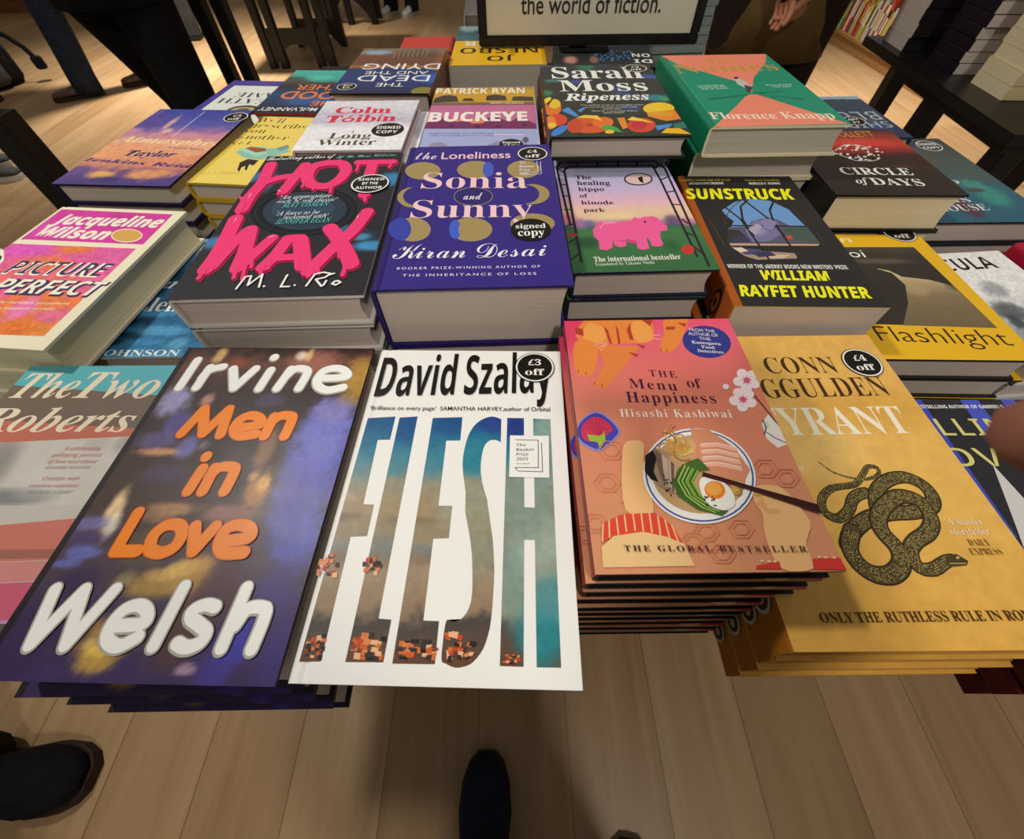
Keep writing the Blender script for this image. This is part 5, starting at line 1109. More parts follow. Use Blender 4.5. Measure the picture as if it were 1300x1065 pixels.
 ],
 'J': [
  ('e','#a58f5c',21.9,190.4,18.8,-0.6,2.0,-19.2,24),
  ('e','#a58f5c',77.4,190.5,19.5,-0.6,0.5,-19.3,24),
  ('e','#4a5cc0',91.1,190.0,5.9,-0.2,0.1,-16.7,24),
  ('e','#a58f5c',128.5,189.0,17.5,-0.5,-0.9,-19.4,24),
  ('e','#a58f5c',19.0,137.1,16.6,-0.6,2.3,-19.4,24),
  ('e','#392a80',24.6,138.8,16.7,-0.6,2.1,-18.8,24),
  ('e','#a58f5c',134.2,138.0,17.5,-0.6,-1.1,-19.0,24),
  ('e','#392a80',127.8,138.2,13.9,-0.5,-0.8,-17.5,24),
  ('e','#3a45a8',12.7,82.9,10.6,-0.4,2.3,-16.3,24),
  ('e','#a58f5c',24.3,81.9,16.3,-0.6,2.3,-18.8,24),
  ('e','#3a45a8',13.7,82.9,9.2,-0.4,2.5,-18.2,24),
  ('e','#a58f5c',76.5,79.8,19.3,-0.8,0.6,-18.8,24),
  ('e','#3f62c8',62.6,80.2,5.4,-0.2,0.9,-15.0,24),
  ('e','#a58f5c',78.6,79.7,13.2,-0.5,0.6,-18.2,24),
  ('e','#a58f5c',132.2,86.8,20.2,-0.8,-0.9,-16.2,24),
  ('t','the','c','#e8dce0',10.9,33.5,216.2,15.7,0,-0.6),
  ('t','Loneliness','g','#f4c8cc',39.1,115.2,215.4,15.8,0.01,-0.7),
  ('t','Sonia','s','#f6cdd0',23.6,130.4,153.1,32.7,-0.008,-3.6),
  ('t','Sunny','s','#f6cdd0',19.4,133.8,100.1,31.3,-0.008,-3.0),
  ('e','#a89868',76.9,136.2,19.2,-0.7,0.5,-17.3,24),
  ('e','#31276e',76.9,136.2,18.6,-0.6,0.5,-16.5,24),
  ('t','and','c','#f0e8ea',67.4,85.8,130.4,12.7,0,-0.6),
  ('t','Kiran','c','#f4f0f4',12.2,73.3,39.3,19.4,-0.006,-1.3),
  ('t','Desai','c','#f4f0f4',82.9,142.2,37.6,19.6,-0.006,0.7),
  ('t','BOOKER PRIZE-WINNING AUTHOR OF','g','#ece4f0',18.4,135.1,24.4,3.1,0.004,-1.6,1.35),
  ('t','THE INHERITANCE OF LOSS','g','#ece4f0',24.0,131.4,15.4,3.0,0.004,-1.6,1.35),
  ('t','The','b','#e9e2f0',124.6,131.1,200.5,5.5,-0.01,-0.2),
  ('t','Booker','b','#e9e2f0',124.3,139.8,192.4,5.4,-0.01,-0.5),
  ('t','Prize','b','#e9e2f0',124.0,134.6,184.5,5.3,-0.01,-0.3),
  ('t','2025','b','#e9e2f0',123.7,133.2,176.7,5.1,-0.01,-0.3),
  ('l','#e9e2f0',0.6,[1434,2054,1430,1822,1259,1801]),
  ('l','#e9e2f0',0.6,[1472,2053,1463,1777,1262,1758]),
  ('s',139.6,223.1,17.1,16.6,['£4','off'],'#f2efe8','#17130f','#f6f3ea','s'),
  ('s',130.2,76.4,18.0,17.5,['signed','copy'],'#17130f','#17130f','#f6f3ea','s'),
 ],
 'K': [
  ('g',None,3,[(0,'#3a6a40'),(0.3,'#437a48'),(0.34,'#3f6a4a'),(0.345,'#8a6a88'),(0.4,'#e8c0a0'),(0.47,'#ecc8a8'),(0.55,'#e8b8c8'),(0.66,'#d0b8d8'),(0.8,'#c0bcdc'),(1,'#c4c0e0')],[(5.5,90.5,10.1,12.0,'#e87aa0',0.8),(16.1,81.2,10.0,11.7,'#a070a0',0.8),(26.1,80.8,6.7,8.8,'#6a6a9c',0.8),(115.1,83.8,9.9,12.0,'#5a4a70',0.8),(129.1,80.4,8.2,9.0,'#d878a8',0.7),(18.3,47.2,15.9,10.7,'#2a4a34',0.8),(102.0,39.4,9.3,13.2,'#2f5a38',0.6),(55.3,94.9,23.6,6.2,'#f0dca0',0.7)],0.1,1,12),
  ('l','#2c2430',2.7,[96,166,114,1980,182,2065,1213,2052,1226,1702,1224,209]),
  ('l','#2c2430',2.7,[58,785,25,2064,95,2184,1278,2164,1347,1966,1292,61]),
  ('l','#2c2430',2.1,[116,1901,41,2023]),
  ('l','#2c2430',2.1,[114,1618,33,1640]),
  ('l','#2c2430',2.1,[120,1370,35,1384]),
  ('l','#2c2430',2.1,[113,1090,32,1093]),
  ('l','#2c2430',2.1,[95,814,15,772]),
  ('l','#2c2430',2.1,[97,556,8,477]),
  ('l','#2c2430',2.1,[88,291,9,205]),
  ('l','#2c2430',2.1,[293,2093,293,2175]),
  ('l','#2c2430',2.1,[538,2090,553,2189]),
  ('l','#2c2430',2.1,[790,2079,813,2185]),
  ('l','#2c2430',2.1,[1022,2069,1054,2174]),
  ('l','#2c2430',2.1,[1233,1971,1285,2069]),
  ('l','#2c2430',2.1,[1244,1701,1322,1754]),
  ('l','#2c2430',2.1,[1246,1414,1313,1428]),
  ('l','#2c2430',2.1,[1248,1146,1311,1137]),
  ('l','#2c2430',2.1,[1254,850,1291,775]),
  ('l','#2c2430',2.1,[1235,605,1291,548]),
  ('l','#2c2430',2.1,[1237,362,1295,245]),
  ('e','#c83a32',116.4,32.0,6.4,-0.2,-2.1,-7.7,24),
  ('e','#b04438',5.5,61.3,6.5,-0.2,-0.4,-3.4,24),
  ('p','#f2609c',[281,691,344,806,418,848,565,828,720,853,749,912,810,880,851,915,953,920,995,898,1015,828,1064,724,1046,653,970,641,944,531,946,410,906,377,831,387,819,507,801,535,794,349,724,330,675,352,686,484,589,514,576,407,515,377,459,411,461,518,428,372,367,335,300,357,314,495,275,579]),
  ('p','#f58cb8',[418,848,565,828,527,800,392,789]),
  ('p','#d8487f',[475,504,694,484,691,430,594,460]),
  ('e','#2c1c24',85.0,81.9,1.3,-0.0,-0.5,-2.1,10),
  ('l','#f8c0d4',0.8,[356,718,398,774]),
  ('t','Michiko Aoyama','s','#a8b4d8',24.3,94.8,192.3,8.3,-0.01,-3.0),
  ('t','The','s','#2a2338',22.7,42.0,175.1,9.1,0,-0.8),
  ('t','healing','s','#2a2338',23.1,61.5,161.3,10.3,0,-1.5),
  ('t','hippo','s','#2a2338',23.0,52.6,147.7,8.5,0,-1.1),
  ('t','of','s','#2a2338',22.7,32.0,133.6,8.2,0,-0.3),
  ('t','hinode','s','#2a2338',22.6,58.4,118.9,7.9,0,-1.3),
  ('t','park','s','#2a2338',23.3,46.4,103.8,7.6,0,-0.8),
  ('e','#2c2430',96.9,172.1,17.0,-0.7,-3.1,-14.8,24),
  ('e','#d8c0d0',96.9,172.1,15.2,-0.6,-2.6,-12.6,24),
  ('e','#e8c8b8',95.8,171.4,13.3,-0.5,-2.2,-10.4,24),
  ('p','#2c2430',[966,1750,1029,1785,1012,1619,974,1657]),
  ('t','The international bestseller','s','#f0f0e0',21.9,106.1,15.7,8.0,0,1.4),
  ('t','Translated by Takami Nieda','s','#e4e8d8',21.9,78.9,9.4,4.9,-0.012,1.4),
 ],
 'L': [
  ('p','#6f9cd0',[340,1627,546,1811,759,1878,962,1838,1107,1654,1168,1297,332,1259,410,1401,361,1512]),
  ('p','#5a5870',[307,1277,536,1295,609,1403,817,1485,903,1441,1009,1297,1176,1315,1192,994,228,981]),
  ('p','#6c6690',[500,1243,629,1403,815,1478,896,1368,858,1158,677,1027,485,1011]),
  ('p','#4a5a50',[896,1261,1168,1297,1192,994,877,1059]),
  ('p','#3a3438',[298,1242,418,1225,485,1011,228,981]),
  ('g',[485,1225,629,1403,812,1470,890,1404,858,1158,675,1021,485,1011],2,[(0,'#6a6488'),(1,'#8a86b0')],[(59.2,122.6,11.6,10.6,'#b8a8c0',0.6),(85.0,129.6,11.9,7.4,'#6a5a60',0.7),(90.3,112.5,3.8,5.0,'#d05a4a',0.9),(37.0,105.9,11.2,6.6,'#3a3448',0.8)],0.4,3,5),
  ('p','#c8a088',[237,980,1184,978,1150,944,244,940]),
  ('p','#a89078',[238,919,576,842,890,811,845,724,439,698,334,756]),
  ('p','#4a5070',[288,903,550,872,502,784,342,784]),
  ('p','#d0b8a0',[525,798,806,782,714,730,536,726]),
  ('l','#2a2626',2.4,[392,1707,500,1439,561,697]),
  ('l','#2a2626',2.4,[651,1876,846,1367,872,723]),
  ('l','#2a2626',2.4,[709,1856,580,1709,520,1439,540,1125]),
  ('l','#2a2626',2.4,[997,1817,889,1633,849,1404,864,1125]),
  ('l','#2a2626',2.4,[346,1312,1171,1304]),
  ('l','#4a3c34',1.0,[267,1294,293,1353,331,1440,378,1539,433,1628,497,1710,572,1792,652,1863,726,1911,794,1929,858,1923,917,1901,974,1872,1028,1838,1079,1796,1124,1742,1158,1675,1179,1581,1189,1469,1194,1366,1198,1297]),
  ('p','#b0a4b8',[520,1243,654,1359,692,1295,559,1125]),
  ('p','#3f3a5c',[277,1060,445,1125,485,1011,258,990]),
  ('p','#8a84ac',[709,1403,827,1455,876,1368,766,1226,700,1260]),
  ('p','#e0ccb4',[250,898,344,909,396,843,300,820]),
  ('p','#3a3a58',[424,819,612,842,657,768,470,740]),
  ('l','#6a5038',0.7,[147,1455,179,934]),
  ('l','#5a4434',0.6,[1242,1193,1219,931]),
  ('p','#d05048',[890,1141,941,1125,934,1059,877,1059]),
  ('t','SUNSTRUCK','si','#f4f01c',0.4,130.4,187.5,24.6,0.018,-0.7),
  ('t','WILLIAM','si','#f4f01c',39.8,105.4,38.2,14.8,0.018,-0.9),
  ('t','RAYFET HUNTER','si','#f4f01c',10.5,131.0,14.0,16.1,0.018,-1.5),
  ('t','WINNER OF THE #MERKY BOOKS NEW WRITERS’ PRIZE','b','#f0eee6',10.6,128.6,55.9,6.4,0,-0.6),
  ('t','Beautifully written and well paced','g','#d8d430',-0.7,63.7,229.4,5.3,0,1.4),
  ('t','JACQUELINE CROOKS','b','#f0eee6',10.0,53.2,221.1,5.2,0,0.9),
  ('t','Honest and compelling','g','#d8d430',82.3,124.3,229.8,4.9,0,0.9),
  ('t','REBECCA F. KUANG','b','#f0eee6',84.6,122.4,221.2,5.3,0,0.8),
 ],
 'M': [
  ('g',[340,1839,1471,1849,1542,442,0,495,0,1096],2.5,[(0,'#3a342e'),(0.5,'#332e29'),(0.8,'#3a342e'),(0.86,'#4a4036'),(1,'#3a342e')],[(91.6,156.0,39.8,6.0,'#6a5a48',0.8),(140.0,69.6,20.2,21.7,'#463d34',0.7)],0.15,3,8),
  ('g',[809,1417,923,1378,1015,1268,1287,1218,1501,1111,1542,442,597,470,834,811,972,1121,936,1330],2.2,[(0,'#5e523f'),(0.25,'#756549'),(0.45,'#8a7656'),(0.6,'#c8b084'),(1,'#d8c494')],[(104.7,106.4,16.1,15.3,'#b09a70',0.7),(136.6,65.0,26.6,18.6,'#7a6a50',0.6),(151.9,111.0,11.2,10.2,'#5a4e3e',0.7)],0.15,4,6),
  ('l','#e8d4a4',0.9,[806,1411,921,1374,1000,1274]),
  ('t','Flashlight','g','#3a2a10',25.4,154.5,24.6,21.1,-0.008,-5.2),
  ('t','Susan','g','#f6ead0',7.3,76.6,194.0,12.0,0.008,0.9),
  ('t','Choi','g','#f2efe8',27.3,79.1,163.6,15.4,0,0.0),
  ('s',145.0,215.1,20.2,19.6,['£4','off'],'#f2efe8','#17130f','#f6f3ea','s'),
 ],
 'N': [
  ('g',None,2.2,[(0,'#9aa0a0'),(0.2,'#8f9696'),(0.35,'#b4b8b8'),(0.5,'#dcdcda'),(0.6,'#f1efeb'),(1,'#f1efeb')],[(45.5,86.4,20.4,18.1,'#4a5054',0.8),(56.4,122.4,16.0,16.4,'#8a9092',0.7),(40.1,67.2,10.0,11.6,'#3a4044',0.8)],0.5,6,8),
  ('t','SPECULA','b','#1c1a18',-20.5,95.6,158.6,23.5,0,2.7),
 ],
 'O': [
 ],
 'P': [
  ('g',None,2.6,[(0,'#4a3a78'),(0.1,'#5a4284'),(0.2,'#c8806c'),(0.35,'#e8a070'),(0.5,'#e8a888'),(0.62,'#c080a0'),(0.75,'#5a5aa8'),(1,'#3f4a9c')],[(12.4,183.3,30.8,37.8,'#5f4a90',0.8),(0.7,223.2,12.8,17.8,'#8a6aa0',0.5),(47.6,182.1,5.7,29.3,'#f0b8a0',0.8),(57.5,156.6,8.0,8.3,'#f4d0a8',0.7),(5.7,154.8,18.0,10.6,'#e8a0b8',0.6),(31.4,91.4,41.0,27.4,'#eaa070',0.6),(50.5,25.2,24.2,10.5,'#f0b060',0.9),(72.5,29.6,10.4,10.5,'#5a3a70',0.8),(109.2,27.7,34.4,14.0,'#eca060',0.85),(106.2,56.0,24.9,16.5,'#e8906a',0.6),(63.1,12.2,20.4,9.4,'#3f2f6c',0.9),(109.3,10.8,10.1,5.3,'#8a4a80',0.6),(9.3,37.6,21.2,12.7,'#5a4488',0.8),(147.7,76.4,14.5,5.9,'#d07a60',0.7),(129.9,95.2,22.2,17.6,'#e8b090',0.6),(92.8,144.4,23.5,7.9,'#e0a0b0',0.6)],0.5,11,11),
  ('l','#e4ecf4',0.9,[764,1416,773,2268]),
  ('t','Atmosphere','bi','#f6dca8',1.0,176.1,119.2,18.3,0,-10.9),
  ('t','A Love Story','bi','#4a2f60',87.2,144.3,101.6,4.9,0,-5.1),
  ('t','Taylor','bi','#37246c',42.6,114.1,76.9,17.0,0.012,-1.8),
  ('t','Jenkins Reid','bi','#37246c',-6.8,154.2,60.8,9.5,0.012,-14.5),
  ('s',137.2,206.4,18.6,18.0,['£3','off'],'#f2efe8','#17130f','#f6f3ea','s'),
 ],
 'Q': [
  ('t',"We'll",'s','#5a4420',1.2,44.6,177.7,18.5,-0.016,0.4),
  ('t','prescribe','s','#5a4420',0.9,86.8,160.2,16.0,-0.016,1.0),
  ('t','you','s','#5a4420',0.2,33.2,142.0,10.8,-0.016,0.4),
  ('t','another','s','#5a4420',2.8,75.9,122.1,14.8,-0.016,1.1),
  ('t','cat','s','#5a4420',4.0,30.0,105.3,10.9,-0.016,0.4),
  ('p','#8fc4b0',[234,820,265,941,704,977,904,954,966,900,678,646,447,665]),
  ('p','#a8d8c4',[230,898,318,986,547,1025,668,817,562,731]),
  ('p','#9a5a3c',[301,944,351,997,576,967,632,892,509,835]),
  ('p','#7a9aa0',[722,979,837,1102,905,994,813,907]),
  ('p','#3a2c22',[500,360,433,552,492,650,652,626,653,479,583,510,628,353,594,368,549,471,524,415,557,302]),
  ('t','SYOU ISHIDA','s','#cfae4c',7.1,62.1,20.2,6.9,-0.02,4.7),
 ],
 'R': [
  ('g',None,2.5,[(0,'#f0eff0'),(0.4,'#eceaec'),(0.55,'#c8c4d0'),(1,'#e4e2e8')],[(44.3,105.8,53.7,9.1,'#b0acc0',0.5),(101.2,87.3,21.0,12.8,'#b4b0c4',0.5),(15.7,80.7,21.0,6.1,'#c0bccc',0.6),(62.3,32.4,49.3,3.8,'#cfccd6',0.6)],0.4,8,9),
  ('t','Colm','s','#d83048',21.8,97.3,108.5,21.4,0.012,-0.4),
  ('t','Tóibín','s','#d83048',16.3,108.2,78.6,22.6,0.012,3.5),
  ('t','A','s','#5a4a34',59.7,63.0,46.5,9.0,0,-0.1),
  ('t','Long','s','#5a4a34',34.8,87.1,31.1,16.3,0.0,0.1),
  ('t','Winter','s','#5a4a34',25.4,96.6,13.1,15.6,0.0,0.5),
  ('t','Short listed for the booker prize this year','g','#b0a8b0',20.8,99.5,147.9,3.9,0,-1.9),
  ('s',104.1,55.4,20.2,19.6,['SIGNED','COPY'],'#17130f','#17130f','#f6f3ea','b'),
 ],
 'S': [
  ('g',None,3,[(0,'#e0d8c8'),(0.12,'#d8d0cc'),(0.3,'#b0b0d8'),(0.43,'#a0a0d4'),(1,'#c0a060')],[],0.05,1,12),
  ('g',[0,315,0,876,1469,841,1466,266],6,[(0,'#a8b0d8'),(1,'#a8b0d8')],[],0.05,1,12),
  ('p','#8a3a6c',[0,882,0,1690,1470,1655,1468,829]),
  ('p','#c87098',[0,1026,0,1668,1469,1633,1462,973]),
  ('p','#e08a68',[0,969,0,1204,796,1153,800,1016]),
  ('p','#7a3060',[0,1025,41,1180,200,1235,409,1088,536,1123,623,1022,768,1036,795,1193,925,1249,1025,1145,1123,1063,1205,1179,1319,1155,1462,973,1468,829,0,882]),
  ('p','#d0a02c',[0,1757,0,2350,1481,2350,1472,1713]),
  ('p','#a88c60',[0,2306,0,2350,1465,2350,1475,2244]),
  ('p','#7a6a50',[0,1690,0,1771,1473,1744,1469,1641]),
  ('p','#4a3c34',[9,1769,26,1939,124,2029,229,2059,341,1997,383,1786]),
  ('p','#4a3c34',[425,1807,454,1908,560,1918,618,1800]),
  ('p','#4a3c34',[775,1817,778,2003,912,2046,1055,1993,1082,1805]),
  ('p','#4a3c34',[1143,1803,1171,1955,1304,1959,1463,1929,1460,1767]),
  ('p','#9890a8',[102,375,167,467,241,489,339,401,363,300,110,308]),
  ('p','#9890a8',[850,384,954,483,1120,443,1330,402,1326,270,853,285]),
  ('e','#4a1f44',34.6,95.5,2.9,-0.1,0.3,-3.4,10),
  ('e','#4a1f44',69.2,92.4,2.9,-0.1,0.1,-3.4,10),
  ('e','#4a1f44',96.3,91.4,2.9,-0.1,0.0,-3.4,10),
  ('e','#4a1f44',131.4,95.9,3.8,-0.1,-0.1,-3.4,10),
  ('e','#4a1f44',-4.1,91.9,3.8,-0.1,0.4,-3.4,10),
  ('e','#6a5a6a',131.5,51.2,3.9,-0.1,-0.2,-8.3,12),
  ('l','#6a5a6a',0.5,[1318,505,1321,369]),
  ('t','PATRICK RYAN','b','#f4eee0',1.7,134.3,210.6,22.3,0,-2.4),
  ('t','BUCKEYE','b','#f8efe4',1.6,135.8,111.0,31.0,0.02,-1.6),
  ('t','A glorious sweep of a novel but also an intimate one','g','#5a5a98',7.7,129.1,72.3,4.4,0,-4.1),
  ('t','richly rewarding of love in a little','g','#5a5a98',8.5,90.5,65.8,3.9,0,-2.7),
  ('t','ANN NAPOLITANO','b','#f0ecf0',91.2,128.8,65.9,4.7,0,-1.3),
  ('t','JENNY JACKSON','b','#f0e8d8',84.0,131.5,170.1,4.5,0,-1.8),
  ('s',113.2,38.9,14.7,14.3,['Signed','copy'],'#17130f','#17130f','#f6f3ea','b'),
 ],
 'T': [
  ('g',None,2.5,[(0,'#2f3a30'),(0.4,'#34352e'),(1,'#2c3038')],[(11.5,248.5,16.2,12.2,'#5a58a8',0.9),(66.6,234.2,15.8,17.7,'#2f8058',0.8),(94.6,251.4,12.0,12.3,'#4460a8',0.8),(17.3,179.3,16.9,7.4,'#3f8a80',0.8),(50.6,173.0,16.7,10.4,'#44549c',0.8),(51.2,109.4,20.7,6.3,'#2f4f8c',0.8),(150.2,191.4,16.6,9.8,'#3f60b8',0.8),(144.2,112.0,20.3,13.7,'#2f8a94',0.9),(153.3,107.3,6.7,9.1,'#3fa060',0.8),(103.8,136.3,15.8,28.3,'#3a4a84',0.7),(38.4,206.1,19.3,11.2,'#3a4470',0.7),(104.8,82.1,16.4,12.7,'#34508c',0.7),(5.5,133.9,7.2,12.4,'#3f9060',0.8)],0.3,5,8),
  ('p','#e07828',[198,836,183,739,154,658,116,606,74,588,34,607,2,661,0,742,0,839,0,939,20,1025,60,1083,104,1103,146,1081,179,1022,197,935]),
  ('p','#e8c030',[199,966,189,907,169,859,142,826,112,816,84,827,61,860,47,910,45,969,54,1028,74,1079,101,1113,132,1125,161,1112,184,1077,197,1026]),
  ('p','#3a3a30',[23,1059,136,1194,31,882]),
  ('p','#f0d040',[91,1168,89,1137,78,1097,59,1055,35,1018,9,990,0,977,0,979,0,996,0,1027,0,1066,0,1108,14,1146,40,1175,64,1189,82,1187]),
  ('p','#d8482c',[244,467,229,401,197,345,153,309,104,297,56,310,17,347,0,403,0,470,0,538,30,596,75,635,127,648,176,634,216,594,239,535]),
  ('p','#e8822c',[102,391,92,319,75,258,52,219,27,205,4,219,0,259,0,320,0,393,0,467,0,531,23,574,49,589,73,573,92,529,102,465]),
  ('p','#f0c040',[104,323,98,294,85,270,66,254,46,249,26,255,9,271,0,295,0,324,2,353,15,378,33,394,54,400,75,393,91,377,102,352]),
  ('p','#4a90d8',[192,751,284,856,392,584,341,564]),
  ('p','#4a90d8',[392,748,486,852,498,809,418,685]),
  ('p','#d85a30',[756,309,723,222,656,150,565,102,464,87,367,104,287,153,236,226,223,314,251,404,317,481,411,533,518,550,620,530,701,476,749,398]),
  ('p','#c84a2c',[408,275,394,205,368,146,334,108,297,95,264,109,237,148,222,206,220,277,233,348,259,410,294,452,332,466,367,451,394,408,408,347]),
  ('p','#e8702c',[783,384,764,326,730,278,685,247,637,236,591,248,555,280,533,328,531,386,547,445,581,495,627,529,678,540,725,527,762,493,782,442]),
  ('p','#f0c848',[346,525,459,603,619,581,654,423,545,502]),
  ('p','#b83a28',[537,311,531,291,519,274,503,263,484,259,467,264,453,275,445,292,443,312,449,332,461,349,478,360,496,364,514,360,528,348,536,331]),
  ('p','#4aa848',[606,236,696,328,791,234,844,91,746,145,631,192]),
  ('p','#3f80d0',[231,290,228,248,209,195,178,138,140,86,100,47,64,27,37,27,24,49,26,89,44,141,74,198,113,251,154,292,191,314,219,313]),
  ('p','#f0c040',[752,120,745,101,730,85,711,74,690,71,669,75,653,86,644,102,642,121,649,140,663,156,683,166,704,170,725,166,741,155,750,139]),
  ('p','#e88a2c',[840,499,931,517,929,233,859,180]),
  ('p','#d04a34',[1261,285,1232,208,1182,145,1120,103,1054,89,994,104,948,147,923,211,923,288,950,367,999,434,1063,479,1133,495,1196,478,1243,431,1265,363]),
  ('p','#c8303c',[1154,286,1137,236,1109,194,1074,166,1037,157,1004,167,980,195,967,237,969,288,986,339,1014,383,1050,412,1087,422,1121,411,1146,381,1157,337]),
  ('p','#f0d048',[949,439,1029,535,1169,436,1242,341,1130,399]),
  ('p','#f0c830',[1594,770,1562,698,1506,638,1434,599,1358,586,1288,601,1234,642,1205,703,1204,776,1234,850,1289,913,1363,955,1443,969,1515,952,1570,908,1597,844]),
  ('p','#e8882c',[1228,652,1584,729,1594,450,1409,395,1220,533]),
  ('p','#e0a02c',[1554,607,1535,577,1494,552,1439,536,1378,531,1319,537,1271,555,1242,581,1236,612,1254,642,1295,668,1351,685,1414,690,1474,683,1521,665,1550,638]),
  ('p','#4a90d8',[1250,267,1461,320,1416,229,1245,141]),
  ('p','#f0b828',[1274,70,1362,193,1513,192,1604,33,1418,52]),
  ('p','#2f7a68',[1464,301,1604,374,1603,191,1453,192]),
  ('t','Sarah','s','#f1efe6',15.1,143.4,189.1,47.1,0,-4.0),
  ('t','Moss','s','#f1efe6',22.1,140.2,139.3,40.9,0,-1.4),
  ('t','Ripeness','bi','#f1efe6',25.8,136.3,106.3,24.7,0.01,0.5),
  ('t','The perfect novel of a beautiful writer','g','#d0d0c0',44.8,124.1,89.1,4.4,0,-1.4),
  ('t','as one of the finest at work today','g','#d0d0c0',50.0,114.6,82.6,4.3,0,-1.1),
  ('t','SARAH HALL','g','#d0d0c0',70.8,93.8,75.9,4.2,0,-0.4),
  ('t','Worth a journey there','g','#d0d0c0',56.0,112.2,69.9,4.1,0,-0.9),
  ('t','SARAH PERRY','g','#d0d0c0',69.9,95.0,63.6,4.1,0,-0.4),
  ('s',138.5,225.7,16.9,16.4,['£3','off'],'#f2efe8','#17130f','#f6f3ea','s'),
 ],
 'U': [
  ('p','#f08a70',[30,2594,1637,2594,1491,2213,1078,1579,850,1020,805,1439,202,2153]),
  ('p','#f08a70',[786,960,893,964,1604,28,0,0,39,2,519,618,722,900]),
  ('t','The','s','#c8983c',64.6,102.0,217.4,23.7,-0.01,1.8),
  ('t','Names','s','#c8983c',8.3,156.3,179.8,35.0,-0.008,6.8),
  ('p','#c8c0b8',[805,1567,873,1570,917,1382,927,1229,828,1195,772,1344]),
  ('e','#3a2a28',83.7,158.1,3.2,0.1,-1.6,-4.6,10),
  ('p','#4a4450',[850,1317,938,1230,828,1019,796,1046]),
  ('p','#176a50',[205,850,768,970,767,936,256,813]),
  ('p','#176a50',[865,975,1447,793,1393,763]),
  ('p','#176a50',[850,1020,1314,1069,940,978]),
  ('t','Florence Knapp','s','#f6dfc4',8.8,154.5,21.8,20.0,0,-3.6),
  ('t','An extraordinary debut novel','g','#dfeadf',21.8,58.2,128.3,4.9,0,1.6),
  ('t','beautiful and wise','g','#dfeadf',23.0,58.8,122.3,4.9,0,1.6),
  ('t','full of heart','g','#dfeadf',24.3,59.4,116.3,4.8,0,1.6),
  ('t','Moving and original','g','#dfeadf',113.4,147.7,126.3,4.9,0,1.5),
  ('t','a fine debut','g','#dfeadf',119.6,144.8,119.9,4.8,0,1.1),
 ],
 'V': [
  ('g',None,2.5,[(0,'#2c2520'),(0.3,'#33261f'),(0.55,'#3a231f'),(0.62,'#8a2a24'),(0.75,'#c8402c'),(0.9,'#8a3a34'),(1,'#4a2a30')],[(102.7,142.7,46.4,14.4,'#d8483a',0.8),(76.1,115.9,22.8,9.1,'#a03028',0.6),(120.3,72.1,21.4,7.4,'#5a3428',0.5)],0.35,3,9),
  ('e','#efe4dc',81.5,99.3,3.0,0.0,-1.0,-2.0,7),
  ('e','#efe4dc',65.8,122.2,1.6,0.0,-0.7,-1.5,7),
  ('e','#efe4dc',101.2,103.2,1.2,0.0,-1.4,-2.8,7),
  ('e','#efe4dc',72.7,97.5,2.3,0.0,-1.0,-2.2,7),
  ('e','#efe4dc',74.0,118.6,1.5,0.0,-0.8,-1.7,7),
  ('e','#efe4dc',79.0,90.8,3.0,0.0,-0.7,-1.4,7),
  ('e','#efe4dc',92.3,107.7,2.7,0.0,-0.5,-1.1,7),
  ('e','#efe4dc',79.5,119.1,2.4,0.0,-1.5,-3.1,7),
  ('e','#efe4dc',68.8,87.1,2.9,0.0,-0.5,-1.0,7),
  ('e','#efe4dc',47.3,107.5,2.8,0.0,-0.9,-2.2,7),
  ('e','#efe4dc',88.4,119.4,1.1,0.0,-0.6,-1.3,7),
  ('e','#efe4dc',72.2,91.3,2.7,0.0,-1.0,-2.1,7),
  ('e','#efe4dc',71.4,130.1,3.0,0.0,-1.3,-2.8,7),
  ('e','#efe4dc',93.1,106.1,2.1,0.0,-1.3,-2.6,7),
  ('e','#efe4dc',90.7,106.2,1.5,0.0,-1.3,-2.6,7),
  ('e','#efe4dc',60.9,97.0,2.2,0.0,-1.3,-2.9,7),
  ('e','#efe4dc',94.9,119.2,1.7,0.0,-0.6,-1.3,7),
  ('e','#efe4dc',58.4,93.5,1.7,0.0,-0.5,-1.0,7),
  ('e','#efe4dc',94.3,124.2,2.9,0.0,-1.0,-2.1,7),
  ('e','#efe4dc',53.3,107.8,2.2,0.0,-0.8,-1.9,7),
  ('e','#efe4dc',110.5,111.9,1.3,0.0,-1.0,-2.0,7),
  ('e','#efe4dc',83.8,125.1,3.0,0.0,-1.5,-3.1,7),
  ('e','#efe4dc',52.0,102.8,1.1,0.0,-0.9,-2.1,7),
  ('e','#efe4dc',75.5,133.3,2.7,0.0,-1.2,-2.7,7),
  ('e','#efe4dc',85.6,133.0,3.2,0.0,-0.9,-1.9,7),
  ('e','#efe4dc',90.3,104.9,1.7,0.0,-1.3,-2.7,7),
  ('e','#efe4dc',95.2,102.5,1.5,0.0,-0.6,-1.1,7),
  ('e','#efe4dc',71.4,88.2,1.3,0.0,-0.6,-1.4,7),
  ('e','#efe4dc',101.7,128.7,3.0,0.0,-0.6,-1.2,7),
  ('e','#efe4dc',104.9,114.0,2.8,0.0,-1.2,-2.4,7),
  ('e','#efe4dc',92.1,112.5,2.0,0.0,-1.2,-2.4,7),
  ('e','#efe4dc',73.6,92.9,1.7,0.0,-1.3,-2.8,7),
  ('e','#efe4dc',61.7,105.6,2.1,0.0,-1.4,-3.0,7),
  ('e','#efe4dc',92.3,122.6,2.3,0.0,-1.3,-2.6,7),
  ('e','#efe4dc',88.8,123.1,1.9,0.0,-0.9,-2.0,7),
  ('e','#efe4dc',67.6,95.5,2.1,0.0,-0.7,-1.5,7),
  ('e','#efe4dc',87.8,103.1,1.6,0.0,-1.2,-2.4,7),
  ('e','#efe4dc',59.3,121.7,2.2,0.0,-1.1,-2.4,7),
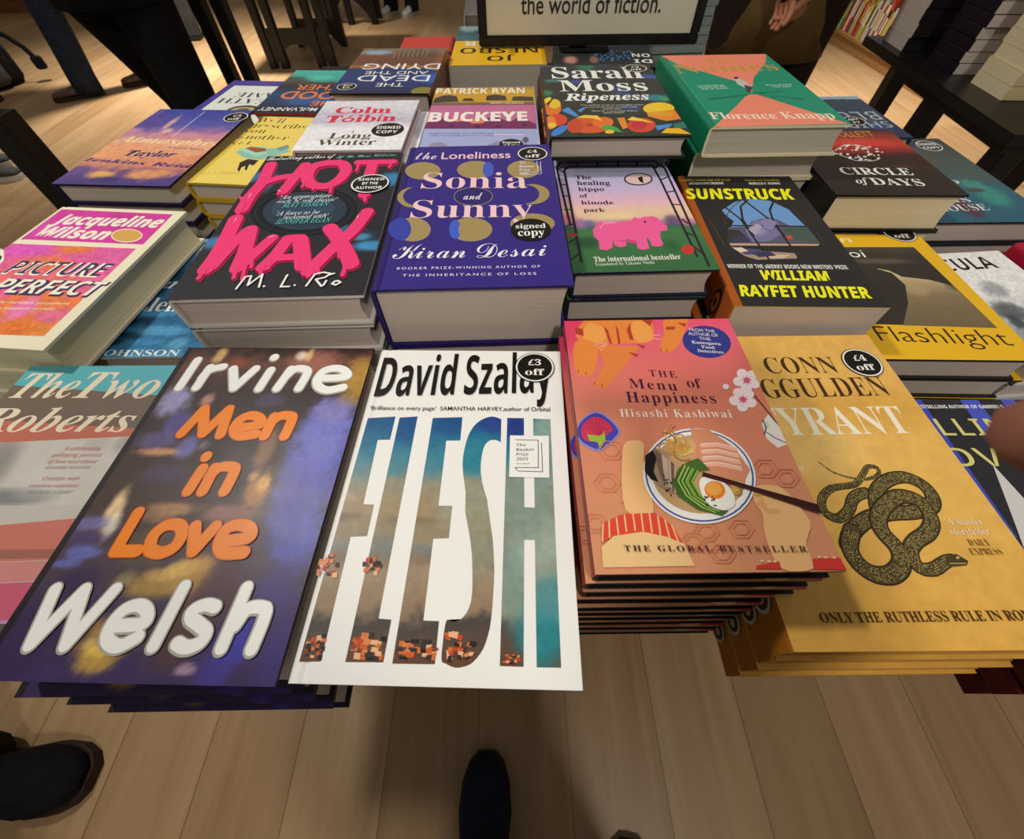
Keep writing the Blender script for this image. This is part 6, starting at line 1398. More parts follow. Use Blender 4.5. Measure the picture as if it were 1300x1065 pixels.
  ('e','#efe4dc',87.3,130.0,2.3,0.0,-0.9,-1.8,7),
  ('e','#efe4dc',92.3,124.7,1.5,0.0,-0.6,-1.2,7),
  ('e','#efe4dc',73.3,101.7,1.0,0.0,-0.7,-1.6,7),
  ('e','#efe4dc',60.1,92.6,2.3,0.0,-0.6,-1.3,7),
  ('e','#efe4dc',108.0,121.8,2.4,0.0,-1.1,-2.1,7),
  ('e','#efe4dc',82.6,88.4,2.6,0.0,-0.7,-1.3,7),
  ('e','#efe4dc',96.7,94.2,2.5,0.0,-1.2,-2.5,7),
  ('e','#efe4dc',95.2,102.0,1.2,0.0,-0.9,-1.8,7),
  ('l','#f0e4dc',1.2,[486,1157,708,1344,905,1318,1005,1239]),
  ('l','#f0e4dc',1,[486,1054,632,881,841,859,954,909]),
  ('t','KEN FOLLETT','g','#d8a03c',38.9,126.1,159.3,18.7,0,0.3),
  ('t','CIRCLE','s','#f2ede4',31.0,119.0,50.1,18.4,0,-1.6),
  ('t','of','bi','#f2ede4',37.8,54.4,27.0,14.3,0,0.3),
  ('t','DAYS','s','#f2ede4',56.5,118.3,24.4,17.2,0,-2.9),
 ],
 'W': [
  ('g',None,2.5,[(0,'#2f6478'),(0.3,'#35697a'),(0.5,'#4a5f5e'),(0.8,'#48514e'),(1,'#3c4648')],[(120.6,67.4,23.5,32.4,'#3f9488',0.95),(113.7,96.0,16.9,17.2,'#46988a',0.9),(108.9,81.7,14.3,6.8,'#5a4444',0.9),(66.5,33.0,15.9,24.9,'#5a3a44',0.9),(61.3,46.1,9.2,10.3,'#6a4050',0.7),(101.9,181.3,15.8,26.1,'#6a5a44',0.5),(102.7,204.9,10.8,13.7,'#4a5a6a',0.6),(103.4,248.7,16.8,11.7,'#4a5864',0.6)],0.4,9,8),
  ('t','D','s','#efece6',84.2,99.3,100.7,11.0,-0.01,-0.4),
  ('t','IS','s','#efece6',58.4,81.5,50.6,12.6,-0.01,-0.5),
  ('t','HOUSE','s','#efece6',21.6,92.5,27.5,16.4,-0.01,1.4),
  ('t','The new book by the bestselling','g','#c8ccd0',81.8,122.6,255.9,4.0,0,-1.2),
  ('s',127.2,222.6,20.2,19.6,['SIGNED','COPY'],'#f2efe8','#3a3e40','#f6f3ea','b'),
 ],
 'X': [
  ('p','#4f4494',[0,0,1500,0,1500,2360,0,2360]),
  ('p','#e2e5da',[45,283,1350,283,1350,2277,45,2277]),
  ('t','DEATH','s','#3f3c60',3.0,126.0,94.4,23.6,-0.01,0),
  ('t','GAME','s','#3f3c60',3.0,108.0,63.7,23.6,-0.01,0),
  ('p','#4a4034',[870,1463,854,1532,807,1594,734,1641,644,1669,545,1675,450,1658,367,1620,306,1565,274,1498,274,1429,306,1362,366,1307,449,1269,545,1252,643,1257,733,1285,806,1332,853,1394,870,1463]),
  ('p','#b8a878',[810,1475,797,1521,759,1562,701,1594,629,1612,550,1616,474,1605,408,1579,359,1543,333,1499,333,1452,359,1408,407,1371,473,1345,550,1334,628,1338,701,1356,759,1388,797,1429,810,1475]),
  ('p','#6a5a3c',[690,1487,684,1517,665,1545,636,1566,600,1578,560,1581,522,1573,489,1556,465,1532,452,1502,452,1471,464,1442,489,1417,522,1400,560,1393,599,1395,635,1408,664,1429,683,1456,690,1486]),
  ('l','#2c3a2c',1.2,[1200,1500,1120,1650,1180,1780]),
  ('l','#2c3a2c',1.2,[1280,1580,1120,1650,1000,1600]),
 ],
 'Y': [
  ('g',None,2.6,[(0,'#48b8a4'),(0.28,'#3f9c90'),(0.33,'#4a4038'),(0.42,'#2f3038'),(0.6,'#2a4a78'),(0.8,'#2c3850'),(1,'#23262e')],[(74.6,148.7,45.5,24.3,'#3a64a0',0.8),(138.7,54.2,39.6,21.7,'#4a4036',0.8),(88.9,39.4,30.0,14.7,'#5cc8b0',0.7)],0.35,12,12),
  ('t','THE','g','#e27c40',7.4,62.2,151.2,20.3,0.012,0),
  ('t','GOOD','g','#e27c40',0.0,127.3,108.6,34.5,0.02,0),
  ('t','FATHER','g','#e27c40',0.0,115.4,76.1,24.4,0.012,0),
  ('t','LIAM McILVANNEY','g','#e6e4e0',3.0,140.6,179.7,14.2,0.01,0),
 ],
 'Z': [
  ('g',None,2.4,[(0,'#7a6a5c'),(0.12,'#8a6a4c'),(0.2,'#7a4a34'),(0.4,'#6a4434'),(0.46,'#c07a40'),(0.5,'#2c3a64'),(0.75,'#2c3c74'),(1,'#2a2c48')],[(119.1,22.9,28.4,14.2,'#8ab4d8',0.8),(49.8,33.3,46.1,25.9,'#5a4638',0.7),(7.2,151.9,22.0,23.5,'#3a64b8',0.8),(1.4,75.6,13.8,56.1,'#8a5a3c',0.8)],0.5,13,7),
  ('l','#c8b8a0',0.5,[881,221,855,546]),
  ('l','#c8b8a0',0.5,[804,202,778,529]),
  ('l','#c8b8a0',0.5,[726,184,701,512]),
  ('l','#c8b8a0',0.5,[647,165,624,494]),
  ('l','#c8b8a0',0.5,[568,146,545,477]),
  ('l','#c8b8a0',0.5,[488,127,467,459]),
  ('l','#c8b8a0',0.5,[407,107,388,441]),
  ('l','#c8b8a0',0.5,[326,88,308,424]),
  ('e','#8a8038',11.0,206.4,-16.6,-2.5,-2.8,16.6,24),
  ('t','THE','g','#f2f0ec',44.3,85.7,172.1,15.1,0.0,0),
  ('t','DEAD','g','#f2f0ec',8.9,121.2,138.7,25.8,0.0,0),
  ('t','AND THE','g','#f2f0ec',14.8,115.2,119.4,14.0,0.0,0),
  ('t','DYING','g','#f2f0ec',0.0,125.6,82.8,28.0,0.0,0),
  ('s',128.2,188.2,15.2,14.7,['£3','off'],'#f2efe8','#17130f','#f6f3ea','s'),
 ],
 'AA': [
  ('t','FACES','b','#2c1816',2.4,117.6,115.5,26.4,0,0),
  ('t','A novel of the city streets','g','#e8b0a0',12.0,108.0,90.8,5.0,0,0),
 ],
 'AB': [
  ('p','#35606a',[0,0,1720,0,1720,1050,0,1050]),
  ('g',[1720,956,1720,0,0,0,0,1051],4,[(0,'#2c4a50'),(0.5,'#4a7a80'),(1,'#3a6068')],[(148.3,8.3,26.1,37.1,'#c8dcdc',0.7)],0.2,1,12),
  ('t','JO','b','#2c2416',56.8,106.6,200.0,28.8,-0.01,0),
  ('t','NESBO','b','#2c2416',13.8,158.2,150.0,33.8,-0.01,0),
  ('t','IR','b','#e8e4d8',113.5,154.8,107.5,27.5,0,0),
 ],
 'AC': [
  ('g',None,5,[(0,'#6e6866'),(1,'#6a6462')],[],0.5,3,3),
 ],
 'AD': [
  ('g',None,3,[(0,'#2c2a30'),(1,'#2f3434')],[(149.0,129.4,14.1,25.0,'#d89080',0.9),(106.6,127.0,9.5,21.8,'#c08070',0.7),(156.6,87.2,14.4,25.8,'#3f4a44',0.8)],0.2,1,12),
  ('e','#4a7ab0',109.3,106.1,-2.1,-0.1,0.2,3.4,6),
  ('e','#4a7ab0',71.7,81.8,-2.2,-0.1,0.3,3.5,6),
  ('e','#4a7ab0',98.4,88.5,-2.2,-0.1,0.2,3.5,6),
  ('e','#4a7ab0',78.0,89.1,-2.2,-0.1,0.3,3.5,6),
  ('e','#4a7ab0',103.2,96.4,-2.2,-0.1,0.2,3.5,6),
  ('e','#4a7ab0',99.2,127.9,-2.1,-0.1,0.2,3.4,6),
  ('e','#4a7ab0',37.2,74.1,-2.2,-0.1,0.3,3.5,6),
  ('e','#4a7ab0',58.7,107.5,-2.1,-0.1,0.3,3.4,6),
  ('e','#4a7ab0',44.5,112.4,-2.1,-0.1,0.3,3.4,6),
  ('e','#4a7ab0',70.5,115.9,-2.1,-0.1,0.3,3.4,6),
  ('e','#4a7ab0',82.3,116.1,-2.1,-0.1,0.2,3.4,6),
  ('e','#4a7ab0',48.9,100.6,-2.2,-0.1,0.3,3.4,6),
  ('e','#4a7ab0',42.1,120.3,-2.1,-0.1,0.3,3.4,6),
  ('e','#4a7ab0',35.5,82.0,-2.2,-0.1,0.3,3.5,6),
  ('e','#4a7ab0',73.6,130.4,-2.1,-0.1,0.3,3.4,6),
  ('e','#4a7ab0',63.8,124.9,-2.1,-0.1,0.3,3.4,6),
  ('e','#4a7ab0',36.5,83.0,-2.2,-0.1,0.3,3.5,6),
  ('e','#4a7ab0',93.6,127.3,-2.1,-0.1,0.2,3.4,6),
  ('e','#4a7ab0',44.4,117.8,-2.1,-0.1,0.3,3.4,6),
  ('e','#4a7ab0',84.3,102.4,-2.1,-0.1,0.2,3.4,6),
  ('e','#4a7ab0',64.9,103.3,-2.1,-0.1,0.3,3.4,6),
  ('e','#4a7ab0',74.4,100.2,-2.2,-0.1,0.3,3.4,6),
  ('e','#4a7ab0',44.0,83.5,-2.2,-0.1,0.3,3.5,6),
  ('e','#4a7ab0',60.2,115.4,-2.1,-0.1,0.3,3.4,6),
  ('e','#4a7ab0',39.1,74.2,-2.2,-0.1,0.3,3.5,6),
  ('e','#4a7ab0',62.9,111.7,-2.1,-0.1,0.3,3.4,6),
  ('e','#4a7ab0',73.9,77.0,-2.2,-0.1,0.3,3.5,6),
  ('e','#4a7ab0',105.9,85.9,-2.2,-0.1,0.2,3.5,6),
  ('e','#4a7ab0',49.5,82.3,-2.2,-0.1,0.3,3.5,6),
  ('e','#4a7ab0',99.2,96.6,-2.2,-0.1,0.2,3.4,6),
  ('e','#4a7ab0',75.1,115.9,-2.1,-0.1,0.3,3.4,6),
  ('e','#4a7ab0',49.6,88.6,-2.2,-0.1,0.3,3.5,6),
  ('e','#4a7ab0',40.2,73.3,-2.2,-0.1,0.3,3.5,6),
  ('e','#4a7ab0',81.0,86.4,-2.2,-0.1,0.3,3.5,6),
  ('e','#4a7ab0',84.5,101.3,-2.1,-0.1,0.2,3.4,6),
  ('e','#4a7ab0',72.8,98.9,-2.2,-0.1,0.3,3.4,6),
  ('e','#4a7ab0',93.1,88.1,-2.2,-0.1,0.2,3.5,6),
  ('e','#4a7ab0',93.8,118.8,-2.1,-0.1,0.2,3.4,6),
  ('e','#4a7ab0',79.7,109.4,-2.1,-0.1,0.3,3.4,6),
  ('e','#4a7ab0',73.2,99.8,-2.2,-0.1,0.3,3.4,6),
  ('e','#4a7ab0',56.0,106.4,-2.1,-0.1,0.3,3.4,6),
  ('e','#4a7ab0',89.7,132.8,-2.1,-0.1,0.2,3.4,6),
  ('e','#4a7ab0',91.9,83.3,-2.2,-0.1,0.2,3.5,6),
  ('e','#4a7ab0',64.5,103.0,-2.2,-0.1,0.3,3.4,6),
  ('e','#4a7ab0',94.9,81.7,-2.2,-0.1,0.2,3.5,6),
  ('e','#4a7ab0',69.2,91.1,-2.2,-0.1,0.3,3.5,6),
  ('e','#4a7ab0',102.4,105.1,-2.1,-0.1,0.2,3.4,6),
  ('e','#4a7ab0',61.1,75.4,-2.2,-0.1,0.3,3.5,6),
  ('e','#4a7ab0',71.2,78.7,-2.2,-0.1,0.3,3.5,6),
  ('e','#4a7ab0',52.8,118.2,-2.1,-0.1,0.3,3.4,6),
  ('e','#4a7ab0',89.0,80.8,-2.2,-0.1,0.2,3.5,6),
  ('e','#4a7ab0',42.3,103.3,-2.2,-0.1,0.3,3.4,6),
  ('e','#4a7ab0',98.6,82.1,-2.2,-0.1,0.2,3.5,6),
  ('e','#4a7ab0',48.0,105.4,-2.2,-0.1,0.3,3.4,6),
  ('e','#4a7ab0',91.1,109.5,-2.1,-0.1,0.2,3.4,6),
  ('e','#4a7ab0',88.1,122.1,-2.1,-0.1,0.2,3.4,6),
  ('e','#4a7ab0',75.7,131.7,-2.1,-0.1,0.3,3.4,6),
  ('e','#4a7ab0',73.4,127.9,-2.1,-0.1,0.3,3.4,6),
  ('e','#4a7ab0',91.7,106.3,-2.1,-0.1,0.2,3.4,6),
  ('e','#4a7ab0',74.1,122.6,-2.1,-0.1,0.3,3.4,6),
  ('t','ON','b','#efece4',3.6,36.2,90.3,19.7,0,0),
  ('t','DI','b','#efece4',3.6,36.2,123.1,19.7,0,0),
 ],
 'AE': [
  ('g',None,2.6,[(0,'#8aa4b8'),(0.06,'#a8c0cc'),(0.1,'#3a4858'),(0.6,'#38465a'),(1,'#2f3c58')],[(30.9,129.8,15.7,20.9,'#34549c',0.8),(28.4,110.5,16.0,14.5,'#6a707c',0.5)],0.3,4,12),
  ('t','BLUE','b','#aeb6bc',7.5,99.0,66.8,33.4,-0.02,0),
  ('t','SHIPS','b','#b4b8bc',7.5,93.0,106.9,23.4,-0.02,0),
  ('s',58.0,104.6,17.7,17.2,['£4','off'],'#f2efe8','#17130f','#f6f3ea','s'),
 ],
}

for key, b in BOOKS.items():
    build_stack(key, *b['pose'], b['ts'], b['kind'], b['base'], ART[key], b['label'], b['short'], b.get('low', (0, 0, 0, None)), b.get('jit', .0012), {'c': PAGE_CREAM, 'g': PAGE_GREY}.get(b.get('page')), logo=b.get('logo'))

# ------------------------------------------------------------------ the setting
def structure(name, dims, mat, bevel=0):
    bm = bmesh.new(); add_box(bm, *dims, bevel=bevel); o = link_mesh(name, bm_mesh(bm, name), mat); o['kind'] = 'structure'; return o
FLOOR = mat_planks('oak_plank_floor', ('#5c4630', '#8d6d48', '#b0906a'))
structure('floor', (-7.5, 4.2, -2.0, 8.5, -.1, 0), FLOOR)
PLASTER = mat_noise('painted_plaster_wall', '#b9a88c', '#c8b89c', 8, .9, .2)
structure('wall_back', (-7.5, 4.2, 8.5, 8.6, 0, 3.0), PLASTER)
structure('wall_left', (-7.6, -7.5, -2.0, 8.5, 0, 3.0), PLASTER)
structure('wall_right', (4.2, 4.3, -2.0, 8.5, 0, 3.0), PLASTER)

PAGE_TEAL = mat_pages('grey_green_page_edges', '#5c6864', '#98a29c')
# ------------------------------------------------------------------ tables
def leg_pair(parent, x, y0, y1, ztop, mat=BLACKM, half=.028):
    for y in (y0, y1):
        box_part('leg', (x-half, x+half, y-half, y+half, 0, ztop), mat, parent)

def arch_foot(parent, x0, x1, y, z0=.0, h=.2, th=.03, mat=BLACKM, n=18):
    """foot board cut out in an arch"""
    bm = bmesh.new(); top = []; bot = []
    for i in range(n+1):
        x = x0+(x1-x0)*i/n; u = 2*i/n-1
        top.append((x, h)); bot.append((x, max(0, (1-u*u*1.35))*h*.62))
    A = [[bm.verts.new((x, y+s*th/2, z0+z)) for x, z in l] for s in (-1, 1) for l in (top, bot)]
    tf, bf, tb, bb = A
    for i in range(n):
        bm.faces.new((bf[i], bf[i+1], tf[i+1], tf[i])); bm.faces.new((tb[i], tb[i+1], bb[i+1], bb[i]))
        bm.faces.new((tf[i], tf[i+1], tb[i+1], tb[i])); bm.faces.new((bb[i], bb[i+1], bf[i+1], bf[i]))
    bm.faces.new((tf[0], tb[0], bb[0], bf[0])); bm.faces.new((bf[n], bb[n], tb[n], tf[n]))
    return link_mesh('foot_board', bm_mesh(bm, 'foot_board'), mat, parent)

t = empty('display_table', (0, 0, 0), 0, 'low black display table carrying all the face-up books', 'table')
box_part('table_top', (-.555, .79, .085, 1.52, .715, .745), BLACKM, t)
for x in (-.42, .66):
    for y in (.22, 1.38): box_part('leg', (x-.03, x+.03, y-.03, y+.03, 0, .715), BLACKM, t)
box_part('apron', (-.45, .69, .2, .24, .62, .715), BLACKM, t); box_part('apron', (-.45, .69, 1.36, 1.4, .62, .715), BLACKM, t)

def trestle_table(loc, rz, W, D, label, posts, h=.75, foot=True):
    t = empty('trestle_table', loc, rz, label, 'table')
    box_part('table_top', (-W/2, W/2, -D/2, D/2, h-.035, h), BLACKM, t)
    for x in posts:
        for dx in (-.035, .035): box_part('leg', (x+dx-.02, x+dx+.02, -D/2+.03, -D/2+.075, 0, h-.035), BLACKM, t)
    return t
# black table back left: legs with an arched foot board
t = empty('trestle_table', (-1.72, 4.29, 0), 0, 'black trestle table with arched foot board seen above the upside-down books', 'table')
box_part('table_top', (-.5, .45, -.1, .75, .715, .75), BLACKM, t)
for x in (-.255, -.155, .155, .25): box_part('leg', (x-.028, x+.028, -.03, .03, 0, .715), BLACKM, t)
arch_foot(t, -.28, .28, 0, h=.26)
for x in (-.2, .2): box_part('leg', (x-.025, x+.025, .57, .63, 0, .715), BLACKM, t)
arch_foot(t, -.2, .2, .6, h=.2)
t = empty('trestle_table', (-1.62, 5.65, 0), 0, 'farthest black trestle table next to the white trainers', 'table')
box_part('table_top', (-.5, .27, -.1, .3, .715, .75), BLACKM, t)
for x in (-.25, 0, .25): box_part('leg', (x-.03, x+.03, -.03, .03, 0, .715), BLACKM, t)
arch_foot(t, -.28, .28, 0, h=.34)
arch_foot(t, -.28, .28, .22, h=.34)
# nearer table behind the black-trousered person
t = empty('trestle_table', (-1.62, 2.5, 0), 0, 'black table with paired slim legs right of the black-trousered person', 'table')
box_part('table_top', (-.2, .475, -.3, .12, .80, .85), BLACKM, t)
for x in (.37, .455, .1, .16): box_part('leg', (x-.024, x+.024, -.27, -.215, 0, .80), BLACKM, t)
# table at the left edge, only one leg in view
t = empty('side_table', (-1.91, .98, 0), 0, 'black table at the left edge, one thick leg in view', 'table')
box_part('table_top', (-.6, .45, -.5, .42, .71, .75), BLACKM, t)
for x in (-.54, .488):
    for y in (-.44, .32): box_part('leg', (x-.035, x+.035, y-.035, y+.035, 0, .71), BLACKM, t)

# table at the right with stacked books, its edge runs away from the viewer
t = empty('display_table', (1.614, 1.381, 0), R(-6), 'black display table at right carrying tall stacks of books', 'table')
box_part('table_top', (-.42, .5, -.43, .36, .71, .735), BLACKM, t)
box_part('apron', (-.40, -.3, -.41, .06, .685, .71), BLACKM, t); box_part('apron', (-.3, .46, -.41, -.36, .685, .71), BLACKM, t)
for y in (-.385, -.064): box_part('leg', (-.385, -.335, y-.025, y+.025, 0, .69), BLACKM, t)
box_part('leg', (-.3, -.25, .28, .33, 0, .71), BLACKM, t)
for y in (-.34, .34): box_part('leg', (.38, .46, y-.035, y+.035, 0, .71), BLACKM, t)

def plain_stack(cx, cy, z0, yaw, w, d, t, n, front, spine, edge, page, desc, group, kind='pb', jit=.003):
    cov, pg, st, zt = book_meshes('b', w, d, t, kind, (front, spine, edge), [])
    rng = random.Random(desc); proto = None; name = 'paperback_book' if kind == 'pb' else 'hardback_book'
    for i in range(n):
        lab = '%s book down in %s' % (ORD[n-1-i], desc) if n-1-i else 'top book of %s' % desc
        loc = (cx+rng.uniform(-jit, jit), cy+rng.uniform(-jit, jit), z0+i*t); a = yaw+rng.uniform(-.02, .02)
        if proto is None:
            r = empty(name, loc, a, lab, 'book', group); c = link_mesh('cover', cov, PRINT, r); p = link_mesh('pages', pg, page, r); proto = (r, c, p)
        else:
            r = proto[0].copy(); COL.objects.link(r); r.location = loc; r.rotation_euler = (0, 0, a); r['label'] = lab
            for q in proto[1:]:
                k = q.copy(); COL.objects.link(k); k.parent = r
plain_stack(1.362, 1.66, .735, R(84), .135, .21, .034, 15, '#3a3a3a', '#1f1b1c', '#d8cfc0', PAGE, 'the tall cream-edged stack at the far end of the right table', 'stack at the far end of the right table')
plain_stack(1.375, 1.445, .735, R(-6), .2, .13, .026, 16, '#2c2024', '#221a22', '#2a1e26', PAGE, 'the tall dark-spined stack in the middle of the right table', 'dark stack in the middle of the right table')
plain_stack(1.375, 1.25, .735, R(84), .135, .2, .03, 13, '#c8b890', '#cbb88a', '#d0bf94', PAGE_CREAM, 'the yellowed stack nearest the viewer on the right table', 'yellowed stack on the right table')
plain_stack(1.42, 1.07, .735, R(6), .13, .05, .02, 3, '#1f9070', '#1f9070', '#1f9070', PAGE, 'the small green pile at the near corner of the right table', 'green books on the right table')
plain_stack(.39, 1.3, .745, R(4), .14, .2, .0165, 14, '#59686a', '#4a5a5c', '#6c7876', PAGE_TEAL, 'the thin grey-green stack right of and behind the sign', 'thin stack right of the sign')

# ------------------------------------------------------------------ the sign
SIGNW = mat_noise('cream_sign_paper', '#d9d0b6', '#dfd7bf', 4, .5, .3)
SIGNK = mat_noise('sign_lettering_ink', '#262320', '#302c28', 10, .5, .3)
s = empty('sign', (.1515, .967, .9185), R(-1.0), 'black-framed cream sign reading the world of fiction, standing among the books', 'sign')
W2, z0, z1 = .2015, 0, .28; fr = .016
bm = bmesh.new()
add_box(bm, -W2, W2, -.008, .012, z0, z0+fr, .002); add_box(bm, -W2, W2, -.008, .012, z1-fr, z1, .002)
add_box(bm, -W2, -W2+fr, -.008, .012, z0+fr, z1-fr, .002); add_box(bm, W2-fr, W2, -.008, .012, z0+fr, z1-fr, .002)
link_mesh('frame', bm_mesh(bm, 'frame'), BLACKM, s)
pn = box_part('sign_panel', (-W2+fr, W2-fr, -.003, .008, z0+fr, z1-fr), SIGNW, s, 0)
vs, fs = text_geo('the world of fiction.', 'g', .004, -.124, .123, .045, .026, 0)
me = bpy.data.meshes.new('lettering'); me.from_pydata([(x, -.0042, z) for x, z in vs], [], fs); link_mesh('lettering', me, SIGNK, pn)
bm = bmesh.new(); add_box(bm, -.032, .0, .0, .02, -.004, z0+.02, .002); add_box(bm, -.05, .04, -.02, .05, -.0072, -.003, .0015)
link_mesh('stand', bm_mesh(bm, 'stand'), BLACKM, s)

# ------------------------------------------------------------------ bookcase along the right side
b = empty('bookcase', (0, 0, 0), 0, 'low oak bookcase along the right side with a plain plinth', 'bookcase')
X0 = 2.98
box_part('plinth', (X0, X0+.34, 2.2, 6.2, 0, .075), WOOD, b)
box_part('shelf', (X0-.01, X0+.36, 2.2, 6.2, .075, .1), WOOD, b, .003); box_part('shelf', (X0-.0, X0+.36, 2.2, 6.2, .43, .455), WOOD, b, .003)
box_part('back_panel', (X0+.34, X0+.36, 2.2, 6.2, .1, 1.6), WOOD, b)
for y in (2.2, 4.02, 6.17): box_part('side_panel', (X0+.01, X0+.34, y, y+.03, .1, .43), WOOD, b)
box_part('shelf', (X0, X0+.36, 2.2, 6.2, .84, .865), WOOD, b)
for y in (2.2, 4.02, 6.17): box_part('side_panel', (X0+.01, X0+.34, y, y+.03, .455, .84), WOOD, b)
rg = random.Random(11)
spn = [('#b8323c', 'red'), ('#e8e2d4', 'white'), ('#27408a', 'blue'), ('#d9a0a8', 'pale pink'), ('#2c2a2c', 'black'), ('#a8903c', 'olive'), ('#c8c0ac', 'cream'), ('#3f8a5c', 'green'), ('#8a4a2c', 'brown'), ('#dd5a44', 'orange-red'), ('#5a3a5c', 'plum'), ('#b7c06a', 'lime')]
def shelf_row(y0, y1, z, hmin, hmax, where, group):
    y = y1; i = 0
    while y > y0+.03:
        t = rg.uniform(.014, .034); h = rg.uniform(hmin, hmax); d = rg.uniform(.14, .19); c, cn = rg.choice(spn)
        mb = MB(); x0 = X0+.02; ya = y-t; e = .0012
        bx = lambda a0, a1, b0, b1, c0, c1: ([(a0, b0, c0), (a1, b0, c0), (a1, b1, c0), (a0, b1, c0), (a0, b0, c1), (a1, b0, c1), (a1, b1, c1), (a0, b1, c1)], [(3, 2, 1, 0), (4, 5, 6, 7), (0, 1, 5, 4), (1, 2, 6, 5), (2, 3, 7, 6), (3, 0, 4, 7)])
        H = h-.003; q = t/2
        mb.add(*bx(0, .0015, -q, q, 0, h), c); mb.add(*bx(.0015, d, -q, -q+e, 0, h), c); mb.add(*bx(.0015, d, q-e, q, 0, h), c)
        mb.add(*bx(.0015, d-.002, -q+e, q-e, .002, H), '#d8cfbe')
        mb.add(*bx(-.0004, 0, -q*.5, q*.5, h*.35, h*.8), rg.choice(['#efe8d8', '#2a2626', '#d8b04c']))
        o = link_mesh('paperback_book', mb.mesh('upright_book'), PRINT); o.location = (x0, ya+q, z)
        i += 1
        o['label'] = '%s upright book, number %d from the far end of %s' % (cn, i, where); o['category'] = 'book'; o['group'] = group
        y -= t+.001
shelf_row(4.08, 5.4, .101, .2, .29, 'the far low shelf', 'upright books on the lowest shelf')
shelf_row(3.25, 4.0, .101, .15, .2, 'the near low shelf', 'short upright books on the lowest shelf')

# bookcase base far left
b = empty('bookcase', (0, 0, 0), 0, 'brown wooden bookcase across the far left of the floor', 'bookcase')
box_part('plinth', (-7.3, -3.75, 6.4, 6.75, 0, .1), WOODD, b); box_part('carcass', (-7.3, -3.75, 6.42, 6.75, .1, .6), WOODD, b)
box_part('shelf', (-7.3, -3.75, 6.38, 6.75, .6, .63), WOODD, b)

# slate panel with a white crest, leaning on its feet behind the black trousers
SL = mat_noise('dark_slate_board', '#2a2825', '#35322d', 14, .6, .3); CH = mat_noise('white_chalk_paint', '#b8b4a8', '#cfcabc', 30, .8, .2)
s = empty('notice_board', (-3.2, 5.2, 0), R(8), 'small dark floor board with a pale painted bird crest', 'board')
bm = bmesh.new(); add_box(bm, -.2, .2, -.015, .015, .02, .62, .004); o = link_mesh('panel', bm_mesh(bm, 'panel'), SL, s); o.rotation_euler = (R(-10), 0, 0)
pts = [(-.13, .55), (-.1, .44), (-.03, .40), (.03, .40), (.1, .44), (.13, .56), (.085, .5), (.05, .56), (.03, .5), (0, .53), (-.03, .5), (-.05, .56), (-.085, .5)]
me = bpy.data.meshes.new('crest'); me.from_pydata([(x, -.0165, z) for x, z in pts]+[(.055*math.cos(a), -.0165, .30+.05*math.sin(a)) for a in np.linspace(0, 6.0, 16)], [], [tuple(range(13)), tuple(range(13, 29))]); link_mesh('crest', me, CH, o)
box_part('foot', (-.2, .2, -.09, .16, 0, .02), BLACKM, s)

# ------------------------------------------------------------------ people
SKIN2 = mat_noise('shaded_skin', '#8a5440', '#96604a', 25, .5, .35)  # darker copy of the skin: the backlit fingertip's shade is put into its colour
SKIN = mat_noise('skin', '#a8694c', '#b87a5a', 25, .5, .35)
def skin_mesh(name, nodes, edges, mat, parent, sub=1, root=0):
    ids = list(nodes); me = bpy.data.meshes.new(name)
    me.from_pydata([nodes[i][:3] for i in ids], [(ids.index(a), ids.index(b)) for a, b in edges], [])
    ob = bpy.data.objects.new(name, me); COL.objects.link(ob)
    sk = ob.modifiers.new('s', 'SKIN'); sk.use_smooth_shade = True; sk.branch_smoothing = .3
    for i, k in enumerate(ids):
        q = nodes[k]; v = me.skin_vertices[0].data[i]; v.radius = (q[3], q[4] if len(q) > 4 else q[3]); v.use_root = (i == root)
    sb = ob.modifiers.new('d', 'SUBSURF'); sb.levels = sub; sb.render_levels = sub
    bpy.context.view_layer.update()
    m2 = bpy.data.meshes.new_from_object(ob.evaluated_get(bpy.context.evaluated_depsgraph_get()))
    bpy.data.objects.remove(ob); bpy.data.meshes.remove(me)
    m2.polygons.foreach_set('use_smooth', [True]*len(m2.polygons))
    return link_mesh(name, m2, mat, parent)

def hand_nodes(nd, ed, tag, wrist, dirv, side, curl=.5, palm_n=None, s=1.0):
    """palm and five unequal fingers grown from the wrist; dirv = way the hand points, side = towards the thumb"""
    D = Vector(dirv).normalized(); S = Vector(side); S = (S-D*S.dot(D)).normalized(); N = D.cross(S); wv = Vector(wrist)
    nd[tag+'p'] = (*(wv+D*.045*s), .02*s, .032*s); ed.append((tag+'w', tag+'p'))
    for i, (off, ln) in enumerate(((.028, .068), (.010, .078), (-.009, .072), (-.027, .056))):
        b = wv+D*.088*s+S*off*s; nd[f'{tag}f{i}0'] = (*b, .0105*s); ed.append((tag+'p', f'{tag}f{i}0')); p = b; prev = f'{tag}f{i}0'
        for j in range(3):
            a = (curl[i] if isinstance(curl, (list, tuple)) else curl)*(j+.6); dd = D*math.cos(a)+N*math.sin(a); p = p+dd*ln*s*(.45, .32, .25)[j]; k = f'{tag}f{i}{j+1}'
            nd[k] = (*p, (.0092, .0085, .0072)[j]*s); ed.append((prev, k)); prev = k
    b = wv+D*.03*s+S*.03*s; nd[tag+'t0'] = (*b, .014*s); ed.append((tag+'p', tag+'t0'))
    p = b+(D*.7+S*.6+N*.25).normalized()*.034*s; nd[tag+'t1'] = (*p, .0115*s); ed.append((tag+'t0', tag+'t1'))
    p = p+(D*.9+S*.2+N*.35).normalized()*.028*s; nd[tag+'t2'] = (*p, .009*s); ed.append((tag+'t1', tag+'t2'))

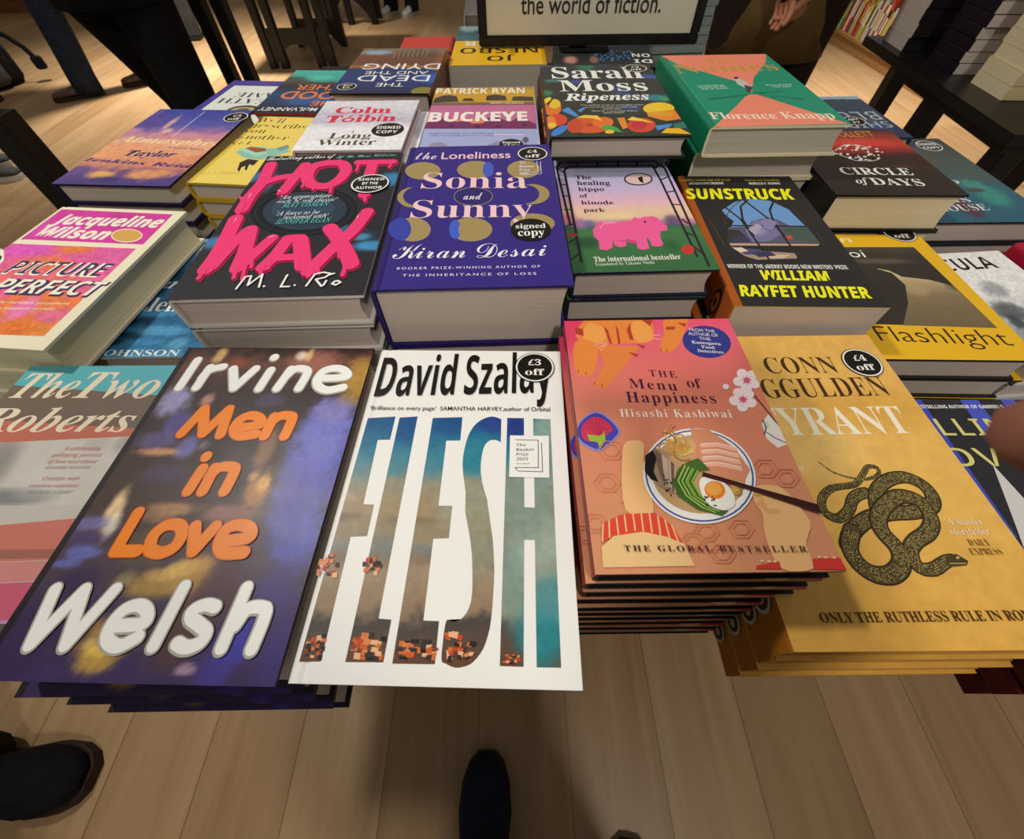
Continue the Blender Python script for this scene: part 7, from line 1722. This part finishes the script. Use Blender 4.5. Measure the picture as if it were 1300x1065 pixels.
def shoe(parent, toe, heel, mat, sole_mat, h=.085, wd=.048, stripes=None):
    """shoe between heel and toe points on the floor; returns the upper"""
    toe, heel = Vector((*toe, 0)), Vector((*heel, 0)); d = toe-heel; L_ = d.length; D = d.normalized(); S = Vector((-D.y, D.x, 0)); Z = Vector((0, 0, 1))
    prof = [(0, .55, .75), (.06, .8, .95), (.18, .88, 1.0), (.3, .82, .98), (.42, .78, .9), (.55, .88, .68), (.7, 1.0, .55), (.85, .92, .46), (.95, .68, .38), (1, .35, .26)]
    bm = bmesh.new(); rings = []
    for f, w_, hh in prof:
        c = heel+D*L_*f; r = []
        for i in range(14):
            a = math.pi*2*i/14; x = math.cos(a); z = math.sin(a)
            r.append(c+S*(wd*w_*x*(1-.35*max(0, z)**2))+Z*(.022+max(-.004, (h*hh)*(.5+.5*z)*(1 if z > 0 else .6)))) 
        rings.append(r)
    loft(bm, rings); up = link_mesh('shoe', bm_mesh(bm, 'shoe', True), mat, parent)
    bm = bmesh.new(); out = []
    for sgn in (1, -1):
        seq = prof if sgn > 0 else prof[::-1]
        for f, w_, hh in seq: out.append(heel+D*(L_*(f*1.03-.012))+S*sgn*wd*w_*1.06)
    lo = [bm.verts.new(p+Z*.0) for p in out]; hi = [bm.verts.new(p+Z*.026) for p in out]; n = len(out)
    for i in range(n): bm.faces.new((lo[i], lo[(i+1) % n], hi[(i+1) % n], hi[i]))
    bm.faces.new(hi); bm.faces.new(lo[::-1])
    link_mesh('sole', bm_mesh(bm, 'sole'), sole_mat, up)
    if stripes:
        for sgn in (1, -1):
            bm = bmesh.new()
            for k in range(3):
                f = .42+k*.09
                q = [heel+D*L_*f+S*sgn*(wd*.95)+Z*.03, heel+D*L_*(f+.045)+S*sgn*(wd*.97)+Z*.03, heel+D*L_*(f-.02)+S*sgn*(wd*.62)+Z*.082, heel+D*L_*(f-.065)+S*sgn*(wd*.62)+Z*.082]
                add = [bm.verts.new(p) for p in q]+[bm.verts.new(p+S*sgn*.004) for p in q]
                for fc in ((0, 1, 2, 3), (4, 5, 6, 7), (0, 1, 5, 4), (1, 2, 6, 5), (2, 3, 7, 6), (3, 0, 4, 7)): bm.faces.new([add[i] for i in fc])
            link_mesh('stripes', bm_mesh(bm, 'stripes'), stripes, up)
    return up

def person(label, loc, rz, feet, trouser, top, shoes, hem=None, hands=None, skin=None, height=1.72, hair='#2c2018', coat_hem=None, legw=.085, flare=1.0, shoe_kw={}):
    """feet: two (heel xy, toe xy) in local space; hands: two wrist points"""
    s = height/1.72; r = empty('person', loc, rz, label, 'person')
    nd = {}; ed = []
    hip = .92*s; sh = 1.42*s
    nd['pel'] = (0, 0, hip, .12, .1); nd['wst'] = (0, .0, 1.1*s, .11, .085); nd['cst'] = (0, .01, 1.28*s, .13, .1); nd['nk0'] = (0, .0, 1.45*s, .06); nd['nk1'] = (0, .015, 1.53*s, .052); nd['hd0'] = (0, .03, 1.60*s, .075, .085); nd['hd1'] = (0, .02, 1.68*s, .078, .09); nd['hd2'] = (0, .02, 1.73*s, .045, .05); nd['nose'] = (0, .13, 1.61*s, .012)
    ed += [('pel', 'wst'), ('wst', 'cst'), ('cst', 'nk0'), ('nk0', 'nk1'), ('nk1', 'hd0'), ('hd0', 'hd1'), ('hd1', 'hd2'), ('hd0', 'nose')]
    legs = []
    for i, (heel, toe) in enumerate(feet):
        sx = -1 if i == 0 else 1; hx, hy = heel; tx, ty = toe; ax, ay = hx+(tx-hx)*.22, hy+(ty-hy)*.22
        h_ = Vector((sx*.09, 0, hip-.04)); k_ = Vector(((sx*.09+ax)/2*.98, ay*.5+.035, .49*s)); a_ = Vector((ax, ay, .085))
        nd[f'h{i}'] = (*h_, .085); nd[f'k{i}'] = (*k_, .055); nd[f'c{i}'] = (*(k_*.55+a_*.45), .05); nd[f'a{i}'] = (*(a_+Vector((0, 0, -.01))), .03); nd[f't{i}'] = (hx+(tx-hx)*.7, hy+(ty-hy)*.7, .032, .018)
        ed += [('pel', f'h{i}'), (f'h{i}', f'k{i}'), (f'k{i}', f'c{i}'), (f'c{i}', f'a{i}'), (f'a{i}', f't{i}')]; legs.append((h_, k_, a_))
    arms = []
    for i in (0, 1):
        sx = -1 if i == 0 else 1; sp = Vector((sx*.19, 0, sh)); w_ = Vector(hands[i][0]) if hands else Vector((sx*.26, .05, .84*s))
        mid = (sp+w_)/2; ln = .56*s; gap = math.sqrt(max(0, (ln/2)**2-((w_-sp).length/2)**2)); e_ = mid+Vector((sx*.3, -.35, -1)).normalized()*gap
        nd[f's{i}'] = (*sp, .06); nd[f'e{i}'] = (*e_, .042); nd[f'm{i}w'] = (*w_, .027); ed += [('cst', f's{i}'), (f's{i}', f'e{i}'), (f'e{i}', f'm{i}w')]
        dv = hands[i][1] if hands else (0, .1, -1); sd = hands[i][2] if hands else (-sx, .6, 0); hand_nodes(nd, ed, f'm{i}', w_, dv, sd, hands[i][3] if hands and len(hands[i]) > 3 else .3)
        arms.append((sp, e_, w_))
    skin_mesh('body', nd, ed, skin or SKIN, r, 1)
    # trousers
    bm = bmesh.new()
    for h_, k_, a_ in legs:
        tube(bm, [h_+Vector((0, 0, .1)), h_, h_*.5+k_*.5, k_, k_*.5+a_*.5, a_+Vector((0, 0, .04)), a_+Vector((0, .01, -.05))], [legw*1.35, legw*1.25, legw*1.05, legw*.92, legw*.9*flare, legw*.88*flare, legw*.9*flare], 18)
    loft(bm, [ring((0, 0, hip-.1), .15, .11, 22), ring((0, 0, hip+.0), .165, .125, 22), ring((0, 0, hip+.13), .15, .11, 22)])
    link_mesh('trousers', bm_mesh(bm, 'trousers', True), trouser, r)
    # top / coat
    bm = bmesh.new(); ch = coat_hem if coat_hem is not None else hip-.02
    zs = [(ch, .2, .155), ((ch+1.05*s)/2, .185, .145), (1.08*s, .165, .125), (1.25*s, .19, .135), (1.38*s, .2, .125), (1.45*s, .13, .095), (1.49*s, .075, .07)]
    loft(bm, [ring((0, .005, z), a, b, 24) for z, a, b in zs])
    for sp, e_, w_ in arms: tube(bm, [sp+(sp-e_)*.12, sp, sp*.5+e_*.5, e_, e_*.5+w_*.5, w_+(w_-e_)*.0], [.05, .078, .07, .062, .055, .046], 16)
    link_mesh('coat' if coat_hem is not None else 'jumper', bm_mesh(bm, 'top', True), top, r)
    # hair
    bm = bmesh.new(); bmesh.ops.create_uvsphere(bm, u_segments=20, v_segments=12, radius=1)
    for v in bm.verts: v.co = Vector((v.co.x*.094, v.co.y*.108-.012, v.co.z*.1+1.685*s)) if v.co.z > -.25 or v.co.y < .1 else Vector((v.co.x*.08, v.co.y*.03-.03, v.co.z*.06+1.66*s))
    link_mesh('hair', bm_mesh(bm, 'hair', True), mat_noise('hair', hair, '#3c2c20', 60, .5, .4, (1, 1, .2)), r)
    for heel, toe in feet: shoe(r, toe, heel, *shoes, **shoe_kw)
    return r

DENIM = mat_noise('dark_denim', '#141a26', '#222c3c', 60, .85, .2); BLK = mat_noise('black_wool_cloth', '#0a090a', '#121012', 50, .9, .15); COAT = mat_noise('brown_waxed_coat', '#5a4526', '#6c5530', 14, .8, .2)
DKT = mat_noise('dark_brown_trousers', '#1f1610', '#2a1e16', 40, .9, .15); BROWNL = mat_noise('brown_leather', '#3c2416', '#5a3822', 18, .4, .45); DKSOLE = mat_noise('dark_rubber', '#241610', '#301e16', 20, .7, .3)
GREYS = mat_noise('grey_suede', '#3a3a36', '#4c4c46', 30, .8, .2); WHT = mat_noise('white_rubber', '#a8a498', '#c0bcb0', 20, .6, .3); WHTL = mat_noise('white_leather', '#c8c4bc', '#d8d4cc', 20, .5, .4); NAVY = mat_noise('navy_canvas', '#10141e', '#1a2030', 40, .8, .2)
def steps(loc, rz, pairs):
    """floor points in the room -> the person's own axes"""
    c, s = math.cos(-rz), math.sin(-rz); o = []
    for pr in pairs: o.append(tuple((c*(x-loc[0])-s*(y-loc[1]), s*(x-loc[0])+c*(y-loc[1])) for x, y in pr))
    return o
UP = [((-.12, .24, 1.16), (1, .1, .1), (0, .2, 1), .4), ((.12, .26, 1.12), (-1, .1, .1), (0, .2, 1), .4)]
# jeans and brown shoes, walking away at upper left
person('person in dark jeans and brown leather shoes stepping across the floor', (-3.1, 3.9, 0), R(122), steps((-3.1, 3.9), R(122), [((-2.80, 4.04), (-3.04, 3.89)), ((-3.12, 3.76), (-3.387, 3.593))]), DENIM, BLK, (BROWNL, DKSOLE), legw=.098, hands=UP)
# wide black trousers, nearest of the people on the left
person('person in wide black trousers standing just behind the left end of the table', (-1.39, 1.98, 0), 0, [((.055, .12), (.03, .38)), ((.1, -.13), (.12, .14))], BLK, BLK, (BROWNL, DKSOLE), coat_hem=.82, legw=.092, height=1.78, hands=UP)
# grey suede shoe at the left edge
person('person in black trousers and grey suede shoes with white soles, left edge', (-3.22, 2.5, 0), R(-80), [((.0, .02), (.02, .31)), ((.19, -.06), (.22, .22))] and [((-.08, -.05), (-.06, .24)), ((.1, .1), (.14, .39))], BLK, GREYS, (GREYS, WHT), legw=.09)
# white trainers far away
person('person in white three-striped trainers far away near the last trestle table', (-1.12, 6.1, 0), R(150), [((-.1, -.06), (-.14, .2)), ((.12, .02), (.1, .28))], NAVY, NAVY, (WHTL, WHT), shoe_kw=dict(stripes=BLK))
# brown coat, hands together in front
person('person in a long brown coat and dark trousers with hands clasped in front', (.93, 1.86, 0), R(165), [((-.09, -.08), (-.12, .18)), ((.09, -.06), (.1, .2))], DKT, COAT, (BROWNL, DKSOLE), coat_hem=.68, hands=[((-.05, .22, .92), (.4, .1, -1), (.6, .8, 0), .5), ((.06, .215, .93), (-.4, .15, -1), (-.6, .8, 0), .5)], legw=.1, height=1.7)

# the photographer, standing in front of the table; one fingertip reaches into view at the right
person('photographer in dark clothes and navy shoes at the front of the table, fingertip in view', (.02, -.45, 0), 0, [((-.09, .06), (-.085, .35)), ((.15, -.06), (.19, .22))], BLK, BLK, (NAVY, DKSOLE),
       hands=[((-.2, .32, 1.09), (.6, .6, .2), (.2, -.2, 1), .7), ((.2188, .4695, 1.115), (-1, 0, 0), (0, .602, -.799), [.06, .8, .9, .95])], height=1.74, skin=SKIN2)
FUZZ = mat_noise('brown_fleece', '#3a2412', '#6a4726', 120, .95, .1, bump=.6)
p = person('person in black with fleece-topped black boots at the lower left corner', (-1.07, -.225, 0), R(-90), [((-.1, -.09), (-.1, .2)), ((.1, -.12), (.12, .17))], BLK, BLK, (BLK, DKSOLE), shoe_kw=dict(h=.1, wd=.055))
for x in (-.1, .1):
    bm = bmesh.new(); tube(bm, [(x, -.03, .09), (x, -.03, .13), (x, -.03, .2)], [.075, .088, .08], 18); link_mesh('boot_cuff', bm_mesh(bm, 'boot_cuff', True), FUZZ, p)

# ------------------------------------------------------------------ dark rucksack on the floor at left
r = empty('rucksack', (-4.12, 3.95, 0), R(35), 'black rucksack with hanging straps standing on the floor at upper left', 'bag')
bm = bmesh.new(); loft(bm, [ring((0, 0, z), a, b_, 20) for z, a, b_ in ((0, .2, .13), (.05, .23, .15), (.2, .235, .16), (.36, .21, .14), (.45, .14, .09), (.48, .05, .03))]); link_mesh('bag_body', bm_mesh(bm, 'bag_body', True), BLK, r)
bm = bmesh.new(); loft(bm, [ring((0, -.13, z), a, .07, 16) for z, a in ((.03, .13), (.06, .16), (.2, .16), (.25, .12))]); link_mesh('front_pocket', bm_mesh(bm, 'front_pocket', True), GREYS, r)
for x in (-.1, .1):
    bm = bmesh.new(); tube(bm, [(x, .13, .42), (x*1.3, .2, .36), (x*1.5, .22, .2), (x*1.4, .17, .06)], .022, 10, .35); link_mesh('strap', bm_mesh(bm, 'strap', True), BLK, r)
bm = bmesh.new(); tube(bm, [(.2, -.05, .34), (.3, -.08, .3), (.36, -.1, .22), (.38, -.11, .16)], .018, 10, .4); add_box(bm, .35, .42, -.14, -.08, .08, .16, .008); link_mesh('side_strap', bm_mesh(bm, 'side_strap'), BLK, r)

# ------------------------------------------------------------------ camera: the phone is held level over the front row, tilted down
f_px, th, ro = 520.0, R(53), R(-1)
cam = bpy.data.cameras.new('camera'); camo = bpy.data.objects.new('camera', cam); COL.objects.link(camo)
cam.sensor_fit = 'HORIZONTAL'; cam.sensor_width = 36; cam.lens = f_px/1300*36; cam.shift_x = 0; cam.shift_y = -45/1300
cam.clip_start = .01; cam.clip_end = 50
fwd = Vector((0, math.cos(th), -math.sin(th))); up0 = Vector((0, math.sin(th), math.cos(th))); rt0 = Vector((1, 0, 0))
rt = rt0*math.cos(ro)+up0*math.sin(ro); up = -rt0*math.sin(ro)+up0*math.cos(ro)
m = Matrix((rt, up, -fwd)).transposed().to_4x4(); m.translation = Vector((0, 0, 1.15)); camo.matrix_world = m
cam.dof.use_dof = True; cam.dof.focus_distance = .36; cam.dof.aperture_fstop = 12
scene.camera = camo

# ------------------------------------------------------------------ light: warm ceiling spots
w = bpy.data.worlds.new('shop_light'); w.use_nodes = True; bg = w.node_tree.nodes['Background']; bg.inputs[0].default_value = (1.0, .965, .91, 1); bg.inputs[1].default_value = .3
scene.world = w
def lamp(name, loc, size, power, target=None, col=(1, .955, .885), spread=180):
    l = bpy.data.lights.new(name, 'AREA'); l.shape = 'DISK'; l.size = size; l.energy = power; l.color = col; l.spread = R(spread)
    o = bpy.data.objects.new(name, l); COL.objects.link(o); o.location = loc
    if target: o.rotation_euler = (Vector(target)-Vector(loc)).to_track_quat('-Z', 'Y').to_euler()
    return o
lamp('ceiling_lamp', (-1.3, .9, 3.0), .22, 33, (0, .5, .8))
lamp('ceiling_lamp', (.5, -1.3, 3.0), .25, 27, (.1, .4, .5))
lamp('ceiling_lamp', (2.1, 3.2, 3.0), .3, 45, (2.1, 3.1, 0), spread=75)
lamp('ceiling_lamp', (-2.4, 4.4, 3.0), .4, 75, (-2.5, 4.2, 0), spread=80)
scene.view_settings.view_transform = 'Standard'; scene.view_settings.look = 'None'; scene.view_settings.gamma = 1; scene.view_settings.exposure = -.05
scene.view_settings.use_curve_mapping = False
